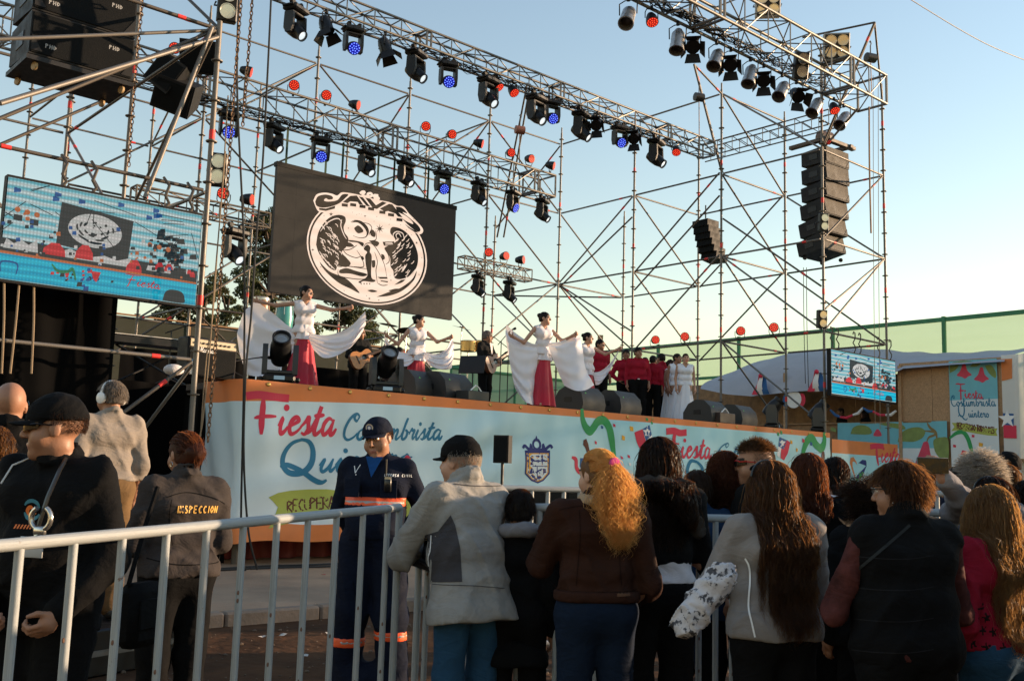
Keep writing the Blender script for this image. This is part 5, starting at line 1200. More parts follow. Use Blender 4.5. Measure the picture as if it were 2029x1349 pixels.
# small array hanging over the stage right
sa = at(1398, 468, Y=4.6); t = thing('line_array', 'small black curved speaker array hanging over stage right', 'speaker', sa)
zz = .52
for k in range(6):
    zz -= .19; o_ = RH*(.030*k+.004*k*k); b_ = MB().prism([(-.24,-.10),(.24,-.088),(.24,.088),(-.24,.10)], .56, 'x', -.28).build('cabinet', CAB, t, Vector((0,0,zz))+o_, (R(-2.*k),0,YAW-math.pi/2+R(-52))); MB().box((0,-.248,0), (.54,.016,.188)).build('grille', GRLD, b_)
    MB().box((0,.28,0), (.36,.10,.12), bev=.01).build('connector', BLK2, b_); MB().box((.10,.33,-.03), (.10,.06,.06), bev=.01).build('plug', BLK2, b_)
MB().tube([(0,0,.52),(0,0,.9)], .02, 6).build('hanger', BLK2, t)
# black cabinet speakers rigged at left behind the pole
for k, (px, py, s, rx) in enumerate(((395,110,1.0,.5), (352,185,1.1,.6), (335,150,.8,.2))):
    p = at(px, py, Y=4.2); t = thing('side_fill_speaker', ['upper black box speaker behind the left pole', 'lower black box speaker tilted behind the left pole', 'black horn speaker between the box speakers behind the left pole'][k], 'speaker', p, rot=(rx, .3*k, R(-30)))
    MB().prism([(-.3,-.3),(.3,-.22),(.3,.22),(-.3,.3)], .62*s, 'x', -.31*s).build('cabinet', CAB, t); MB().box((0,-.31,0), (.56*s,.016,.5)).build('grille', GRLD, t)
# front fill speaker and boxes between stage and crowd
p = gpt(995, 9.6, .12); t = thing('front_fill_speaker', 'black loudspeaker on a pole in front of the stage banner', 'speaker', p, R(-60)); sz = at(995, 915, D=9.6).z
MB().prism([(-.075,-.13),(.075,-.13),(.075,.13),(-.075,.13)], .11, 'y', -.06).build('cabinet', CAB, t, (0,0,sz)); MB().box((0,-.065,0), (.13,.01,.23)).build('grille', GRLD, t, (0,0,sz)); MB().tube([(0,0,0),(0,0,sz-.13)], .015, 8).build('pole', BLK2, t)
for k, (px, D) in enumerate(((1035,11.5),(1130,12.))):
    p = gpt(px, D, .12); t = thing('subwoofer', ['black bass speaker below the crest on the banner', 'black bass speaker below the streamer print'][k], 'speaker', p); h = at(px, 962+k*4, D=D).z-.12
    MB().box((0,0,h/2), (.85,.7,h), bev=.015).build('cabinet', CAB, t); MB().box((0,-.36,h/2), (.78,.02,h-.1)).build('grille', GRLD, t)
# ------------------------------------------------------------------ chain hoists, chains, cables
HO = M('hoist_black', (.02,.018,.016), .5, var=.3)
CHN = M('chain_rust', (.20,.12,.07), .55, metal=.6, var=.4, vscale=30)
def chain(name, label, pts, link=.075, r=.009):
    mb = MB(); k = 0; t0 = Vector(pts[0])
    for a, b_ in zip(pts[:-1], pts[1:]):
        a, b_ = Vector(a), Vector(b_); d = b_-a; n = int(d.length/(link*.78)); z = d.normalized(); x = Vector((1,0,0)); x = (x-z*x.dot(z)).normalized(); y = z.cross(x)
        for i in range(n):
            c = a+d*((i+.5)/n)-t0; u = x if k % 2 else y; k += 1
            mb.tube([c+z*(link/2*math.cos(q))+u*(link*.27*math.sin(q)) for q in np.linspace(0, 2*math.pi, 9)[:-1]], r, 4, closed=True)
    o = mb.build(name, CHN, loc=t0); return tag(o, label, 'chain')
def hoist(px, py, Y, label, zc, mat=HO):
    p = at(px, py, Y=Y); t = thing('chain_hoist', label, 'hoist', p); MB().lathe([(-.13,.06),(-.12,.11),(.12,.11),(.13,.06)], axis=(1,-.4,0), n=14).build('motor', mat, t); MB().tube([(0,0,.1),(0,0,.3),(.04,0,.36),(0,0,.42),(-.03,0,.38)], .014, 6).build('hook', STEELD, t)
    MB().tube([(0,0,-.1),(0.02,0,zc)], .012, 5).build('load_chain', CHN, t)
hoist(1725, 115, -1.2, 'dark chain hoist hanging from the front truss arm', -1.2)
hoist(1385, 193, 2.9, 'dark chain hoist above the right end of the middle truss', -1.2)
hoist(1030, 258, 6.2, 'brown chain hoist above the right end of the back truss', -.9, M('hoist_red', (.22,.08,.05), .6, var=.3))
chain('hanging_chain', 'long steel chain hanging beside the left pole down to the ground', [at(478,0,Y=-.9), at(468,130,Y=-.9), at(460,240,Y=-.9), at(432,620,Y=-.9), at(412,875,Y=-.9)])
chain('hanging_chain', 'rusty chain hanging in front of the blue lamp, ending in mid air', [at(500,0,Y=-.7), at(490,140,Y=-.7), at(481,250,Y=-.7)], .07)
chain('hanging_chain', 'rusty chain hanging behind the left array', [at(283,0,Y=2.4), at(270,130,Y=2.4), at(255,330,Y=2.4)], .085)
CAB_ = M('cable_black', (.01,.01,.01), .6, var=0); ROPE = M('rope_tan', (.22,.16,.10), .8, var=.2)
def cable(label, pts, Y, r=.012, mat=None, name='hanging_cable'):
    P = [at(px, py, Y=Y) for px, py in pts]; t0 = P[0]; Q = []
    S = smooth_pts([(p.x, p.z) for p in P], 8) ; o = MB().tube([(x-t0.x, 0, z-t0.z) for x, z in S], r, 6).build(name, mat or CAB_, loc=t0); return tag(o, label, 'cable')
cable('black power cable hanging across the first printed letter', [(473,0),(470,180),(483,480),(484,700),(481,860),(478,1000),(478,1090),(486,1130)], -.75, .014)
cable('second black cable hanging close to the first printed letter', [(537,0),(530,150),(520,330),(508,470),(498,620),(487,740),(483,900),(492,1050),(510,1128)], -.8, .014)
cable('tan rope falling past the amplifier beside the pole', [(452,190),(440,380),(425,560),(415,700),(402,830),(392,880)], -.6, .009, ROPE)
cable('thin tan rope left of the chain near the pole', [(447,300),(432,480),(422,620),(408,720),(396,880)], -.55, .008, ROPE)
for k, (x0, x1) in enumerate(((8,3),(38,20),(67,62))): cable(('leftmost', 'middle', 'rightmost')[k]+' of three cables hanging under the left screen', [(x0,560),((x0+x1)/2+2,640),(x1,740)], -.5, .013, ROPE)
for k, (x, y0, y1) in enumerate(((1722,212,462),(1730,150,840),(1740,150,850),(1592,530,760),(1598,530,768))):
    cable(['thick hoist chain end hanging right of the array', 'left thin line hanging past the small screen', 'right thin line hanging past the small screen', 'left cable dropping under the right array', 'right cable dropping under the right array'][k], [(x,y0),(x+1,(y0+y1)/2),(x+4,y1)], (-1.2,-.6,-.6,1.5,1.5)[k], (.02,.007,.007,.009,.009)[k], (CHN,ROPE,ROPE,CAB_,CAB_)[k])
cable('black overhead wire crossing the top right corner of the sky', [(1805,0),(1900,58),(1970,95),(2045,125)], 6., .022, None, 'overhead_wire')
# screen straps
for k, px in enumerate((569,648,681,752,784,852,895)):
    a = at(px, 300, Y=6.25); top = BZt-.02; z1 = CZ1+.1; MB().box((a.x, 6.27, (top+z1)/2), (.05,.01,top-z1)).build('ratchet_strap', M('strap_green', (.015,.05,.03), .8, var=.2), None); o = bpy.context.scene.collection.objects[-1]
    o = [q for q in COL.objects if q.name.startswith('ratchet_strap')][-1]; tag(o, NTH[k]+' green strap from the left holding the big screen', 'strap')
# cable bundles draped over the trusses
def bundle(name, label, a, b_, n, drop, seed, r=.007):
    rg = random.Random(seed); mb = MB(); a, b_ = Vector(a), Vector(b_)
    for k in range(n):
        t0, t1 = sorted((rg.random(), rg.random()))
        if t1-t0 < .04: t1 = t0+.06
        p, q = a.lerp(b_, t0), a.lerp(b_, min(1, t1)); m_ = max(4, int((q-p).length/.3)); ph = rg.uniform(0,6)
        mb.tube([p.lerp(q, i/m_)+Vector((rg.uniform(-.03,.03), rg.uniform(0,.35), -drop*abs(math.sin(i*1.7+ph))*rg.uniform(.3,1)+rg.uniform(0,.06)))-a for i in range(m_+1)], r, 4)
    o = mb.build(name, CAB_, loc=a); tag(o, label, 'cables', kind='stuff')
bundle('cable_bundle', 'tangle of black cables along the bottom of the middle truss', (2, MY, MZ), (mB.x-.5, MY, MZ), 34, .10, 1)
bundle('cable_bundle', 'tangle of black cables along the back truss', (-2, BY, BZt+.05), (bB.x-.5, BY, BZt), 34, .10, 2)
bundle('cable_bundle', 'tangle of black cables inside the front truss', (5, FY+.4, FZ+.1), (fB.x-1, FY+.4, FZ+.1), 44, .12, 3, .009)
# ------------------------------------------------------------------ people: distance field -> surface nets
def smin(a, b, k):
    h = np.clip(.5+.5*(b-a)/k, 0, 1); return b*(1-h)+a*h-k*h*(1-h)
class Field:
    """smooth union of tapered capsules and ellipsoids, each evaluated only in its own box"""
    def __init__(s): s.p = []
    def cap(s, a, b, ra, rb=None, k=.03): s.p.append(('c', np.array(a, float), np.array(b, float), ra, ra if rb is None else rb, k)); return s
    def ell(s, c, r, rot=None, k=.03): s.p.append(('e', np.array(c, float), np.array(r, float), rot, None, k)); return s
    def sub(s, c, r, k=.01): s.p.append(('s', np.array(c, float), r, None, None, k)); return s
    def bounds(s):
        lo, hi = [], []
        for q in s.p:
            if q[0] == 'c': m = max(q[3], q[4]); lo.append(np.minimum(q[1], q[2])-m); hi.append(np.maximum(q[1], q[2])+m)
            elif q[0] == 'e': m = q[2].max(); lo.append(q[1]-m); hi.append(q[1]+m)
        return np.min(lo, 0), np.max(hi, 0)
    def mesh(s, res, fine=(), cuts=(), noise=None, fres=.006):
        lo, hi = s.bounds(); ax = []
        for i in range(3):
            seg = [(lo[i]-2*res, hi[i]+2*res)]; f = sorted((b[0][i], b[1][i]) for b in fine); m = []
            for a, b in f:
                if m and a <= m[-1][1]: m[-1] = (m[-1][0], max(m[-1][1], b))
                else: m.append((a, b))
            x = seg[0][0]; c = [x]; end = seg[0][1]
            while x < end:
                st = res
                for a, b in m:
                    if a-res < x < b: st = fres
                x += st; c.append(x)
            ax.append(np.array(c))
        X, Y, Z = ax; D = np.full((len(X), len(Y), len(Z)), .25, np.float32)
        for q in s.p:
            if q[0] == 'c': m = max(q[3], q[4])+q[5]+.05; l, h = np.minimum(q[1], q[2])-m, np.maximum(q[1], q[2])+m
            elif q[0] == 'e': m = q[2].max()+q[5]+.05; l, h = q[1]-m, q[1]+m
            else: m = q[2]+q[5]+.01; l, h = q[1]-m, q[1]+m
            i0, i1 = np.searchsorted(X, (l[0], h[0])); j0, j1 = np.searchsorted(Y, (l[1], h[1])); k0, k1 = np.searchsorted(Z, (l[2], h[2]))
            if i1 <= i0 or j1 <= j0 or k1 <= k0: continue
            x, y, z = X[i0:i1, None, None], Y[None, j0:j1, None], Z[None, None, k0:k1]; S = D[i0:i1, j0:j1, k0:k1]
            if q[0] == 'c':
                a, b = q[1], q[2]; d = b-a; dd = max(1e-9, d@d); t = np.clip(((x-a[0])*d[0]+(y-a[1])*d[1]+(z-a[2])*d[2])/dd, 0, 1)
                v = np.sqrt((x-a[0]-t*d[0])**2+(y-a[1]-t*d[1])**2+(z-a[2]-t*d[2])**2)-(q[3]+(q[4]-q[3])*t)
            elif q[0] == 'e':
                px, py, pz = x-q[1][0], y-q[1][1], z-q[1][2]
                if q[3] is not None: m_ = q[3]; px, py, pz = (m_[0][0]*px+m_[1][0]*py+m_[2][0]*pz), (m_[0][1]*px+m_[1][1]*py+m_[2][1]*pz), (m_[0][2]*px+m_[1][2]*py+m_[2][2]*pz)
                r = q[2]; k0_ = np.sqrt((px/r[0])**2+(py/r[1])**2+(pz/r[2])**2); k1_ = np.sqrt((px/r[0]**2)**2+(py/r[1]**2)**2+(pz/r[2]**2)**2)+1e-9; v = k0_*(k0_-1)/k1_
            else:
                v = np.sqrt((x-q[1][0])**2+(y-q[1][1])**2+(z-q[1][2])**2)-q[2]; D[i0:i1, j0:j1, k0:k1] = -smin(-S, v, q[5]); continue
            D[i0:i1, j0:j1, k0:k1] = smin(S, v, q[5])
        x, y, z = X[:, None, None], Y[None, :, None], Z[None, None, :]
        if noise: D = D+noise(x, y, z).astype(np.float32)
        for fn in cuts: D = np.maximum(D, fn(x, y, z))
        return surf_nets(D, X, Y, Z)
_C = np.array([(0,0,0),(1,0,0),(0,1,0),(1,1,0),(0,0,1),(1,0,1),(0,1,1),(1,1,1)])
_E = [(0,1),(2,3),(4,5),(6,7),(0,2),(1,3),(4,6),(5,7),(0,4),(1,5),(2,6),(3,7)]
def surf_nets(D, X, Y, Z):
    ins = D < 0; n = np.zeros((D.shape[0]-1, D.shape[1]-1, D.shape[2]-1), np.int8)
    for c in _C: n += ins[c[0]:c[0]+n.shape[0], c[1]:c[1]+n.shape[1], c[2]:c[2]+n.shape[2]]
    I, J, K = np.nonzero((n > 0) & (n < 8)); m = len(I)
    val = np.stack([D[I+c[0], J+c[1], K+c[2]] for c in _C], 1); pos = np.stack([np.stack([X[I+c[0]], Y[J+c[1]], Z[K+c[2]]], 1) for c in _C], 1)
    acc = np.zeros((m, 3)); cnt = np.zeros((m, 1))
    for a, b in _E:
        w = (val[:, a] < 0) != (val[:, b] < 0); t = np.where(w, val[:, a]/np.where(w, val[:, a]-val[:, b], 1), 0)[:, None]
        acc += np.where(w[:, None], pos[:, a]+(pos[:, b]-pos[:, a])*t, 0); cnt += w[:, None]
    V = acc/np.maximum(cnt, 1); idx = np.full(n.shape, -1, np.int32); idx[I, J, K] = np.arange(m); F = []
    for axi in range(3):
        o1, o2 = [(1,2), (2,0), (0,1)][axi]; sl0 = [slice(None)]*3; sl1 = [slice(None)]*3; sl0[axi] = slice(0, -1); sl1[axi] = slice(1, None)
        A, B = ins[tuple(sl0)], ins[tuple(sl1)]; i = np.array(np.nonzero(A != B)).T
        ok = (i[:, o1] > 0) & (i[:, o2] > 0) & (i[:, o1] < D.shape[o1]-1) & (i[:, o2] < D.shape[o2]-1); i = i[ok]; fl = A[tuple(i.T)]
        e1 = np.zeros(3, int); e1[o1] = 1; e2 = np.zeros(3, int); e2[o2] = 1
        q = np.stack([idx[tuple((i-e1-e2).T)], idx[tuple((i-e2).T)], idx[tuple(i.T)], idx[tuple((i-e1).T)]], 1); q[~fl] = q[~fl][:, ::-1]; F.append(q)
    F = np.concatenate(F); return V, F[(F >= 0).all(1)]
def folds(amp, seed=0, fr=1.):
    a = seed*1.37
    def f(x, y, z):
        w = np.sin(7*fr*x+5*fr*y+3*fr*z+a)+np.sin(11*fr*y-6*fr*x+a*2)
        r1 = 1-np.abs(np.sin(9*fr*z+6*fr*x+1.6*w+a)); r2 = 1-np.abs(np.sin(14*fr*z-10*fr*x+8*fr*y+1.3*w+2*a)); r3 = 1-np.abs(np.sin(23*fr*x+16*fr*y+11*fr*z+w))
        return -amp*(2.6*r1**3+1.8*r2**3+.8*r3**2-1.1)
    return f

SKIN = M('skin_tan', (.31,.155,.095), .5, var=.1, vscale=14, bump=.06, bscale=90, spec=.35); SKIN['x'] = 1
SKINL = M('skin_light', (.46,.26,.18), .5, var=.08, vscale=14, bump=.05, bscale=90, spec=.35); SKIND = M('skin_dark', (.22,.105,.062), .5, var=.1, vscale=14, bump=.06, bscale=90, spec=.35)
LIP = M('lips', (.34,.13,.10), .45, var=.05); LIPR = M('lips_red', (.5,.02,.04), .35, var=.05); BROWM = M('eyebrow', (.02,.013,.01), .8, var=0); EYEW = M('eye_white', (.6,.57,.53), .25, var=0); EYED = M('eye_dark', (.015,.01,.008), .15, var=0)
def hair_mat(key, c, tr=None, rough=.38): return M(key, tuple(1.2*v for v in c), .5, var=.35, vscale=25, spec=.25, trans=(tuple(min(1, 1.25*v) for v in (tr or tuple(2.2*v for v in c))), .42))
H_BLACK = hair_mat('hair_black', (.012,.009,.008), (.09,.035,.012)); H_DARK = hair_mat('hair_dark_brown', (.022,.012,.008), (.15,.07,.028)); H_BROWN = hair_mat('hair_brown', (.040,.020,.011), (.30,.14,.05)); H_RED = hair_mat('hair_red_brown', (.055,.018,.009), (.26,.09,.032))
H_BLOND = hair_mat('hair_blond', (.46,.25,.085), (.8,.45,.13)); H_GREY = hair_mat('hair_grey', (.25,.23,.21), (.5,.42,.33)); H_SALT = hair_mat('hair_salt', (.15,.13,.115), (.3,.25,.2)); H_ASH = hair_mat('hair_ash', (.13,.075,.035), (.5,.27,.09))
def cloth(key, c, bump=.35, bs=55, rough=.9, var=.16, sheen=.0): return M('cloth_'+key, c, rough, var=var, vscale=7, bump=bump*.3, bscale=bs*2.5, sheen=sheen, spec=.12, wrinkle=.2)

class Person:
    """joints in metres for a 1.70 m figure facing +Y, scaled to the asked height; x>0 is the figure's right"""
    def __init__(s, px, D, H, face, label, group=None, z=0., py=None, lean=0., build=1., head=(0,0,0), arms=None, hips=0., loc=None, legs=True, foot=0., twist=0.):
        s.k = H/1.70; s.w = build; s.lean = lean; s.legs_on = legs
        base = Vector(loc) if loc is not None else gpt(px, D, z)
        if py is not None: q_ = at(px, py, D=D); base = Vector((q_.x, q_.y, z))
        # face: 0 = away from the camera, 90 = to the right of the picture, 180 = to the camera, 270 = to the left
        fdir = DH*math.cos(R(face))+RH*math.sin(R(face)); rz = math.atan2(fdir.y, fdir.x)-math.pi/2
        s.t = thing('person', label, 'person', base, rz, group); s.rz = rz; s.base = base
        J = {'pelvis': (0,0,.94), 'waist': (0,.01,1.07), 'chest': (0,.0,1.28), 'neck': (0,-.02,1.43), 'head': (0,.03,1.575)}
        w = build
        for q, sg in (('r', 1), ('l', -1)):
            J['sh'+q] = (sg*.180*(.65+.35*w), -.015, 1.392); J['hip'+q] = (sg*.09*w, 0, .90); J['knee'+q] = (sg*(.10+foot*.03), .015, .50); J['ank'+q] = (sg*(.105+foot*.06), -.02, .085); J['toe'+q] = (sg*(.13+foot*.08), .14, .03)
            J['el'+q] = (sg*.222*(.5+.5*w), -.05, 1.10); J['wr'+q] = (sg*.222*(.55+.45*w), .04, .86)
        s.lean_m = Matrix.Rotation(-lean, 3, 'X') if not twist else (Matrix.Rotation(twist, 3, 'Z') @ Matrix.Rotation(-lean, 3, 'X'))
        s.J = {}
        for n, p in J.items():
            v = Vector(p)*s.k
            s.J[n] = v if n[:3] in ('hip','kne','ank','toe') or n == 'pelvis' else s.up(v)
        for n, p in (arms or {}).items():
            s.J[n] = s.up(Vector((p[0]*(.86 if n[:2] == 'el' else .95), p[1], p[2]))*s.k)
        s.hp = head; hm = Euler((-head[1], head[2], -head[0])).to_matrix(); s.HM = s.lean_m @ hm if abs(lean) > .3 else hm
    def up(s, v):
        c = Vector((0,0,.94*s.k)); return c+s.lean_m @ (v-c)
    def hl(s, p):
        """head-local (face +Y, origin mid head) to figure coordinates"""
        return s.J['head']+s.HM @ (Vector(p)*s.k)
    def torso(s, F, e=0., belly=0., bust=0., hipw=1., k=.055, sh=True, zlow=None):
        K, w, u = s.k, s.w, s.up; 
        def P(x, y, z): return u(Vector((x*K, y*K, z*K)))
        F.cap(P(-.085*w,.0,1.30), P(.085*w,.0,1.30), (.094+e)*K*(.75+.25*w), k=k*K)
        F.cap(P(-.07*w,.005,1.12), P(.07*w,.005,1.12), (.086+e+.03*belly)*K*(.65+.35*w), k=k*K)
        F.cap(P(-.075*w*hipw,-.012,.95), P(.075*w*hipw,-.012,.95), (.102+e)*K*(.7+.3*w), k=k*K)
        if belly: F.ell(P(0,.07,1.06), ((.12+e)*K*w,(.10+e)*K,(.13+e)*K), k=k*K)
        if bust:
            for q in (-1,1): F.ell(P(q*.062,.066,1.275), ((.046+e)*K,)*3, k=.08*K)
        F.cap(P(-.158*(.6+.4*w),-.015,1.398), P(.158*(.6+.4*w),-.015,1.398), (.040+e)*K, k=k*K*.6)
        F.cap(P(-.08,-.02,1.405), P(0,-.02,1.455), (.042+e*.5)*K, (.05+e*.3)*K, k=.04*K); F.cap(P(.08,-.02,1.405), P(0,-.02,1.455), (.042+e*.5)*K, (.05+e*.3)*K, k=.04*K)
    def arm(s, F, q, e=0., wr=True, r=(.041,.034,.032,.025), to=1., k=.03):
        K = s.k; J = s.J; m = .55+.45*s.w
        F.cap(J['sh'+q], J['el'+q], (r[0]*m+e)*K, (r[1]*m+e)*K, k=k*K)
        end = J['el'+q].lerp(J['wr'+q], to); F.cap(J['el'+q], end, (r[2]*m+e)*K, (r[2]*m+(r[3]-r[2]*m)*to+e)*K, k=k*K)
    def leg(s, F, q, e=0., r=(.082,.055,.058,.040), k=.03, to=1.):
        K = s.k; J = s.J; m = .5+.5*s.w
        F.cap(J['hip'+q], J['knee'+q], (r[0]*m+e)*K, (r[1]*m+e)*K, k=k*K); F.cap(J['knee'+q], J['knee'+q].lerp(J['ank'+q], to), (r[2]*m+e)*K, (r[3]*m+e)*K, k=k*K)
    def hand(s, F, q, pose='relax', d=None, n=None, fine=None):
        """palm + four fingers + thumb; d = pointing direction, n = palm normal (figure coordinates)"""
        K = s.k; J = s.J; w = J['wr'+q]; d = Vector(d).normalized() if d is not None else (w-J['el'+q]).normalized(); sg = 1 if q == 'r' else -1
        n = Vector(n) if n is not None else Vector((-sg,.2,0)); n = (n-d*n.dot(d)).normalized(); sdir = d.cross(n)*sg
        if sdir.y < 0 and pose != 'raw': sdir = -sdir
        F.cap(w-d*.01*K, w+d*.05*K, .026*K, .030*K, k=.02*K)
        c = w+d*.055*K; F.cap(c-sdir*.018*K, c+sdir*.018*K, .021*K, k=.02*K)
        curl = {'relax': .55, 'fist': 1.5, 'flat': .15, 'grip': 1.2, 'raw': .3}[pose]
        for i, (o, L) in enumerate(((.032,.075), (.011,.085), (-.011,.08), (-.031,.062))):
            p = w+d*(.083-.004*abs(i-1))*K+sdir*o*K; a = 0.; r_ = .0098
            for j in range(3):
                a += curl*(.5 if j == 0 else .62); dd = d*math.cos(a)+n*math.sin(a); e = p+dd*L*K*(.45,.32,.25)[j]; F.cap(p, e, r_*K, r_*.9*K, k=.008*K); p = e; r_ *= .92
        p = w+d*.025*K+sdir*.028*K; dd = (d*.55+sdir*.6+n*.45).normalized(); e = p+dd*.045*K; F.cap(p, e, .0125*K, .0105*K, k=.012*K); dd = (d*.8+sdir*.15+n*.55).normalized(); F.cap(e, e+dd*.032*K, .0105*K, .009*K, k=.008*K)
        if fine is not None: fine.append((np.array(w+d*.06*K)-.10*K, np.array(w+d*.06*K)+.10*K))
    def headf(s, F, fine=None, female=False, jaw=1.):
        K = s.k; rot = [list(r) for r in s.HM]; h = s.hl
        def e(c, r, k=.02): F.ell(h(c), np.array(r)*K, rot, k*K)
        def c(a, b, r1, r2=None, k=.015): F.cap(h(a), h(b), r1*K, (r2 or r1)*K, k*K)
        F.cap(s.J['neck']-Vector((0,.0,.03*K)), h((0,-.02,-.07)), .057*K*(.88 if female else 1.03), .053*K*(.86 if female else 1.0), k=.03*K)
        e((0,-.012,.03), (.074,.096,.090)); e((0,.022,-.042), (.058*jaw,.068,.078), .03)
        c((0,.070,-.098), (0,.072,-.1), .019, k=.03)
        for q in (-1,1): e((q*.040*jaw,.048,-.035), (.028,.03,.032), .025)
        c((-.034,.081,.030), (.034,.081,.030), .0115, k=.016)
        for q in (-1,1): F.sub(h((q*.032,.103,.010)), .0165*K, .012*K)
        for q in (-1,1): e((q*.031,.077,.010), (.0135,.0125,.0115), .003)
        c((0,.089,.016), (0,.110,-.022), .0085, .0135, .012)
        for q in (-1,1): e((q*.0125,.098,-.028), (.0085,.010,.0075), .006)
        c((-.020,.083,-.0595), (.020,.083,-.0595), .0075, k=.006); c((0,.091,-.0595), (0,.0912,-.0595), .0075, k=.008); c((-.016,.083,-.070), (.016,.083,-.070), .0085, k=.006)
        for q in (-1,1): e((q*.076,-.008,-.004), (.010,.023,.032), .008)
        if fine is not None: fine.append((np.array(s.J['head'])-.125*K, np.array(s.J['head'])+.13*K))
    def body(s, mat, hands=('relax','relax'), female=False, res=.02, fres=.0075, dirs=(None,None), norms=(None,None), lip=None, brow=BROWM, fine_hands=True, jaw=1., slim=0.):
        F = Field(); s.torso(F, -.012-slim, bust=0); fine = []
        for q in 'rl': s.arm(F, q, 0. if female else .002)
        for q in 'rl':
            s.leg(F, q, -.004) if s.legs_on else F.cap(s.J['hip'+q], s.J['knee'+q], .07*s.k, .05*s.k)
            if s.legs_on: F.cap(s.J['ank'+q], s.J['toe'+q], .036*s.k, .03*s.k, k=.02)
        for i, q in enumerate('rl'):
            if hands[i]: s.hand(F, q, hands[i], dirs[i], norms[i], fine if fine_hands else None)
        s.headf(F, fine, female, jaw)
        V, Fc = F.mesh(res, fine, fres=fres)
        c = V[Fc].mean(1)-np.array(s.J['head']); L = c @ np.array(s.HM)/s.k; x, y, z = np.abs(L[:,0]), L[:,1], L[:,2]; mi = np.zeros(len(Fc), int)
        near = np.linalg.norm(L, axis=1) < .16
        mi[near & (y > .07) & (x < .021) & (z < -.0545) & (z > -.0775)] = 1
        mi[near & (y > .06) & (x > .012) & (x < .054) & (np.abs(z-(.0315-.10*np.abs(x-.03))) < .0052)] = 2
        es = 1. if fres < .008 else .62; eye = near & (y > .068) & ((x-.031)**2/(.0135*es)**2+(z-.010)**2/(.0072*es)**2 < 1); mi[eye] = 3; mi[eye & ((x-.030)**2+(z-.0105)**2 < (.0066*es)**2)] = 4
        o = obj('body', np_mesh('body', V, Fc, [mat, lip or LIP, brow, EYEW, EYED], mi), s.t); return o
    def garment(s, name, F, mats, res=.014, cuts=(), fold=.003, seed=1, mfn=None, fr=1., fine=(), label=None):
        V, Fc = F.mesh(res*max(.8, s.k), fine, cuts, folds(fold, seed, fr) if fold else None)
        mi = None
        if mfn is not None: mi = mfn(V[Fc].mean(1)/s.k)
        o = obj(name, np_mesh(name, V, Fc, mats, mi), s.t)
        if label: o['label'] = label
        return o
    def top(s, name, mat, e=.022, hem=.86, collar=.03, sleeve=1., belly=0., bust=0., fold=.0035, seed=1, mfn=None, hipw=1., res=.014, neck=True, arm_e=None, r=None, flare=0., cuff=0., extra=None, fr=1., neckz=1.47, vneck=None):
        """jacket / shirt / sweater: torso and sleeves, cut at the hem, open round the neck"""
        e *= .80; fold *= 1.15; F = Field(); K = s.k; s.torso(F, e, belly, bust, hipw); a = e*.8 if arm_e is None else arm_e
        if sleeve > 0:
            for q in 'rl':
                if sleeve >= .5: s.arm(F, q, a, to=(sleeve-.5)*2*.97, r=r or (.046,.038,.036,.031), k=.032)
                else: F.cap(s.J['sh'+q], s.J['sh'+q].lerp(s.J['el'+q], sleeve*2), (.056*s.w+a)*K, (.05+a)*K, k=.04)
        if hem < .93: F.cap(s.up(Vector((-.075*s.w*hipw*K,-.012*K,(hem+.02)*K))), s.up(Vector((.075*s.w*hipw*K,-.012*K,(hem+.02)*K))), (.102+e+flare)*K*(.7+.3*s.w), k=.05)
        if collar: 
            for i in range(10):
                a0, a1 = 2*math.pi*i/10, 2*math.pi*(i+1)/10; g = lambda t: s.up(Vector((.066*math.cos(t), -.015+.07*math.sin(t), 1.452+.012-.026*math.sin(t)))*K); F.cap(g(a0), g(a1), collar*.42*K, k=.012)
                g2 = lambda t: s.up(Vector((.063*math.cos(t), -.012+.066*math.sin(t), 1.452+collar*.9-.03*math.sin(t)))*K); F.cap(g2(a0), g2(a1), collar*.3*K, k=.014)
        if extra: extra(F)
        M_ = np.array(s.lean_m); c0 = np.array((0,0,.94*K))
        def loc(x, y, z):   # undo the lean
            return (M_[0,0]*x+M_[1,0]*y+M_[2,0]*(z-c0[2]), M_[0,1]*x+M_[1,1]*y+M_[2,1]*(z-c0[2]), M_[0,2]*x+M_[1,2]*y+M_[2,2]*(z-c0[2])+c0[2])
        cuts = []
        wz = [min(s.J['wr'+q].z for q in 'rl'), hem*K]
        def cut_hem(x, y, z):
            lx, ly, lz = loc(x, y, z); core = np.maximum(np.abs(lx)-.235*K*(.55+.45*s.w), np.abs(ly)-.24*K); return np.where(core < 0, hem*K-lz+.004*np.sin(lx*30), -1.) if sleeve > .6 else hem*K-lz
        cuts.append(cut_hem)
        if not collar:
            def cut_neck(x, y, z): lx, ly, lz = loc(x, y, z); return .075*K-np.sqrt(lx**2+(ly+.01*K)**2+((lz-neckz*K)*.9)**2)
            cuts.append(cut_neck)
        if vneck:
            def cut_v(x, y, z): lx, ly, lz = loc(x, y, z); return np.where(ly > 0, .74*(lz-(1.46-vneck)*K)-np.abs(lx)*1.3+0*ly, -1.)
            cuts.append(cut_v)
        return s.garment(name, F, mat if isinstance(mat, list) else [mat], res, cuts, fold, seed, mfn, fr)
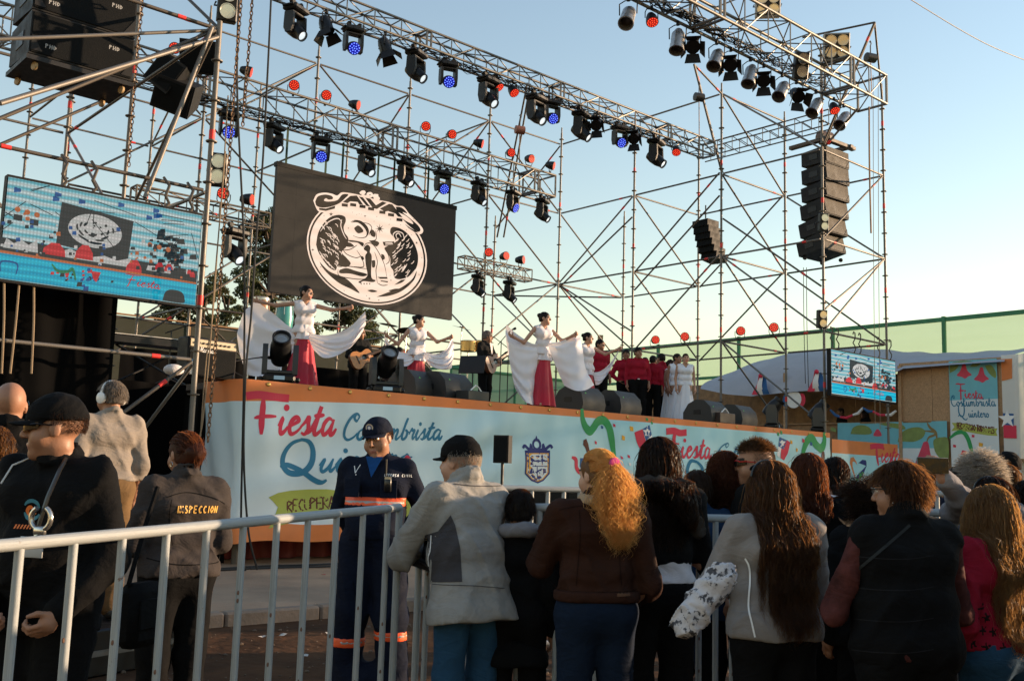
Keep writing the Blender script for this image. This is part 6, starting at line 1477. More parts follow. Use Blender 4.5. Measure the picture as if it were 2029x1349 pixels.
    def trousers(s, mat, e=.016, top=1.0, fold=.0035, seed=5, hipw=1., mfn=None, res=.016, r=(.086,.062,.062,.058), to=.98, fr=1.):
        F = Field(); K = s.k
        F.cap((-.075*s.w*hipw*K,-.012*K,.95*K), (.075*s.w*hipw*K,-.012*K,.95*K), (.100+e)*K*(.7+.3*s.w), k=.06)
        for q in (-1,1): F.ell((q*.06*K,-.05*K,.91*K), ((.074+e*.6)*K,(.062+e*.6)*K,(.082+e)*K), k=.05)
        for q in 'rl': s.leg(F, q, e, r, .04, to)
        return s.garment('trousers', F, mat if isinstance(mat, list) else [mat], res, [lambda x, y, z: z-top*K], fold, seed, mfn, fr)
    def shoes(s, mat):
        for q in 'rl':
            F = Field(); a, t = s.J['ank'+q], s.J['toe'+q]; F.cap(Vector((a.x,a.y-.035*s.k,.045*s.k)), Vector((a.x,a.y+.04*s.k,.05*s.k)), .046*s.k, .046*s.k); F.cap((a.x,a.y,.05*s.k), t+Vector((0,.02,.012)), .048*s.k, .036*s.k)
            V, Fc = F.mesh(.014, cuts=[lambda x, y, z: .002-z]); obj('shoe', np_mesh('shoe', V, Fc, mat), s.t)
    # ---- hair
    def scalp(s, mat, e=.008, back=-.055, front=.045, name='hair', side=-.02, res=.010, extra=None, fold=.002, fr=3.):
        """close hair cap as a closed volume; lower edge given by back/side heights (head-local)"""
        F = Field(); K = s.k; rot = [list(r) for r in s.HM]
        F.ell(s.hl((0,-.014,.032)), np.array((.074+e,.096+e,.090+e))*K, rot); F.ell(s.hl((0,-.035,-.03)), np.array((.062+e,.065+e,.075+e))*K, rot, .03)
        if extra: extra(F)
        Hm = np.array(s.HM); c = np.array(s.J['head'])
        def cut(x, y, z):
            dx, dy, dz = x-c[0], y-c[1], z-c[2]; lx = (Hm[0,0]*dx+Hm[1,0]*dy+Hm[2,0]*dz)/K; ly = (Hm[0,1]*dx+Hm[1,1]*dy+Hm[2,1]*dz)/K; lz = (Hm[0,2]*dx+Hm[1,2]*dy+Hm[2,2]*dz)/K
            low = np.where(ly < -.03, back, np.where(ly < .035, back+(side-back)*np.clip((ly+.03)/.03, 0, 1), side+(front-side)*np.clip((ly-.02)/.05, 0, 1)+.0))
            return (low-lz)*K*.8
        return s.garment(name, F, [mat], res, [cut], fold, 3, None, fr)
    def strands(s, mat, n=500, length=.3, r=.0022, curl=.01, cf=30., front=.03, spread=.0, m=14, seed=1, tie=None, grav=1., lift=.012, shoulders=True, mn=.6, side=-.2, name='hair_strands', part=0., low=-.06, out=0., over=None, puff=.0):
        n = int(n*2.7); r *= .58; rg = np.random.default_rng(seed); K = s.k; Hm = np.array(s.HM); c = np.array(s.J['head'])
        d = rg.normal(size=(n*4, 3)); d /= np.linalg.norm(d, axis=1)[:, None]
        keep = (d[:,2]*.09 > low) & ~((d[:,1] > .25) & (d[:,2]*.09 < front)) & (d[:,2] > -.75) & ~((d[:,1]*.1-.014 > -.045) & (d[:,2]*.096+.03 < side)); d = d[keep][:n]; n = len(d)
        R3 = np.array((.080,.100,.096)); ctr = np.array((0,-.014,.030)); p = ctr+d*R3; nrm = d/R3; nrm /= np.linalg.norm(nrm, axis=1)[:, None]
        # start direction: down the scalp away from the crown (or towards the tie point)
        if tie is not None:
            tp = np.array(tie); g = tp-p
        else:
            g = np.stack([np.sign(p[:,0]-part)*.35*(p[:,1] > .02)+p[:,0]*1.5, -.45+0*p[:,0]-p[:,1]*1.5, -.6+0*p[:,0]], 1)
        g -= nrm*(g*nrm).sum(1)[:, None]; g /= np.linalg.norm(g, axis=1)[:, None]+1e-6
        Ls = length*rg.uniform(mn, 1.05, n); st = Ls/(m-1); P = [p.copy()]; v = g+nrm*lift*6; tied = np.zeros(n, bool)
        pv = rg.normal(0, 1, (n, 3))*np.array((1,.7,.2))*puff; ph = rg.uniform(0, 6.28, n); ph2 = rg.uniform(0, 6.28, n); down = np.linalg.inv(Hm) @ np.array((0,0,-1.))
        for i in range(1, m):
            if tie is not None:
                to = tp-p; dist = np.linalg.norm(to, axis=1); tied |= dist < .035
                tgt = np.where(tied[:, None], down+pv*(1.3-2.1*i/m)+rg.normal(0,.10,(n,3))+np.array((0,-.25*math.exp(-i*.35),0)), to/(dist[:, None]+1e-6)); v = v*.35+tgt*.8
                step = np.where(tied, st, np.minimum(np.maximum(dist*.5, .03), .06))
            else:
                v = v*(.72)+down*.42*grav+nrm*out; step = st
            v /= np.linalg.norm(v, axis=1)[:, None]; p = p+v*step[:, None]
            # keep outside the skull
            q = (p-ctr)/(R3+.006+lift*rg.uniform(0,1,(n,1))); l = np.linalg.norm(q, axis=1); ins = l < 1; p[ins] = ctr+(q[ins]/l[ins][:, None])*(R3+.006+lift*.5)
            if shoulders:      # lie on the back and shoulders
                zb = -.16; bk = (p[:,2] < zb) & (np.abs(p[:,0]) < .22)
                lim = -.105-.035*np.clip((zb-p[:,2])/.12, 0, 1); f_ = bk & (p[:,1] > lim) & (p[:,1] < .02); p[f_, 1] = lim[f_]-rg.uniform(0,.02,f_.sum())
            P.append(p.copy())
        P = np.stack(P, 1); t = np.linspace(0, 1, m)[None, :]
        if over:      # lie on the outside of the garment
            from mathutils.bvhtree import BVHTree
            j = [q for q in s.t.children if q.name.split('.')[0] == over][0].data; bv = BVHTree.FromPolygons([v.co for v in j.vertices], [list(f.vertices) for f in j.polygons]); Wd = (P*K) @ Hm.T+c
            for a_, i in np.argwhere(P[:,:,2] < -.09):
                x_, y_, z_ = Wd[a_, i]; h_ = bv.ray_cast(Vector((x_, -1., z_)), Vector((0,1,0)))
                if h_[0] is not None and y_ > h_[0].y-.006 and y_ < .06: Wd[a_, i, 1] = h_[0].y-.004-.022*((a_*37 % 101)/101)*min(1, i/6)
            P = ((Wd-c) @ Hm)/K
        amp = curl*np.clip(t*1.6, 0, 1); P[:,:,0] += amp*np.sin(cf*t*length*3+ph[:, None]); P[:,:,1] += amp*np.cos(cf*t*length*3+ph2[:, None])
        fly = rg.random(n) < (.08 if length > .06 else 0.); fd = rg.normal(0, 1, (n,1,3))*np.array((1,.8,.6)); P = P+fd*fly[:,None,None]*(.018*np.sin(t*2.2))[:,:,None]
        W = (P*K) @ Hm.T+c
        rad = r*K*(1-.75*t**2)*rg.uniform(.7,1.3,(n,1)); tan = np.gradient(W, axis=1); tan /= np.linalg.norm(tan, axis=2)[:, :, None]+1e-9
        u = np.cross(tan, np.array((.3,.2,.9))); u /= np.linalg.norm(u, axis=2)[:, :, None]+1e-9; w = np.cross(tan, u)
        an = rg.uniform(0, 3.14, (n,1,1)); u = u*np.cos(an)+w*np.sin(an); ring = np.stack([W+rad[:, :, None]*u, W-rad[:, :, None]*u], 2); V = ring.reshape(-1, 3)
        base = (np.arange(n)[:, None]*m+np.arange(m-1)[None, :])*2; F = np.stack([base, base+1, base+3, base+2], -1).reshape(-1, 4)
        o = obj(name, np_mesh(name, V, F, mat), s.t); o['kind'] = 'stuff'; return o
    def cap_hat(s, mat, peak=0., label=None, bill=True, low=.035, e=.016, badge=None, dirr=1.):
        F = Field(); K = s.k; rot = [list(r) for r in s.HM]; F.ell(s.hl((0,-.012,.042)), np.array((.078+e,.100+e,.088+e))*K, rot)
        Hm = np.array(s.HM); c = np.array(s.J['head'])
        def cut(x, y, z): dx, dy, dz = x-c[0], y-c[1], z-c[2]; ly = (Hm[0,1]*dx+Hm[1,1]*dy+Hm[2,1]*dz)/K; lz = (Hm[0,2]*dx+Hm[1,2]*dy+Hm[2,2]*dz)/K; return (low-.15*ly*0-lz)*K
        o = s.garment('cap', F, [mat], .009, [cut], .0015, 2, None, 2.)
        if label: o['label'] = label
        if bill:
            mb = MB()
            def f(u, v):
                a = (u-.5)*2.5; x = math.sin(a)*(.086+.0*v); y = math.cos(a)*.10; ext = .075*v*max(0, math.cos(a*.95))
                return tuple(s.hl((x*(1-.1*v), dirr*(y-.012+ext), low+.006-.020*v-.05*abs(x)*v*3+.012*math.cos(a)*v)))
            mb.grid(f, 18, 5); b = mb.build('cap_bill', mat, s.t); b.modifiers.new('s', 'SOLIDIFY').thickness = .004
        return o
    def glasses(s, mat, lens, e=0.):
        mb = MB()
        for q in (-1,1):
            mb.tube([s.hl(p) for p in ((q*.055,.09,.016), (q*.078,.06,.018), (q*.083,.0,.012))], .0028*s.k, 5)
        mb.tube([s.hl(p) for p in ((-.055,.088,.02), (-.03,.106,.024), (0,.108,.02), (.03,.106,.024), (.055,.088,.02))], .0028*s.k, 5); g = mb.build('glasses_frame', mat, s.t)
        for q in (-1,1):
            mb = MB(); mb.grid(lambda u, v: tuple(s.hl((q*(.008+.068*u), .1085-.058*u**2.4, .024-.036*v*(1-.35*u*u)+.004*math.sin(u*3.1)*(v-.3)))), 9, 4); l = mb.build('lens', lens, s.t); l.parent = g
        return g
    def at(s, p): return Vector((p[0]*s.k, p[1]*s.k, p[2]*s.k))
    def add(s, name, mb, mat, smooth=50, label=None):
        o = mb.build(name, mat, s.t, smooth=smooth)
        if label: o['label'] = label
        return o
    def print_on(s, name, target, pts_fn, mat): pass
def _tolocal(s, w):
    v = Vector(w)-s.base; c, n = math.cos(-s.rz), math.sin(-s.rz); return Vector((v.x*c-v.y*n, v.x*n+v.y*c, v.z))
def _set_arm(s, q, wr, el=None, drop=.06, back=0.):
    """wrist and elbow from world points"""
    w = s.tolocal(wr); sh = s.J['sh'+q]; L = .56*s.k; d = w-sh
    if d.length > L*.985: w = sh+d.normalized()*L*.985
    s.J['wr'+q] = w
    if el is None:
        m = sh.lerp(w, .52); h = math.sqrt(max(0, (L/2)**2-((w-sh).length/2)**2)); s.J['el'+q] = m+Vector((0,-back,-1)).normalized()*h
    else: s.J['el'+q] = s.tolocal(el)
Person.tolocal = _tolocal; Person.set_arm = _set_arm
def cr(P, t):
    n = len(P)-1; k = min(int(t*n), n-1); u = t*n-k; p1, p2 = P[k], P[k+1]; p0 = P[k-1] if k > 0 else 2*p1-p2; p3 = P[k+2] if k+2 <= n else 2*p2-p1
    return .5*((2*p1)+(p2-p0)*u+(2*p0-5*p1+4*p2-p3)*u*u+(-p0+3*p1-3*p2+p3)*u**3)
def drape_net(s, name, net, D, mat, nu=44, nv=36, fold=.03, nf=5, bulge=.2, seed=0, zmin=None):
    """cloth through a net of photo points at the dancer's depth; pleats fan out from the first column"""
    G = [[np.array(s.tolocal(at(px, py, D=D-bulge*math.sin(math.pi*min(1, j/(len(r)-1)*.9+.1))*(.3+.7*i/(len(net)-1))))) for j, (px, py) in enumerate(r)] for i, r in enumerate(net)]
    vd = np.array(s.tolocal(s.base+DH)); vd /= np.linalg.norm(vd)
    def f(u, v):
        p = cr([cr(r, u) for r in G], v); w = np.sin(nf*2*math.pi*v+3*u+seed+1.8*math.sin(5*v+seed)+1.2*math.sin(4*u+3*v))*(.55+.45*math.sin(7*v+seed*3))+.45*np.sin(nf*2.6*math.pi*v-4*u+seed*2)*math.sin(3*u+2*v)+.5*math.sin(6*u+4*v+seed)
        q = p+vd*fold*w*min(1, .25+u*1.2)
        if zmin is not None: q[2] = max(q[2], zmin)
        return tuple(q)
    o = MB().grid(f, nu, nv).build(name, mat, s.t, smooth=180); return o

def patch_px(p, over, name, polys, mat, off=.004, cut=7., strokes=()):
    """cloth patch / print outlined in photo pixels, laid on the garment the camera sees there"""
    from mathutils.bvhtree import BVHTree
    j = [q for q in p.t.children if q.name.split('.')[0] == over][0]; bv = BVHTree.FromPolygons([v.co for v in j.data.vertices], [list(f.vertices) for f in j.data.polygons]); o0 = p.tolocal(CAM)
    def fn(u, v, off_):
        d = p.tolocal(CAM+ray(u, -v))-o0; d.normalize(); h = bv.ray_cast(o0, d)
        if h[0] is None: h = bv.find_nearest(o0+d*(p.base-CAM).length); return h[0]
        return h[0]-d*off
    pr = Print(fn, p.t, off)
    for q in polys: pr.poly([(a, -b) for a, b in q])
    for q, w in strokes: pr.stroke([(a, -b) for a, b in q], w, taper=False)
    return pr.flush(name, mat, cut=cut)
# ------------------------------------------------------------------ the people in front of the stage
C = cloth
def hem_prints(): pass
BLKC = C('black', (.0045,.0045,.005)); NAVYC = C('navy', (.007,.010,.022)); BROWNC = C('brown_suede', (.032,.012,.007), .5, 70, .8); GREYJ = C('jacket_grey', (.27,.26,.245), .25, 40, .75); GREYD = C('jacket_slate', (.055,.052,.057), .25, 40); DENIM = C('denim', (.02,.06,.115), .5, 90); DENIMD = C('denim_dark', (.007,.014,.030), .5, 90)
CHAR = C('charcoal', (.045,.038,.036), .3, 40); PINKC = C('raspberry', (.24,.022,.075), .45, 110); FLEECE = C('fleece', (.22,.20,.19), .9, 160, .95, .12, .1); REDK = C('red_knit', (.24,.010,.026), .7, 130); SCARF = C('scarf_olive', (.035,.030,.026), .6, 80); WHT = C('white_cotton', (.62,.60,.62), .2, 30); LEOP = C('leopard', (.07,.022,.02), .2, 60, .85, .7); OLIVEB = C('khaki', (.14,.085,.04), .4, 60); SHIRTG = C('shirt_grey', (.25,.215,.185), .3, 30); CREAM = C('cream', (.5,.42,.34), .3, 50); GREYS = C('sweater_grey', (.22,.21,.22), .6, 120)
LENS = M('sunglass_lens', (.006,.006,.007), .15, var=0, spec=.3); FRB = M('frame_black', (.01,.01,.01), .3, var=0); FRR = M('frame_red', (.5,.02,.02), .3, var=0); METAL = M('metal_shiny', (.5,.48,.45), .25, metal=.9, var=.1); SHOE = M('shoe_black', (.012,.011,.01), .5, var=.2)
ORGP = M('patch_orange', (.72,.17,.03), .6, var=.05); HIVIS = M('hivis_orange', (.95,.12,.03), .5, var=.08); REFS = M('reflective_grey', (.42,.40,.38), .4, var=.1)
def on_body(p, pts2d, y, mat, name, parentless=False):
    pass
# -- guard at the far left, profile to the left, dark jacket, cap, sunglasses
p = Person(112, 4.0, 1.70, 194, 'guard in black cap and sunglasses looking left behind the white barrier', build=1.16, head=(R(56),R(3),0), arms={'wrr': (.10,.22,.88), 'elr': (.31,.02,1.06), 'wrl': (-.20,.16,.90), 'ell': (-.31,-.02,1.08)})
p.body(SKIN, ('fist','fist'), fine_hands=True, res=.018, fres=.0065, dirs=((-.75,.45,-.35),(.3,.5,-.6)), jaw=1.02)
p.top('jacket', BLKC, .034, .80, .045, fold=.005, seed=2, belly=.5, fr=.9); p.trousers(BLKC, .03)
p.strands(H_BLACK, 1400, .012, .0010, .001, 8, m=4, seed=1, out=.1, shoulders=False, front=.06, low=-.04, side=.018); p.cap_hat(BLKC, low=.03, e=.014); p.glasses(FRB, LENS)
def chest_print(p, name, mat, draw, y0=.16, label=None):
    pr = Print(lambda u, v, off: tuple(p.up(Vector((u, y0+off*.5, v))*p.k)), p.t, .004); draw(pr); o = pr.flush(name, mat, cut=9)
    # press the print onto the jacket surface along y
    j = [c for c in p.t.children if c.name.split('.')[0] in ('jacket','coverall','vest','sweater')][0]; me = j.data; sgn = 1 if y0 > 0 else -1
    from mathutils.bvhtree import BVHTree
    bv = BVHTree.FromPolygons([v.co for v in me.vertices], [list(f.vertices) for f in me.polygons])
    for v in o.data.vertices:
        h = bv.ray_cast(Vector((v.co.x, sgn*1.0, v.co.z)), Vector((0,-sgn,0)))
        if h[0] is not None: v.co.y = h[0].y+sgn*.004
    return o
def logo(pr):
    for a0, r_ in ((.5,.034),(3.6,.034)): pr.stroke([(-.005+r_*math.cos(a0+t), 1.265+r_*math.sin(a0+t)) for t in np.linspace(0, 2.4, 7)], .014)
chest_print(p, 'chest_logo', M('logo_teal', (.02,.16,.22), .6, var=0), logo, .2)
chest_print(p, 'chest_logo', ORGP, lambda pr: (pr.stroke([(-.02,1.25),(.0,1.275),(.015,1.262),(.01,1.245)], .014), [pr.poly([(x,1.195),(x+.007,1.195),(x+.007,1.21),(x,1.21)]) for x in np.arange(-.05,.05,.013)]), .2)
mb = MB(); c = p.up(Vector((-.115,.205,1.24))*p.k); mb.tube([c+Vector((.042*math.sin(a), 0, .042*math.cos(a))) for a in np.linspace(.5, 5.8, 18)], .010, 8); mb.box(c+Vector((0,0,-.045)), (.05,.02,.035), bev=.006); mb.tube([c+Vector((.02*math.sin(a), .004, -.075+.018*math.cos(a))) for a in np.linspace(0, 6.28, 10)], .005, 6); p.add('handcuffs', mb, METAL)
mb = MB(); mb.box(p.up(Vector((-.085,.205,1.135))*p.k), (.10,.006,.075), bev=.002); p.add('id_card', mb, M('card_white', (.45,.45,.44), .3, var=.15))
mb = MB(); mb.tube([p.up(Vector(q)*p.k) for q in ((-.10,.2,1.20),(-.125,.19,1.32),(-.12,.13,1.42),(-.08,.05,1.46))], .008, 6); p.add('lanyard', mb, FRB)
mb = MB(); mb.tube([p.hl(q) for q in ((.083,-.01,-.01),(.085,.01,-.05),(.08,.03,-.085))]+[p.up(Vector(q)*p.k) for q in ((.10,.12,1.43),(.11,.16,1.36))], .0035, 6); p.add('earpiece_tube', mb, M('tube_clear', (.5,.48,.45), .2, var=0))
pr = Print(lambda u, v, off: tuple(p.hl((u, .0925-u*u*5+off, v))), p.t, .002)
for a0 in (.4,3.5): pr.stroke([(.024*math.cos(a0+t)*.9, .085+.022*math.sin(a0+t)) for t in np.linspace(0, 2.4, 7)], .009)
pr.flush('cap_badge', MATS['logo_teal'], cut=9)
# -- bald man at the left edge
p = Person(10, 5.7, 1.89, 325, 'bald man in a black jacket at the left edge seen from behind', build=1.2); p.body(SKIN, res=.02, fres=.008, jaw=1.1); p.top('jacket', BLKC, .035, .8, .04, seed=3); p.trousers(BLKC)
# -- woman with light brown hair at the left edge
p = Person(-22, 4.7, 1.60, 10, 'woman with light brown hair in a cream top cut off at the left edge'); p.body(SKINL, female=True, res=.022, fres=.009); p.top('sweater', CREAM, .03, .85, .03, seed=4); p.trousers(DENIMD); p.scalp(H_BROWN, .006, -.06); p.strands(H_BROWN, 700, .34, .0024, .012, 24, seed=4)
# -- man with headphones on the stage side, standing on a low case
rb = thing('flight_case', 'low black flight case under the man with headphones', 'case', gpt(214, 7.5, .0), R(20)); MB().box((0,0,.16), (1.0,.7,.32), bev=.015).build('body', BLK, rb); MB().box((0,-.352,.16), (.9,.006,.04)).build('trim', STEEL, rb)
p = Person(212, 7.5, 1.72, 318, 'man wearing white headphones and a grey shirt beside the left tower', z=.33, build=1.12, head=(R(-22),R(4),0)); p.body(SKIN, res=.02, fres=.008); p.top('shirt', SHIRTG, .026, .98, .03, seed=6, fold=.0028); p.trousers(OLIVEB, .02); p.shoes(SHOE)
p.scalp(H_SALT, .006, -.045, .05, side=.0); p.strands(H_SALT, 500, .05, .0022, .003, 10, m=6, seed=3, out=.25, shoulders=False, front=.045, low=-.03); p.glasses(FRB, M('clear_lens', (.5,.5,.5), .05, var=0, alpha=.15))
mb = MB(); mb.tube([p.hl((.095*math.cos(a), -.01, .015+.112*math.sin(a))) for a in np.linspace(0, math.pi, 14)], .011, 8); hp = p.add('headphones', mb, M('phones_white', (.7,.7,.7), .3, var=.05)); 
for q in (-1,1): mb = MB(); mb.lathe([(0,.036),(.012,.042),(.026,.042),(.034,.03)], p.hl((q*.078,-.008,-.002)), p.HM @ Vector((q,0,0)), 16); e_ = p.add('ear_cup', mb, MATS['phones_white']); e_.parent = hp
# -- woman with the lettered jacket
p = Person(368, 5.4, 1.62, 322, 'woman with red brown bun in a grey lettered jacket, seen from behind', build=1.06, head=(R(-14),R(6),0), arms={'wrr': (.02,.26,1.12), 'elr': (.29,.02,1.09), 'wrl': (-.05,.24,1.10), 'ell': (-.29,.02,1.08)}, hips=1)
p.body(SKIN, ('relax','relax'), female=True, res=.02, fres=.008); p.top('jacket', CHAR, .030, .92, .05, seed=7, fold=.0045, hipw=1.05); p.trousers(BLKC, .02, hipw=1.08); p.shoes(SHOE)
p.scalp(H_RED, .010, -.058, .05, side=-.02, extra=lambda F: F.ell(p.hl((0,-.105,.0)), np.array((.058,.050,.058))*p.k, k=.02)); p.strands(H_RED, 650, .09, .0022, .003, 20, m=7, seed=2, tie=(0,-.14,.0), shoulders=False)
mb = MB(); [mb.tube([p.hl((q*.086, -.005+.012*math.cos(a), -.052+.012*math.sin(a))) for a in np.linspace(0, 6.28, 10)], .0022, 5) for q in (-1,1)]; p.add('earring', mb, METAL)
def insp(pr):
    x = -.075
    for ch in 'INSPECCION':
        for st in CAPS[ch]: pr.stroke([(x+q[0]*.030, 1.265+q[1]*.038) for q in st], .0065, smooth=False, taper=False)
        x += .0155 if ch == 'I' else .0265
chest_print(p, 'back_lettering', M('lettering_yellow', (.8,.45,.1), .5, var=0), insp, -.2)
patch_px(p, 'jacket', 'seam', [], BLKC, .003, strokes=[([(330,985),(370,975),(420,985),(446,998)], 1.5), ([(340,990),(335,1030),(342,1080)], 1.5), ([(290,1105),(350,1118),(420,1116),(438,1108)], 2.)])
bg = thing('shoulder_bag', 'black shoulder bag at the hip of the woman with the lettered jacket', 'bag', gpt(300, 4.95, .62), R(30)); MB().box((0,0,.12), (.24,.13,.30), bev=.04).build('body', BLKC, bg); MB().tube([(-.1,0,.26),(-.05,-.02,.5),(.06,0,.72)], .012, 6).build('strap', BLKC, bg); MB().box((0,-.07,.13), (.18,.012,.14), bev=.004).build('pocket', BLKC, bg)
# -- civil protection man facing the camera
p = Person(748, 6.8, 1.79, 186, 'stern man in navy coveralls with orange bands facing the camera', build=1.08, head=(R(14),R(10),R(7)), arms={'wrr': (.15,-.17,.93), 'elr': (.30,-.10,1.12), 'wrl': (-.10,-.19,.93), 'ell': (-.33,-.10,1.12)}, foot=.8)
p.body(SKIN, ('relax','relax'), res=.018, fres=.0062, jaw=1.16)
def cov(F):
    for q in 'rl': p.leg(F, q, .03, (.088,.07,.068,.066), .05, .98)
    for q in (-1,1): F.ell((q*.06*p.k,-.05*p.k,.91*p.k), np.array((.095,.085,.11))*p.k, k=.05)
def covm(c):
    z = c[:,2]; x = np.abs(c[:,0]); m = np.zeros(len(c), int); tor = x < .20
    ch = (np.abs(z-1.185) < .026) & tor; m[ch] = 1; m[(np.abs(z-1.185) < .0085) & tor] = 2
    kn = np.abs(z-(.375-.06*(c[:,0] > 0))) < .030; m[kn] = 1; m[np.abs(z-(.375-.06*(c[:,0] > 0))) < .010] = 2; return m
p.top('coverall', [NAVYC], .030, .06, .04, seed=9, fold=.003, extra=cov, res=.0125, belly=.35)
for zc, hh, m_, ee in ((1.185,.030,HIVIS,.0035), (1.185,.010,REFS,.0055), (.375,.032,HIVIS,.0035), (.375,.011,REFS,.0055)):
    F = Field()
    if zc > 1: p.torso(F, .030*.8+ee, .35, 0)
    else: cov(F); F.p = [q[:3]+(q[3]+ee, q[4]+ee, q[5]) if q[0] == 'c' else q for q in F.p if q[0] == 'c']
    K = p.k; p.garment('reflective_band', F, [m_], .012, [lambda x, y, z: np.abs(z-(zc-(.05*(x > 0) if zc < 1 else 0))*K)-hh*K], .003*1.15, 9); p.shoes(SHOE)
p.strands(H_BLACK, 800, .012, .0016, .001, 8, m=4, seed=2, out=.1, shoulders=False, front=.06, low=-.035, side=.02); p.cap_hat(NAVYC, low=.034, e=.015)
pr = Print(lambda u, v, off: tuple(p.hl((u, .0935-u*u*5+off, v))), p.t, .002); pr.dot((0,.085), .026); pr.flush('cap_badge', M('badge_cream', (.62,.52,.4), .5, var=.1), cut=9); pr.dot((0,.085), .017); pr.flush('cap_badge_ring', NAVY, cut=9); pr.dot((0,.085), .011); pr.flush('cap_badge_core', WHT, cut=9)
patch_px(p, 'coverall', 'zip', [], C('zip_dark', (.003,.004,.008)), .004, strokes=[([(716,960),(716,1000),(717,1060),(718,1130)], 2.4), ([(690,1068),(716,1070),(752,1068)], 2.), ([(700,1150),(706,1200),(704,1240)], 1.5)])
mb = MB(); mb.grid(lambda u, v: tuple(p.up(Vector(((u-.5)*.11*(1-v)+.0, .10+.060*v, 1.465-.13*v))*p.k)), 6, 5); chb = p.add('shirt_front', mb, C('royal_blue', (.01,.06,.2)))
mb = MB(); mb.box(p.up(Vector((-.115,.195,1.30))*p.k), (.045,.03,.10), bev=.006); mb.cyl(p.up(Vector((-.10,.195,1.35))*p.k), p.up(Vector((-.10,.20,1.45))*p.k), .006); p.add('radio', mb, FRB)
mb = MB(); mb.box(p.up(Vector((-.115,.213,1.335))*p.k), (.036,.004,.016)); p.add('radio_label', mb, M('label_tan', (.55,.42,.25), .5, var=0))
chest_print(p, 'chest_lettering', WHITE, lambda pr: [caps_word(pr, 'DEFENSA CIVIL'[::1], 9, 0, .01), pr.reset(), [[pr.stroke([(-.075-(i*.0125)-q[0]*.012, 1.345+q[1]*.016) for q in st], .0035, smooth=False, taper=False) for st in CAPS[ch]] for i, ch in enumerate('DEFENSA CIVIL') if ch != ' ']], .2)
chest_print(p, 'chest_badge', WHITE, lambda pr: [pr.stroke([(.135-q[0]*.04, 1.36+q[1]*.045) for q in ((0,1),(.45,0),(.95,1.2))], .011, smooth=False), pr.dot((.11,1.35), .004)], .2)
for q in (-1,1): mb = MB(); mb.box((0,0,0), (.11,.012,.12), bev=.004); o = mb.build('chest_pocket', NAVYC, p.t, p.up(Vector((q*.115,.172,1.27))*p.k), (.1,0,-q*.25))
# -- old man in pale grey jacket leaning on the barrier
p = Person(938, 5.0, 1.635, 322, 'old man in pale grey jacket and black cap leaning on the barrier', build=1.08, lean=R(9), head=(R(-20),R(2),0), arms={'wrl': (-.03,.44,1.15), 'ell': (-.29,.24,1.12), 'wrr': (.02,.42,1.16), 'elr': (.27,.16,1.08)})
p.body(SKINL, ('grip','relax'), res=.018, fres=.0065, jaw=1.1)
def gj(c):
    m = np.zeros(len(c), int); x, y, z = c[:,0], c[:,1], c[:,2]
    m[(x < -.10) & (np.abs(x) < .33) & (z < 1.17) & (z > .93) & (y > -.15) & (y < .12)] = 1; return m
p.top('jacket', [GREYJ, GREYD], .036, .77, .05, seed=11, fold=.0045, belly=.9, flare=.035, res=.0125, arm_e=.03); p.trousers(DENIM, .010, fold=.002); p.shoes(SHOE)
p.strands(H_GREY, 1100, .022, .0016, .002, 10, m=5, seed=5, out=.1, shoulders=False, front=.05, low=-.045, side=.01); p.cap_hat(BLKC, low=.028, e=.016)
def ribbon_on(p, name, pts, w, mat, off=.004, parent='jacket'):
    from mathutils.bvhtree import BVHTree
    j = [c for c in p.t.children if c.name.split('.')[0] == parent][0]; bv = BVHTree.FromPolygons([v.co for v in j.data.vertices], [list(f.vertices) for f in j.data.polygons]); mb = MB(); P = []
    for q in pts:
        c = p.up(Vector(q)*p.k); h = bv.find_nearest(c); P.append((h[0]+h[1]*off, h[1]))
    vs = []; fs = []
    for i, (a, n) in enumerate(P):
        t = (P[min(i+1, len(P)-1)][0]-P[max(i-1, 0)][0]).normalized(); s_ = t.cross(n).normalized()*w/2; vs += [a+s_, a-s_]
    for i in range(len(P)-1): fs.append((2*i, 2*i+1, 2*i+3, 2*i+2))
    mb.add(vs, fs); return p.add(name, mb, mat)
patch_px(p, 'jacket', 'side_panel', [[(842,1060),(868,1052),(893,1020),(902,1040),(912,1085),(916,1152),(868,1153),(832,1152),(836,1100)]], GREYD)
patch_px(p, 'jacket', 'zip', [], WHITE, .008, strokes=[([(854,1060),(852,1090),(848,1105),(850,1130),(849,1150)], 2.2)]); patch_px(p, 'jacket', 'seam', [], GREYD, .005, strokes=[([(900,958),(940,962),(985,962),(1005,960)], 1.4), ([(832,1155),(880,1158),(940,1160),(1000,1165)], 1.4)])
# -- boy
p = Person(1032, 5.1, 1.375, 2, 'boy with short black hair in a dark hooded coat', build=1.0); p.body(SKIN, res=.02, fres=.008); p.top('coat', BLKC, .035, .66, 0, seed=12); p.trousers(BLKC); p.shoes(SHOE)
F = Field(); [F.ell(p.up(Vector((.08*math.cos(a), -.06+.06*math.sin(a), 1.46))*p.k), np.array((.055,.045,.04))*p.k, k=.03) for a in np.linspace(3.0, 6.4, 6)]; p.garment('hood', F, [GREYS], .012, fold=.003); p.scalp(H_BLACK, .010, -.06, .05, side=-.025); p.strands(H_BLACK, 600, .05, .0024, .003, 12, m=6, seed=9, out=.12, shoulders=False)
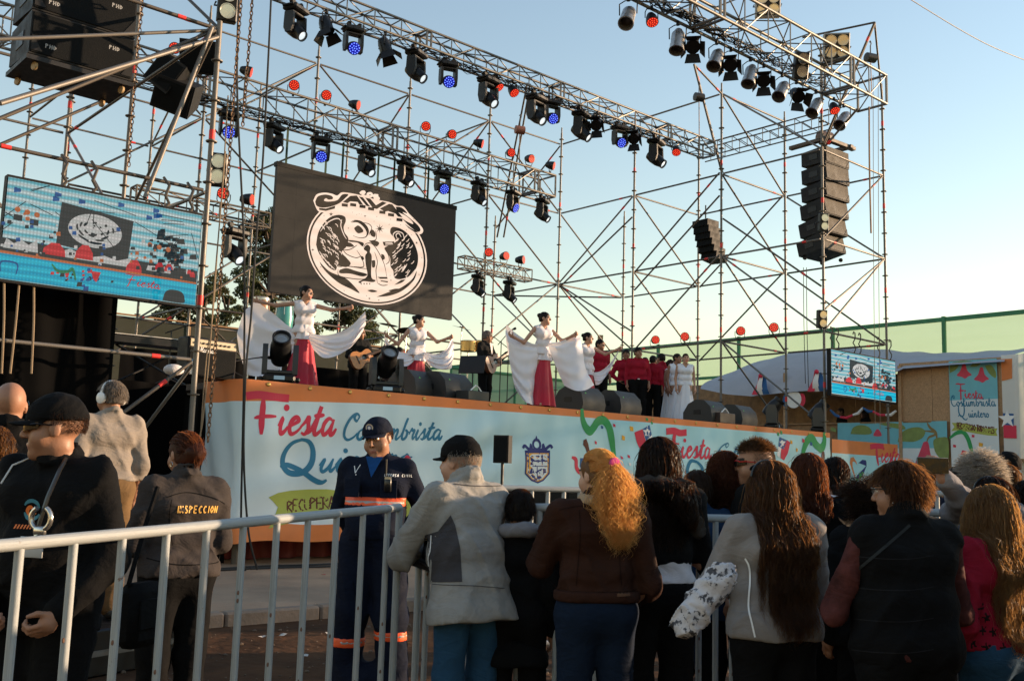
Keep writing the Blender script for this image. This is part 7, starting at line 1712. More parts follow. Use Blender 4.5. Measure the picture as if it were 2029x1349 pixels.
# -- blonde woman
p = Person(1186, 4.6, 1.57, 352, 'blonde woman with curly ponytail and brown suede jacket', build=1.04, head=(R(-32),R(2),0), arms={'wrl': (-.17,.40,1.31), 'ell': (-.30,.12,1.13), 'wrr': (.18,.14,.93), 'elr': (.30,-.02,1.06)})
p.body(SKINL, ('relax','grip'), female=True, res=.018, fres=.007, dirs=(None,(-.1,.9,-.2)), norms=(None,(0,-.3,-1)))
p.top('jacket', BROWNC, .034, 1.02, .05, seed=13, fold=.004, hipw=.98, res=.0125); p.trousers(DENIMD, .016, hipw=1.08, fold=.002); p.shoes(SHOE)
F = Field(); K = p.k; F.cap((-.085*K,-.012*K,1.01*K), (.085*K,-.012*K,1.01*K), .128*K); p.garment('waistband', F, [BROWNC], .012, [lambda x, y, z: np.abs(z-1.01*K)-.026*K], .0015)
F = Field(); [F.cap(p.up(Vector((.075*math.cos(a), -.01+.08*math.sin(a), 1.462))*K), p.up(Vector((.075*math.cos(a+.63), -.01+.08*math.sin(a+.63), 1.462))*K), .026*K, k=.02) for a in np.arange(0, 6.28, .63)]; p.garment('fleece_collar', F, [C('fleece_tan', (.36,.25,.16), .7, 150)], .010, fold=.003, fr=4.)
p.scalp(H_ASH, .007, -.05, .05, side=-.02); p.strands(H_BLOND, 500, .20, .0022, .003, 18, m=10, seed=21, tie=(0,-.12,.055), shoulders=False)
p.strands(H_BLOND, 2700, .42, .0016, .013, 26, m=44, puff=.5, seed=22, tie=(.0,-.125,.050), mn=.5, low=-.02, over='jacket')
mb = MB(); mb.lathe([(-.014,.022),(-.008,.034),(.008,.034),(.014,.022)], p.hl((0,-.118,.052)), p.HM @ Vector((0,-1,.1)), 14); p.add('hair_tie', mb, C('pink_tie', (.5,.06,.2)))
patch_px(p, 'jacket', 'seam', [], C('seam_brown', (.014,.005,.003)), .003, strokes=[([(1108,1010),(1150,1002),(1210,1004),(1262,1014)], 1.6), ([(1148,1010),(1150,1060),(1146,1110),(1142,1160)], 1.6), ([(1226,1012),(1226,1060),(1228,1110),(1232,1160)], 1.6), ([(1088,1168),(1150,1172),(1240,1172),(1262,1166)], 1.6)])
patch_px(p, 'waistband', 'button_tab', [[(1222,1162),(1248,1160),(1249,1180),(1223,1182)]], C('tan_tab', (.10,.05,.028)), .004)
# -- dark haired woman with scarf
p = Person(1306, 5.0, 1.645, 350, 'woman with long black hair, olive scarf and black top', build=1.04, head=(R(-8),0,0), arms={'wrl': (-.14,.30,1.12), 'ell': (-.29,.06,1.08), 'wrr': (.14,.30,1.12), 'elr': (.30,.06,1.08)})
p.body(SKIN, female=True, res=.02, fres=.008); p.top('sweater', BLKC, .026, 1.08, 0, seed=14, fold=.004, hipw=1.0); p.trousers(BLKC, .016, hipw=1.15, fold=.002); p.shoes(SHOE)
F = Field(); K = p.k; p.torso(F, .018, hipw=1.05); p.garment('undershirt', F, [WHT], .014, [lambda x, y, z: z-1.11*K, lambda x, y, z: .985*K-z+.02*x], .003, 3)
F = Field(); [F.cap(p.up(Vector((.10*math.cos(a), -.03+.10*math.sin(a), 1.46+.02*math.sin(2*a)))*K), p.up(Vector((.10*math.cos(a+.63), -.03+.10*math.sin(a+.63), 1.45))*K), .046*K, k=.02) for a in np.arange(0, 6.28, .63)]; F.cap(p.up(Vector((.09,-.11,1.45))*K), p.up(Vector((.16,-.14,1.24))*K), .05*K, .035*K); F.cap(p.up(Vector((.02,-.13,1.45))*K), p.up(Vector((.10,-.16,1.30))*K), .05*K, .04*K); p.garment('scarf', F, [SCARF], .011, fold=.006, seed=4, fr=1.6)
p.scalp(H_BLACK, .012, -.07, .05, side=-.05); p.strands(H_BLACK, 1500, .40, .0026, .010, 16, m=16, seed=23, lift=.02, over='scarf')
# -- person in navy jacket between scarf woman and pink woman
p = Person(1382, 5.7, 1.50, 5, 'person in a navy jacket squeezed behind the black scarf woman'); p.body(SKIN, res=.024, fres=.01); p.top('jacket', C('navy_bright', (.015,.035,.075)), .04, .80, .04, seed=15); p.trousers(BLKC); p.scalp(H_DARK, .01, -.06, .05, side=-.03); p.strands(H_DARK, 400, .10, .0026, .004, 12, m=8, seed=31, shoulders=False)
# -- woman in raspberry sweater
p = Person(1438, 5.8, 1.605, 12, 'woman in raspberry pink sweater with curly dark red hair', build=1.05, head=(R(10),0,0)); p.body(SKIN, female=True, res=.022, fres=.009); p.top('sweater', PINKC, .03, .80, .03, seed=16, hipw=1.08); p.trousers(DENIMD)
p.scalp(H_RED, .012, -.06, .05, side=-.04); p.strands(H_RED, 1100, .27, .0028, .016, 40, m=14, seed=24, lift=.03, out=.05, over='sweater'); ribbon_on(p, 'bag_strap', [(x,-.3,1.38-1.6*(x+.13)) for x in np.linspace(-.13,.14,14)], .03, BLKC, .004, 'sweater')
# -- man with red sunglasses
p = Person(1503, 5.7, 1.67, 305, 'man with shaved sides and red sunglasses looking left', build=1.12, head=(R(-32),R(2),0)); p.body(SKIN, res=.02, fres=.008, jaw=1.08); p.top('jacket', BLKC, .034, .85, .045, seed=17); p.trousers(BLKC)
p.strands(hair_mat('stubble_dark', (.05,.035,.025)), 1200, .008, .0014, .0005, 8, m=3, seed=31, out=.2, shoulders=False, low=-.045, side=.0, name='shaved_sides'); p.strands(H_DARK, 900, .045, .0018, .002, 8, m=5, seed=32, out=.5, shoulders=False, low=.045, grav=.2); p.glasses(FRR, LENS)
# -- woman in grey fleece, very long hair
p = Person(1532, 4.35, 1.53, 348, 'woman in grey fleece with very long brown hair and arms crossed', build=1.10, head=(R(-14),0,0), arms={'wrl': (.02,.27,1.10), 'ell': (-.335,.07,1.12), 'wrr': (-.04,.27,1.12), 'elr': (.31,.08,1.10)})
p.body(SKIN, female=True, res=.02, fres=.008); p.top('sweater', FLEECE, .034, .90, .04, seed=18, fold=.0035, hipw=1.08, res=.0125, belly=.3); p.trousers(BLKC, .02, hipw=1.12); p.shoes(SHOE)
patch_px(p, 'sweater', 'seam_tape', [], WHITE, .005, strokes=[([(1476,1106),(1484,1122),(1486,1150),(1483,1200),(1490,1235),(1496,1262)], 3.5)]); patch_px(p, 'sweater', 'seam', [], GREYS, .004, strokes=[([(1434,1120),(1430,1160),(1426,1200),(1428,1255)], 3), ([(1430,1205),(1480,1212),(1540,1214),(1600,1210)], 2)])
p.scalp(H_DARK, .011, -.07, .05, side=-.05); p.strands(H_BROWN, 2600, .66, .0025, .013, 15, m=20, seed=25, lift=.022, mn=.6, over='sweater')
mb = MB(); mb.tube([p.hl((.098*math.cos(a), .02+.0*a, .055+.088*math.sin(a))) for a in np.linspace(.1, math.pi-.1, 14)], .005, 6); [mb.lathe([(0,.022),(.004,.02)], p.hl((q*.035,.075,.105)), p.HM @ Vector((0,.6,.8)), 12) for q in (-1,1)]; p.add('sunglasses', mb, FRB)
sc_ = thing('patterned_scarf', 'white and grey printed scarf hanging from the arm of the fleece woman', 'scarf', at(1425, 1150, D=4.05)); F = Field(); a0 = sc_.location
pts = [at(a, b_, D=4.05)-a0 for a, b_ in ((1432,1140),(1415,1160),(1395,1185),(1375,1215),(1358,1240))]
for a, b_ in zip(pts[:-1], pts[1:]): F.cap(a, b_, .058, .052, k=.03)
V, Fc = F.mesh(.009, noise=folds(.006, 5, 2.2)); obj('cloth', np_mesh('cloth', V, Fc, [M('scarf_print', (.5,.48,.5), .9, var=.1, vscale=9, wrinkle=.3, rust=((.05,.05,.06), 24., .53))]), sc_)
# -- others between
p = Person(1603, 5.4, 1.60, 6, 'woman with auburn hair in a black puffer jacket with raised arm', build=1.05, arms={'wrr': (.10,.35,1.45), 'elr': (.34,.16,1.34)}); p.body(SKIN, female=True, res=.024, fres=.01); p.top('jacket', BLKC, .045, .8, .04, seed=19, fold=.008, fr=1.5); p.trousers(BLKC); p.scalp(H_RED, .012, -.06, .05, side=-.04); p.strands(H_RED, 900, .24, .0027, .006, 14, m=12, seed=33, lift=.02, over='jacket')
p = Person(1655, 5.8, 1.60, 8, 'girl with a dark braid and white hood behind the puffer jacket woman'); p.body(SKIN, female=True, res=.024, fres=.01); p.top('jacket', BLKC, .035, .8, 0, seed=20); p.trousers(BLKC); F = Field(); [F.ell(p.up(Vector((.10*math.cos(a), -.07+.07*math.sin(a), 1.42))*p.k), np.array((.065,.05,.06))*p.k, k=.03) for a in np.linspace(2.6, 6.8, 7)]; p.garment('hood', F, [WHT], .012, fold=.004)
p.scalp(H_BLACK, .012, -.06, .05, side=-.04); F = Field(); [F.ell(p.hl((.012*(-1)**i, -.10-.012*i**.5, -.02-.032*i)), np.array((.026,.022,.026))*p.k, k=.008) for i in range(11)]; p.garment('braid', F, [H_BLACK], .008, fold=.002, fr=5.); p.strands(H_BLACK, 500, .14, .0024, .003, 12, m=8, seed=34, tie=(0,-.11,-.02), shoulders=False)
p = Person(1716, 5.0, 1.45, 345, 'short person with curly black hair in front of the heart banner'); p.body(SKIN, female=True, res=.024, fres=.01); p.top('sweater', BLKC, .035, .8, .03, seed=21); p.trousers(BLKC); p.scalp(H_BLACK, .014, -.06, .05, side=-.03); p.strands(H_BLACK, 1000, .09, .0024, .014, 60, m=9, seed=35, out=.35, shoulders=False, grav=.3)
# -- woman in black vest, short hair
p = Person(1788, 3.95, 1.54, 350, 'woman with short auburn hair in a black padded vest and leopard sleeves', build=1.18, head=(R(-38),R(4),0), arms={'wrl': (-.14,.28,1.06), 'ell': (-.34,.06,1.06), 'wrr': (.14,.28,1.06), 'elr': (.34,.06,1.06)})
p.body(SKIN, female=True, res=.018, fres=.0065, jaw=1.12); p.top('blouse', LEOP, .014, .9, 0, seed=22, fold=.004); p.top('vest', BLKC, .046, .62, .055, sleeve=0, seed=23, fold=.004, hipw=1.12, belly=.5, res=.013, flare=.02); p.trousers(BLKC, .02, hipw=1.1); p.shoes(SHOE)
p.scalp(H_DARK, .014, -.055, .05, side=-.01); p.strands(H_BROWN, 1900, .07, .0020, .004, 14, m=7, seed=26, out=.22, shoulders=False, grav=.7); p.glasses(FRB, MATS['clear_lens']); mb = MB(); [mb.sphere(p.hl((q*.084,-.004,-.045)), .007, 8, 6) for q in (-1,1)]; p.add('earring', mb, METAL)
patch_px(p, 'vest', 'bag_strap', [], C('strap_dark', (.025,.028,.03)), .006, strokes=[([(1803,1040),(1780,1060),(1745,1090),(1700,1128)], 6)])
patch_px(p, 'vest', 'quilt_seam', [], C('seam_grey', (.016,.016,.018)), .003, strokes=[([(1680,1100+k*62),(1740,1106+k*62),(1800,1107+k*62),(1850,1100+k*62)], 1.6) for k in range(4)])
# -- grey curly haired person filming
p = Person(1948, 5.3, 1.61, 350, 'grey curly haired person holding up a phone', build=1.1); p.set_arm('l', at(1868, 948, D=4.95), at(1902, 985, D=5.05)); p.body(SKIN, ('relax','grip'), female=True, res=.02, fres=.0075, dirs=(None,(-.1,.15,1)), norms=(None,(-1,.2,0))); p.top('sweater', GREYS, .032, .8, .03, seed=24, sleeve=.93); p.trousers(DENIMD); p.scalp(H_GREY, .016, -.06, .05, side=-.03); p.strands(H_GREY, 1500, .07, .0024, .012, 60, m=8, seed=27, out=.35, shoulders=False, grav=.3)
ph = thing('phone', 'dark phone held up by the grey curly haired person', 'phone', at(1848, 922, D=4.9), math.atan2(DH.y, DH.x)-math.pi/2); MB().box((0,0,0), (.155,.010,.078), bev=.006).build('case', M('phone_case', (.10,.12,.11), .4, var=0), ph); MB().box((0,-.0062,0), (.149,.002,.072)).build('screen', M('phone_screen', (.008,.008,.009), .15, var=.4, vscale=30, spec=.3), ph)
p = Person(1972, 4.9, 1.50, 348, 'dark haired person with sunglasses pushed up, in front of the grey curls'); p.body(SKIN, female=True, res=.024, fres=.01); p.top('jacket', C('slate', (.06,.07,.08)), .03, .8, .03, seed=25); p.trousers(BLKC); p.scalp(H_BLACK, .012, -.06, .05, side=-.04); p.strands(H_BLACK, 700, .20, .0026, .005, 14, m=10, seed=36, lift=.015); mb = MB(); mb.tube([p.hl((.098*math.cos(a), .02, .05+.086*math.sin(a))) for a in np.linspace(.1, math.pi-.1, 14)], .005, 6); p.add('sunglasses', mb, FRB)
# -- woman in red knit
p = Person(1966, 4.2, 1.455, 338, 'woman in red knit sweater with black flower pattern and long light brown hair', build=1.12, head=(R(-8),0,0), arms={'wrl': (-.24,.10,.86), 'ell': (-.29,-.05,1.08)})
p.body(SKIN, female=True, res=.02, fres=.008)
def flow(c):
    z = c[:,2]; x = np.arctan2(c[:,0], -c[:,1])*.22; m = np.zeros(len(c), int)
    for i in range(-9, 10):
        for j in range(4):
            cx, cz = i*.075+(j % 2)*.036+.012*math.sin(i*3+j), .985+j*.058+.008*math.cos(i*5+j); dx, dz = x-cx, z-cz; r = np.hypot(dx, dz); a = np.arctan2(dz, dx); m[(r < .021*(.68+.4*np.cos(5*a+i))) & (np.abs(c[:,0]) < .22)] = 1
    return m
p.top('sweater', [REDK, C('knit_black', (.012,.008,.008))], .03, .95, .03, seed=26, fold=.003, hipw=1.06, mfn=flow, res=.0085, sleeve=1.); p.trousers(DENIM, .018, hipw=1.1); p.scalp(H_ASH, .011, -.07, .05, side=-.05); p.strands(H_ASH, 2200, .62, .0025, .011, 18, m=20, seed=28, lift=.025, over='sweater')
# -- dark haired person at the right edge, and heads further back
p = Person(2046, 5.4, 1.50, 350, 'dark haired person cut off by the right edge'); p.body(SKIN, res=.024, fres=.01); p.top('jacket', BLKC, .035, .8, .04, seed=27); p.trousers(BLKC); p.scalp(H_BLACK, .012, -.06, .05, side=-.04); p.strands(H_BLACK, 600, .12, .0026, .005, 14, m=9, seed=37, lift=.015)
for k, (px, D, H, f, hm, top_, lab, extra) in enumerate(((2003,9.,1.78,275,H_BLACK,BLKC,'man in a black beanie and sunglasses in front of the stall','beanie'), (1958,9.6,1.77,255,H_BLACK,C('navy2', (.02,.03,.05)),'man in a dark cap facing left in front of the stall','cap'), (1992,6.2,1.60,350,H_BROWN,BROWNC,'brown haired head between the grey curls and the right edge',''), (1905,7.4,1.60,348,H_BLACK,NAVYC,'dark haired head behind the raised phone',''), (1835,8.2,1.62,350,H_DARK,BLKC,'small dark haired head left of the raised phone',''))):
    p = Person(px, D, H, f, lab); p.body(SKIN, res=.028, fres=.011); p.top('jacket', top_, .035, .8, .04, seed=30+k, res=.02); p.trousers(BLKC, res=.02)
    if extra == 'beanie': p.scalp(BLKC, .014, -.02, .035, side=-.01, name='beanie'); p.glasses(FRB, LENS)
    elif extra == 'cap': p.scalp(hm, .006, -.05, .05, side=-.02); p.cap_hat(BLKC)
    else: p.scalp(hm, .012, -.06, .05, side=-.04); p.strands(hm, 400, .12, .003, .006, 14, m=8, seed=40+k, lift=.02)
for k, (px, py, fm) in enumerate(((1667,808,0), (1714,812,1))):
    b_ = at(px, py, X=BX+.9); H = 1.66; p = Person(0, 0, H, 262, ['man in black behind the stall counter','long haired woman in black behind the stall counter'][k], loc=(BX+.9, b_.y, b_.z-H)); p.body(SKIND, female=bool(fm), res=.03, fres=.012); p.top('jacket', BLKC, .03, .9, .03, seed=50+k, res=.022); p.scalp(H_BLACK, .010, -.06, .05, side=-.02); 
    if fm: p.strands(H_BLACK, 300, .35, .0035, .005, 12, m=10, seed=51, lift=.02)

# -- copies of onlookers added out of view on the right to shade the crowd
def dup_person(src, loc, rz, label):
    r = src.copy(); COL.objects.link(r); r.location = loc; r.rotation_euler = (0,0,rz); r['label'] = label
    for ch in list(src.children):
        c = ch.copy(); COL.objects.link(c); c.parent = r
        for g_ in ch.children: e_ = g_.copy(); COL.objects.link(e_); e_.parent = c
srcs = [o for o in COL.objects if o.name.startswith('person')]
for k, (px, D, i) in enumerate(((2290,3.4,13), (2300,4.1,10), (2225,4.8,12), (2430,3.0,9), (2260,5.6,15), (2500,3.7,16))):
    dup_person(srcs[i], gpt(px, D), srcs[i].rotation_euler.z+.1*k, 'onlooker added outside the right edge of the view to shade the crowd')
# ------------------------------------------------------------------ dancers and musicians on stage
WSAT = M('cloth_white_satin', (.92,.89,.94), .62, var=.05, vscale=3, bump=.15, bscale=8, sheen=.2, trans=((.66,.62,.62), .25)); REDS = M('cloth_red_skirt', (.42,.008,.035), .7, var=.12, vscale=4, bump=.12, bscale=10, sheen=.2); REDSH = C('red_shirt', (.30,.012,.028), .2, 30); WDRESS = M('cloth_white_dress', (.72,.73,.80), .7, var=.05, bump=.15, bscale=12)
def skirt(p, mat, z0, z1, r0, r1, n=9, amp=.03, name='skirt', flat=.8, seed=0):
    K = p.k
    def f(u, v):
        a = 2*math.pi*u; r = r0+(r1-r0)*v**1.15; r += amp*(.1+v)*(math.sin(n*a+seed)+.5*math.sin(1.7*n*a+2*v+seed))
        return (r*math.cos(a)*K, r*math.sin(a)*flat*K-.01, (z0+(z1-z0)*v)*K)
    return MB().grid(f, 96, 18).build(name, mat, p.t, smooth=180)
def bodice(p, mat, hem=.92, vneck=.10, e=.014, res=.016): return p.top('bodice', mat, e, hem, 0, sleeve=0, bust=1, fold=.0015, vneck=vneck, res=res, neckz=1.50)
def bun(p, mat, r=.042, at_=(0,-.105,.06)): p.scalp(mat, .006, -.055, .05, side=-.02, res=.012, extra=lambda F: F.ell(p.hl(at_), np.array((r,r*.9,r))*p.k, k=.012))
def dancer(px, D, H, face, yaw, label, hands, nets, headpitch=0., lean=0., bul=.25):
    p = Person(px, D, H, face, label, z=ST_Z, build=.92, head=(yaw, headpitch, 0), lean=lean, py=hands['l'][1]-5)
    for q, (hx, hy, dz) in hands.items(): p.set_arm(q, at(hx, hy, D=D+dz))
    p.body(SKINL, ('grip','grip'), female=True, res=.022, fres=.0085, lip=LIPR); bodice(p, WSAT); skirt(p, REDS, 1.0, .01, .125, .27, 8, .022, 'underskirt', seed=px); skirt(p, WSAT, 1.06, .82, .122, .175, 7, .018, 'waist_wrap', seed=px+1)
    for i, net in enumerate(nets): drape_net(p, 'overskirt', net, D, WSAT, fold=.04, nf=4, bulge=bul, seed=i*2+px)
    bun(p, H_BLACK); return p
dancer(605, 15.8, 1.68, 152, R(-38), 'left dancer in white bodice and red skirt spreading her white overskirt', {'r': (507,597,-.15), 'l': (710,612,-.1)},
  [[[(606,660),(575,648),(538,618),(505,595)], [(600,668),(560,668),(515,650),(482,622)], [(592,676),(548,700),(505,705),(471,672)], [(585,692),(550,735),(515,746),(487,742)]],
   [[(608,660),(648,664),(690,650),(724,617)], [(611,668),(650,680),(692,674),(725,640)], [(616,682),(655,698),(692,690),(716,662)], [(622,694),(642,709),(672,703),(704,676)]]])
dancer(828, 18.3, 1.66, 150, R(-48), 'second dancer in white bodice holding out her white overskirt before the drums', {'r': (770,668,-.15), 'l': (888,670,-.1)},
  [[[(832,695),(805,699),(780,690),(762,664)], [(831,700),(805,707),(780,704),(763,684)], [(828,706),(808,716),(785,716),(767,700)], [(822,713),(808,725),(790,724),(772,712)]],
   [[(834,695),(862,701),(884,692),(895,667)], [(838,702),(866,709),(888,702),(899,682)], [(842,711),(868,719),(888,717),(899,702)], [(850,724),(868,731),(885,732),(895,729)]]])
dancer(1077, 17.7, 1.68, 146, R(-40), 'middle dancer with white overskirt gathered wide over a red skirt', {'r': (1018,668,-.2), 'l': (1135,665,-.15)},
  [[[(1082,680),(1055,681),(1025,662),(1003,643)], [(1078,697),(1050,702),(1020,692),(1002,668)], [(1062,742),(1046,748),(1028,740),(1011,724)], [(1060,803),(1050,800),(1038,794),(1020,768)]],
   [[(1084,680),(1112,676),(1134,664),(1146,658)], [(1088,692),(1117,697),(1140,690),(1153,685)], [(1104,732),(1128,738),(1149,736),(1161,731)], [(1118,764),(1140,774),(1160,773),(1178,762)]]], bul=.35)
dancer(1163, 19.8, 1.64, 145, R(-40), 'fourth dancer behind the middle one holding her skirt to the right', {'l': (1222,693,-.1)},
  [[[(1172,738),(1190,735),(1208,720),(1227,692)], [(1176,744),(1192,743),(1209,731),(1223,703)], [(1178,753),(1190,753),(1203,742),(1215,716)], [(1180,763),(1188,761),(1197,750),(1206,729)]], [[(1160,735),(1152,735),(1146,730),(1142,722)], [(1160,745),(1152,748),(1145,745),(1140,735)], [(1163,765),(1156,768),(1150,765),(1145,755)], [(1168,790),(1162,792),(1156,790),(1150,780)]]])
def red_man(px, D, top_py, face, label, yaw=0., arms=None, build=1.1, skin=SKIN):
    H = CAM.z+(940+.03*(px-CX)-top_py)/FPX*D-ST_Z; p = Person(px, D, H, face, label, z=ST_Z, py=top_py+25, build=build, head=(yaw,0,0), arms=arms); p.body(skin, res=.026, fres=.0095); p.top('shirt', REDSH, .022, .97, .03, seed=px % 17, fold=.003, res=.018); p.trousers(BLKC, .018, res=.02); p.shoes(SHOE); p.scalp(H_BLACK, .010, -.05, .045, side=.0, res=.012)
    if 90 < face < 270: mb = MB(); mb.box((0,.135*p.k,.985*p.k), (.05,.012,.03), bev=.004); p.add('belt_buckle', mb, METAL)
    return p
red_man(1264, 22.6, 688, 178, 'man in dark red shirt facing the audience', R(-25), build=1.22)
red_man(1240, 23.2, 692, 175, 'man in dark red shirt with hand on hip behind another', R(20), arms={'elr': (.36,-.02,1.12), 'wrr': (.17,.05,.98)}, skin=SKIND)
red_man(1188, 20.8, 672, 160, 'man in dark red shirt partly hidden by the fourth dancer', R(-30))
red_man(1294, 22.9, 704, 25, 'man in bright red shirt with his back turned', R(20))
red_man(1311, 23.6, 700, 330, 'man in red shirt turned away beside the white dress women', R(-10))
red_man(1278, 24.4, 708, 185, 'man in red shirt glimpsed between two others', R(10))
def white_girl(px, D, top_py, face, yaw, label):
    H = CAM.z+(940+.03*(px-CX)-top_py)/FPX*D-ST_Z; p = Person(px, D, H, face, label, z=ST_Z, py=top_py+25, build=1.0, head=(yaw,0,0)); p.body(SKINL if px > 1345 else SKIN, female=True, res=.024, fres=.0095, lip=LIPR); bodice(p, WDRESS, .93, .12, .014, .018); skirt(p, WDRESS, 1.02, .12, .135, .27, 7, .018, 'dress_skirt', seed=px); p.scalp(H_DARK, .005, -.05, .055, side=-.02, res=.012, extra=lambda F: F.ell(p.hl((0,-.10,.03)), np.array((.035,.03,.035))*p.k, k=.012)); p.shoes(SHOE)
white_girl(1358, 22.4, 700, 178, R(0), 'woman in long white dress standing with arms down at the front')
white_girl(1341, 22.9, 700, 160, R(-30), 'woman in white dress close behind the front one smiling sideways')
white_girl(1327, 23.4, 712, 120, R(-20), 'woman in white dress hidden behind the red shirt men')
# -- guitarists
WOODG = M('guitar_spruce', (.55,.22,.05), .3, var=.12, vscale=6, coat=.4); WOODN = M('guitar_neck', (.06,.03,.015), .45, var=.2); WOODS = M('guitar_side', (.10,.035,.015), .35, var=.2)
def guitar(label, c, d, n, L=1.0, top=WOODG):
    """c = body centre, d = neck direction, n = face normal"""
    d = Vector(d).normalized(); n = Vector(n); n = (n-d*n.dot(d)).normalized(); u = d.cross(n); m = Matrix((u, d, n)).transposed(); t = thing('guitar', label, 'guitar', c); t.rotation_euler = m.to_euler(); t.scale = (L,L,L)
    prof = [(0,-.24),(.10,-.235),(.165,-.19),(.185,-.12),(.165,-.05),(.125,0),(.115,.04),(.13,.10),(.14,.15),(.12,.205),(.06,.235),(0,.24)]; prof = smooth_pts(prof, 3); poly = prof+[(-x, y) for x, y in prof[::-1]][1:-1]
    MB().prism(poly, .085, 'z', -.095).build('side', WOODS, t); MB().prism([(x*.99, y*.99) for x, y in poly], .008, 'z', -.009).build('top', top, t)
    MB().lathe([(0,.045),(.001,.044)], (0,.06,.0005)).build('sound_hole', FRB, t); MB().lathe([(0,.058),(.0008,.058)], (0,.06,.0)).build('rosette', WOODN, t); MB().box((0,-.10,.004), (.17,.025,.012), bev=.003).build('bridge', WOODN, t)
    MB().box((0,.36,.008), (.055,.62,.022), bev=.006).build('neck', WOODN, t); MB().prism([(-.028,.66),(.028,.66),(.036,.82),(-.036,.82)], .016, 'z', -.004).build('headstock', WOODN, t)
    mb = MB()
    for k in range(6): mb.cyl((-.02+.008*k,-.10,.014), (-.018+.0072*k,.70,.020), .0012, n=4)
    o = mb.build('strings', METAL, t); o['kind'] = 'stuff'; return t
JCK = C('blazer_black', (.012,.012,.012)); 
p = Person(712, 20.2, 1.66, 140, 'grey haired guitarist in dark jacket left of the second dancer', z=ST_Z, py=670, build=1.15, head=(R(-50),R(12),0), arms={'wrr': (-.02,.24,1.08), 'elr': (.30,.02,1.08), 'wrl': (-.42,.28,1.28), 'ell': (-.33,.10,1.08)}); p.body(SKIN, ('fist','grip'), res=.024, fres=.009); p.top('jacket', JCK, .03, .85, .04, seed=61, res=.018); p.trousers(BLKC, res=.02); p.scalp(H_SALT, .004, -.05, .07, side=-.01); p.glasses(FRB, MATS['clear_lens'])
Rp = Matrix.Rotation(p.rz, 3, 'Z'); guitar('golden orange classical guitar played left of the second dancer', p.base+Rp @ (Vector((.06,.25,1.04))*p.k), Rp @ Vector((-.86,.10,.42)), Rp @ Vector((.12,1,.15)), 1.0)
p = Person(963, 20.4, 1.69, 120, 'guitarist in dark jacket and white shirt by the music stand', z=ST_Z, py=680, build=1.12, head=(R(-30),R(8),0), arms={'wrr': (-.02,.24,1.08), 'elr': (.30,.02,1.08), 'wrl': (-.42,.28,1.28), 'ell': (-.33,.10,1.08)}); p.body(SKIN, ('fist','grip'), res=.024, fres=.009); p.top('jacket', JCK, .032, .82, .04, seed=62, res=.018); p.trousers(BLKC, res=.02); p.scalp(H_SALT, .014, -.055, .05, side=-.02); mb = MB(); mb.grid(lambda u, v: ((u-.5)*.11*(1-v*.8), .125+.03*v, 1.44-.24*v), 4, 4); p.add('shirt_front', mb, WHT)
Rp = Matrix.Rotation(p.rz, 3, 'Z'); guitar('brown acoustic guitar played beside the music stand', p.base+Rp @ (Vector((.06,.25,1.04))*p.k), Rp @ Vector((-.86,.10,.45)), Rp @ Vector((.12,1,.15)), 1.0, M('guitar_amber', (.34,.12,.035), .3, var=.15, coat=.4))
p = Person(792, 21.6, 1.45, 150, 'drummer behind the second dancer', z=ST_Z, py=680, build=1.05, head=(R(-60),0,0)); p.body(SKIND, res=.03, fres=.011); p.top('jacket', BLKC, .03, .8, .03, seed=63, res=.02); p.scalp(H_BLACK, .01, -.05, .05, side=-.01)
p = Person(541, 19.0, 1.66, 140, 'percussionist half hidden behind the left dancer arm', z=ST_Z, py=625, build=1.05, head=(R(-50),0,0)); p.body(SKIN, res=.03, fres=.011); p.top('jacket', BLKC, .03, .8, .03, seed=64, res=.02); p.scalp(H_BLACK, .01, -.05, .05, side=-.01)
# ------------------------------------------------------------------ instruments and gear on the stage
def stage_at(px, D): return gpt(px, D, ST_Z)
CONGA = M('conga_teal', (.02,.24,.24), .3, var=.08, coat=.5); SKINH = M('drum_skin', (.55,.45,.33), .6, var=.1)
for k, (px, py, D, m) in enumerate(((565,598,18.4,CONGA), (518,590,18.6,M('conga_wood', (.30,.13,.05), .35, var=.15)))):
    b_ = at(px, py, D=D); zt_ = b_.z-ST_Z; b_.z = ST_Z; t = thing('conga_drum', ['turquoise conga drum beside the left dancer', 'wooden conga drum at the left dancer hand'][k], 'drum', b_)
    MB().lathe([(zt_-.72,.11),(zt_-.55,.15),(zt_-.30,.17),(zt_-.05,.15),(zt_-.02,.148)], n=20).build('shell', m, t); MB().lathe([(zt_-.06,.155),(zt_-.055,.16),(zt_-.01,.16),(zt_,.15)], n=20).build('rim', METAL, t); MB().lathe([(zt_-.004,.148),(zt_+.004,.14)], n=20).build('head', SKINH, t)
    for a in (0,2.1,4.2): tube_obj('stand_leg', (0,0,zt_-.6), (.28*math.cos(a),.28*math.sin(a),0), .013, METAL, t, 6)
    for a in np.arange(0, 6.28, 1.05): tube_obj('lug', (.163*math.cos(a),.163*math.sin(a),zt_-.05), (.172*math.cos(a),.172*math.sin(a),zt_-.26), .006, METAL, t, 6)
BRZ = M('cymbal_bronze', (.25,.17,.07), .3, metal=.85, var=.15)
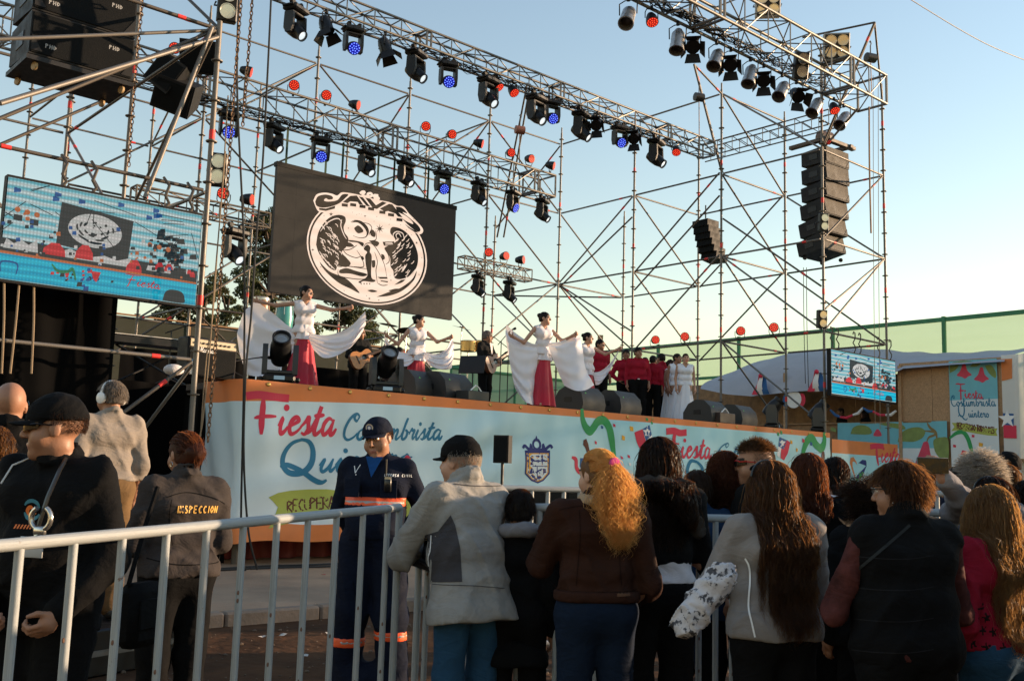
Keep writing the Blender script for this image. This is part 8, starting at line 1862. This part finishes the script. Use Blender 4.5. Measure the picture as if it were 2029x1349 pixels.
for k, (px, py, D, tl) in enumerate(((915,650,21.5,.25), (770,644,21.8,.1), (805,655,22.3,-.2))):
    q = at(px, py, D=D); t = thing('cymbal', ['cymbal on a stand right of the big screen', 'cymbal behind the first guitarist', 'small cymbal behind the second dancer'][k], 'cymbal', (q.x, q.y, ST_Z)); h = q.z-ST_Z
    o = MB().lathe([(0,.21),(.004,.20),(.012,.06),(.03,.05),(.036,.01)], n=24).build('plate', BRZ, t, (0,0,h), (tl,.1,0)); tube_obj('stand', (0,0,0), (0,0,h+.04), .013, METAL, t, 8)
    for a in (0,2.1,4.2): tube_obj('foot', (0,0,.35), (.3*math.cos(a),.3*math.sin(a),0), .010, METAL, t, 6)
for k, (px, D) in enumerate(((928,21.4),(952,21.6))):
    zt_ = at(px, 676, D=D).z-ST_Z; b_ = at(px, 680, D=D); b_.z = ST_Z; t = thing('timbale', ['left brass timbale drum beside the music stand', 'right brass timbale drum beside the music stand'][k], 'drum', b_); MB().lathe([(zt_-.22,.17),(zt_-.01,.17)], n=22).build('shell', M('brass_shell', (.45,.28,.1), .3, metal=.9, var=.15), t); MB().lathe([(zt_-.012,.178),(zt_+.004,.176)], n=22).build('head', SKINH, t); tube_obj('stand', (0,0,0), (0,0,zt_-.2), .016, METAL, t)
# drum kit behind the second dancer
kt = gpt(790, 21.0, ST_Z); t = thing('drum_kit', 'dark drum kit behind the second dancer', 'drum kit', kt)
MB().lathe([(-.2,.28),(.2,.28)], (0,0,.3), (.7,-.7,0), 24).build('bass_drum', M('drum_shell', (.03,.02,.02), .3, var=.1, coat=.5), t)
for x, z in ((-.35,.75),(.1,.82),(.4,.6)): MB().lathe([(-.1,.15),(.1,.15)], (x,.1,z), (.2,-.3,1), 18).build('tom', MATS['drum_shell'], t); tube_obj('tom_arm', (x,.1,z), (x*.5,.1,.3), .012, METAL, t)
# music stand
t = thing('music_stand', 'black music stand in front of the second guitarist', 'music stand', gpt(928, 19.2, ST_Z), R(-60)); zt_ = at(928, 722, D=19.2).z-ST_Z; MB().box((0,0,zt_), (.52,.02,.36), rot=Euler((R(-15),0,0)), bev=.005).build('desk', BLK, t); tube_obj('pole', (0,.05,0), (0,.05,zt_-.1), .012, BLK, t)
for a in (0,2.1,4.2): tube_obj('foot', (0,.05,.25), (.25*math.cos(a),.05+.25*math.sin(a),0), .010, BLK, t, 6)
def mic_stand(px, D, py_top, label, boom=(.3,-.2,.1)):
    t = thing('microphone_stand', label, 'microphone stand', gpt(px, D, ST_Z)); h = at(px, py_top, D=D).z-ST_Z; tube_obj('pole', (0,0,0), (0,0,h), .011, BLK, t, 6); tube_obj('boom', (-boom[0]*.4,-boom[1]*.4,h-boom[2]*.4), (boom[0],boom[1],h+boom[2]), .009, BLK, t, 6)
    for a in (0,2.1,4.2): tube_obj('foot', (0,0,.12), (.3*math.cos(a),.3*math.sin(a),0), .010, BLK, t, 6)
    MB().lathe([(0,.012),(.12,.018),(.13,.026),(.17,.026),(.185,.012)], (boom[0],boom[1],h+boom[2]), (boom[0],boom[1],boom[2]*.3), 10).build('microphone', BLK2, t)
mic_stand(985, 20.0, 675, 'microphone stand right of the second guitarist', (.0,-.25,.18)); mic_stand(1000, 20.6, 690, 'second microphone stand right of the second guitarist', (-.3,.1,.2)); mic_stand(452, 14.2, 715, 'microphone stand lying low beside the guitar amplifier', (.42,.05,.10)); mic_stand(745, 19.6, 672, 'microphone stand in front of the first guitarist', (-.25,-.15,.1)); mic_stand(320, 15.5, 655, 'microphone stand on the left wing of the stage', (.2,-.1,.1))
# guitar amplifier, keyboard, small things at the left edge
q = at(418, 748, Y=.35); t = thing('guitar_amplifier', 'black guitar amplifier with cream control panel at the stage corner', 'amplifier', (q.x, .35, ST_Z+.003), R(8)); wA_ = .78
MB().box((0,.13,.27), (wA_,.28,.54), bev=.02).build('cabinet', CAB, t); MB().box((0,-.014,.205), (wA_-.06,.01,.37)).build('grille', GRLD, t); MB().box((0,-.016,.455), (wA_-.06,.014,.10)).build('control_panel', M('panel_cream', (.42,.34,.22), .4, var=.1), t)
for i in range(9): MB().lathe([(0,.016),(.02,.013)], axis=(0,-1,0), n=10).build('knob', BLK, t, (-.30+.068*i,-.024,.455))
pr = Print(lambda u, v, off: (u, -.021-off*.4, v), t, .004); script_word(pr, 'Marshall', -.22, .335, .036, .2); pr.flush('logo', WHITE, cut=9)
q = at(300, 715, Y=2.2); t = thing('keyboard', 'long dark keyboard on a stand at the left wing', 'keyboard', (q.x, 2.2, ST_Z), R(-4)); MB().box((0,0,.62), (1.5,.35,.12), bev=.01).build('body', BLK, t); MB().box((0,-.12,.69), (1.3,.12,.012)).build('keys', M('keys', (.5,.5,.48), .4, var=.1), t); [tube_obj('stand_leg', (s_*.5,-.15,0), (-s_*.5,.15,.56), .016, BLK, t, 6) for s_ in (-1,1)]
q = at(387, 716, Y=-.05); t = thing('water_bottle', 'small clear water bottle with blue cap by the pole', 'bottle', (q.x, .02, ST_Z)); MB().lathe([(0,.03),(.01,.034),(.14,.034),(.17,.015),(.18,.014)], n=14).build('bottle', M('bottle_plastic', (.6,.65,.68), .08, var=0, alpha=.45), t); MB().lathe([(.178,.016),(.20,.016)], n=12).build('bottle_cap', M('cap_blue', (.02,.2,.5), .4, var=0), t)
q = at(345, 722, Y=.3); t = tag(MB().sphere((0,0,.06), .14, 14, 8, (1,.8,.55)).build('white_cloth_bundle', WHT, None, (q.x, .3, ST_Z)), 'small white cloth bundle on the stage edge by the pole', 'cloth')
# wooden post behind the stage
q = at(1181, 640, Y=13.5); t = tag(MB().box((0,0,3.4), (.2,.1,6.8)).build('wooden_post', WOODB, None, (q.x, 13.5, .0), (0,R(1.5),R(-40))), 'bare wooden post standing behind the fourth dancer', 'post')
t.data.transform(Matrix.Translation((0,0,0)))
# ------------------------------------------------------------------ crowd barriers
PAINT = M('white_paint', (.31,.33,.335), .5, var=.22, vscale=5, bump=.2, bscale=35, rust=((.14,.07,.04), 14., .66))
RUST = M('paint_chip', (.16,.08,.05), .8, var=.2)
def barrier(label, a, b_, z0, z1, bars, r=.0185, low=.16, posts=True):
    """a,b_ = ground ends; z0,z1 = heights of the top rail at the two ends"""
    a, b_ = Vector((a.x, a.y, 0)), Vector((b_.x, b_.y, 0)); t = thing('crowd_barrier', label, 'barrier', a); d = b_-a; n = Vector((-d.y, d.x, 0)).normalized()
    h = lambda s_: z0+(z1-z0)*s_
    tube_obj('top_rail', (0,0,z0), d+Vector((0,0,z1)), r*1.15, PAINT, t, 12); tube_obj('bottom_rail', (0,0,low+z0-1.2), d+Vector((0,0,low+z1-1.2)), r, PAINT, t, 12)
    for i in range(bars):
        s_ = (i+.5)/bars; o = tube_obj('bar', d*s_+Vector((0,0,low+h(s_)-1.2)), d*s_+Vector((0,0,h(s_)-.015)), r*.82, PAINT, t, 12)
        for k in range(2):
            z = random.uniform(.35,.95); MB().sphere((0,0,0), .006, 6, 5, (1,.5,1.6)).build('paint_chip', RUST, t, d*s_+Vector((0,0,z))-Vector((DH.x,DH.y,0))*r*.80)
    for s_ in (0,1):
        tube_obj('post', d*s_+Vector((0,0,.0)), d*s_+Vector((0,0,h(s_))), r, PAINT, t, 12)
    for s_ in (.12,.88): tube_obj('foot', d*s_-n*.28+Vector((0,0,.022)), d*s_+n*.28+Vector((0,0,.022)), r, PAINT, t, 10)
    return t
g = lambda px, D: gpt(px, D)
pa, pb = g(-125, 3.05), g(795, 5.2)
za = CAM.z-((1089)-(940+.03*(-125-CX)))/FPX*3.05; zb = CAM.z-(1003-(940+.03*(795-CX)))/FPX*5.2
barrier('near white crowd barrier in front of the guards', pa, pb, za, zb, 12)
barrier('white crowd barrier behind the old man and the boy', g(838, 5.35), g(1205, 5.0), 1.26, 1.31, 10)
barrier('white crowd barrier before the banner crest, further back', g(940, 6.9), g(1225, 7.3), 1.36, 1.36, 9)
barrier('white crowd barrier behind the scarf and fleece women', g(1235, 5.1), g(1560, 5.4), 1.26, 1.26, 10)
barrier('white crowd barrier beside the black vest woman, near rail', g(1835, 5.4), g(2005, 5.0), 1.32, 1.32, 7)
barrier('white crowd barrier beside the black vest woman, far rail', g(1660, 7.2), g(1985, 7.0), 1.41, 1.41, 9)

# ------------------------------------------------------------------ hooks above the small screen, floor cables, groups
HK = M('hook_steel', (.10,.085,.07), .5, metal=.6, var=.3)
for k, px in enumerate((1652,1664,1697,1708,1745,1768)):
    q = at(px, 672, Y=-.28); z1, z0 = LV[1]+.03, RZ1+.05; h = z1-z0
    o = MB().tube([(-.05,0,h-.03),(-.02,0,h+.03),(.04,0,h+.01),(.05,0,h*.75),(-.02,.02,h*.5),(.06,.0,h*.3),(.05,0,h*.12),(0,0,h*.02)], .016, 6).build('hook', HK, rs, (q.x, -.22, z0))
for k, (px, z0) in enumerate(((122,0),(183,0),(330,0),(378,0))):
    q = at(px, 380, Y=-.5); MB().tube([(0,0,.0),(.05,0,.08),(.0,0,.16),(.04,0,.3),(0,.1,.42)], .02, 6).build('hook', HK, ls, (q.x, -.48, LZ1+.02))
for k in range(4):
    rg = random.Random(k+60); x0 = -1.2+.4*k
    pts = [(x, -.32-.10*k+.06*math.sin(x*1.7+k)+.03*math.sin(x*4.3), .135+.012*(k % 2)) for x in np.linspace(x0, 8.5, 50)]
    tag(MB().tube(pts, .014, 6).build('floor_cable', CAB_), ['black cable lying along the stage foot, closest to the banner', 'second black cable along the stage foot', 'third black cable along the stage foot', 'black cable along the stage foot, nearest the kerb'][k], 'cable')
GR = {'moving_head_light': 'clear lens moving heads on the trusses', 'led_wash_light': 'blue wash lights on the trusses', 'led_par_light': 'red LED par lamps', 'par_can_light': 'silver par cans under the front truss', 'fresnel_light': 'black barn door lamps', 'blinder_light': 'blinder lights', 'crowd_barrier': 'white crowd barriers', 'conga_drum': 'conga drums', 'cymbal': 'cymbals', 'timbale': 'timbales', 'monitor_wedge': 'stage monitor wedges', 'floor_moving_head': 'floor lights along the stage edge', 'litter_scrap': 'litter scraps', 'hanging_cable': 'hanging cables', 'hanging_chain': 'hanging chains', 'line_array': 'loudspeaker arrays', 'ratchet_strap': 'straps of the big screen', 'pine_tree': 'trees behind the stage', 'microphone_stand': 'microphone stands', 'guitar': 'guitars', 'pallet': 'pallets under the stage', 'floor_cable': 'cables at the stage foot', 'subwoofer': 'bass speakers before the stage', 'chain_hoist': 'chain hoists', 'small_truss': 'short trusses', 'rosette_bow': 'bows under the canopy', 'side_fill_speaker': 'speakers behind the left pole', 'black_backdrop': 'black drapes round the stage', 'cable_bundle': 'cable bundles on the trusses'}
for o in COL.objects:
    if o.parent is None:
        n = o.name.split('.')[0]
        if n in GR: o['group'] = GR[n]
        elif n == 'person' and str(o.get('label', '')).startswith('onlooker'): o['group'] = 'onlookers outside the view'
        elif n == 'person': o['group'] = 'performers on the stage' if o.location.z > 2 and o.location.x < 18 else 'people off the stage'
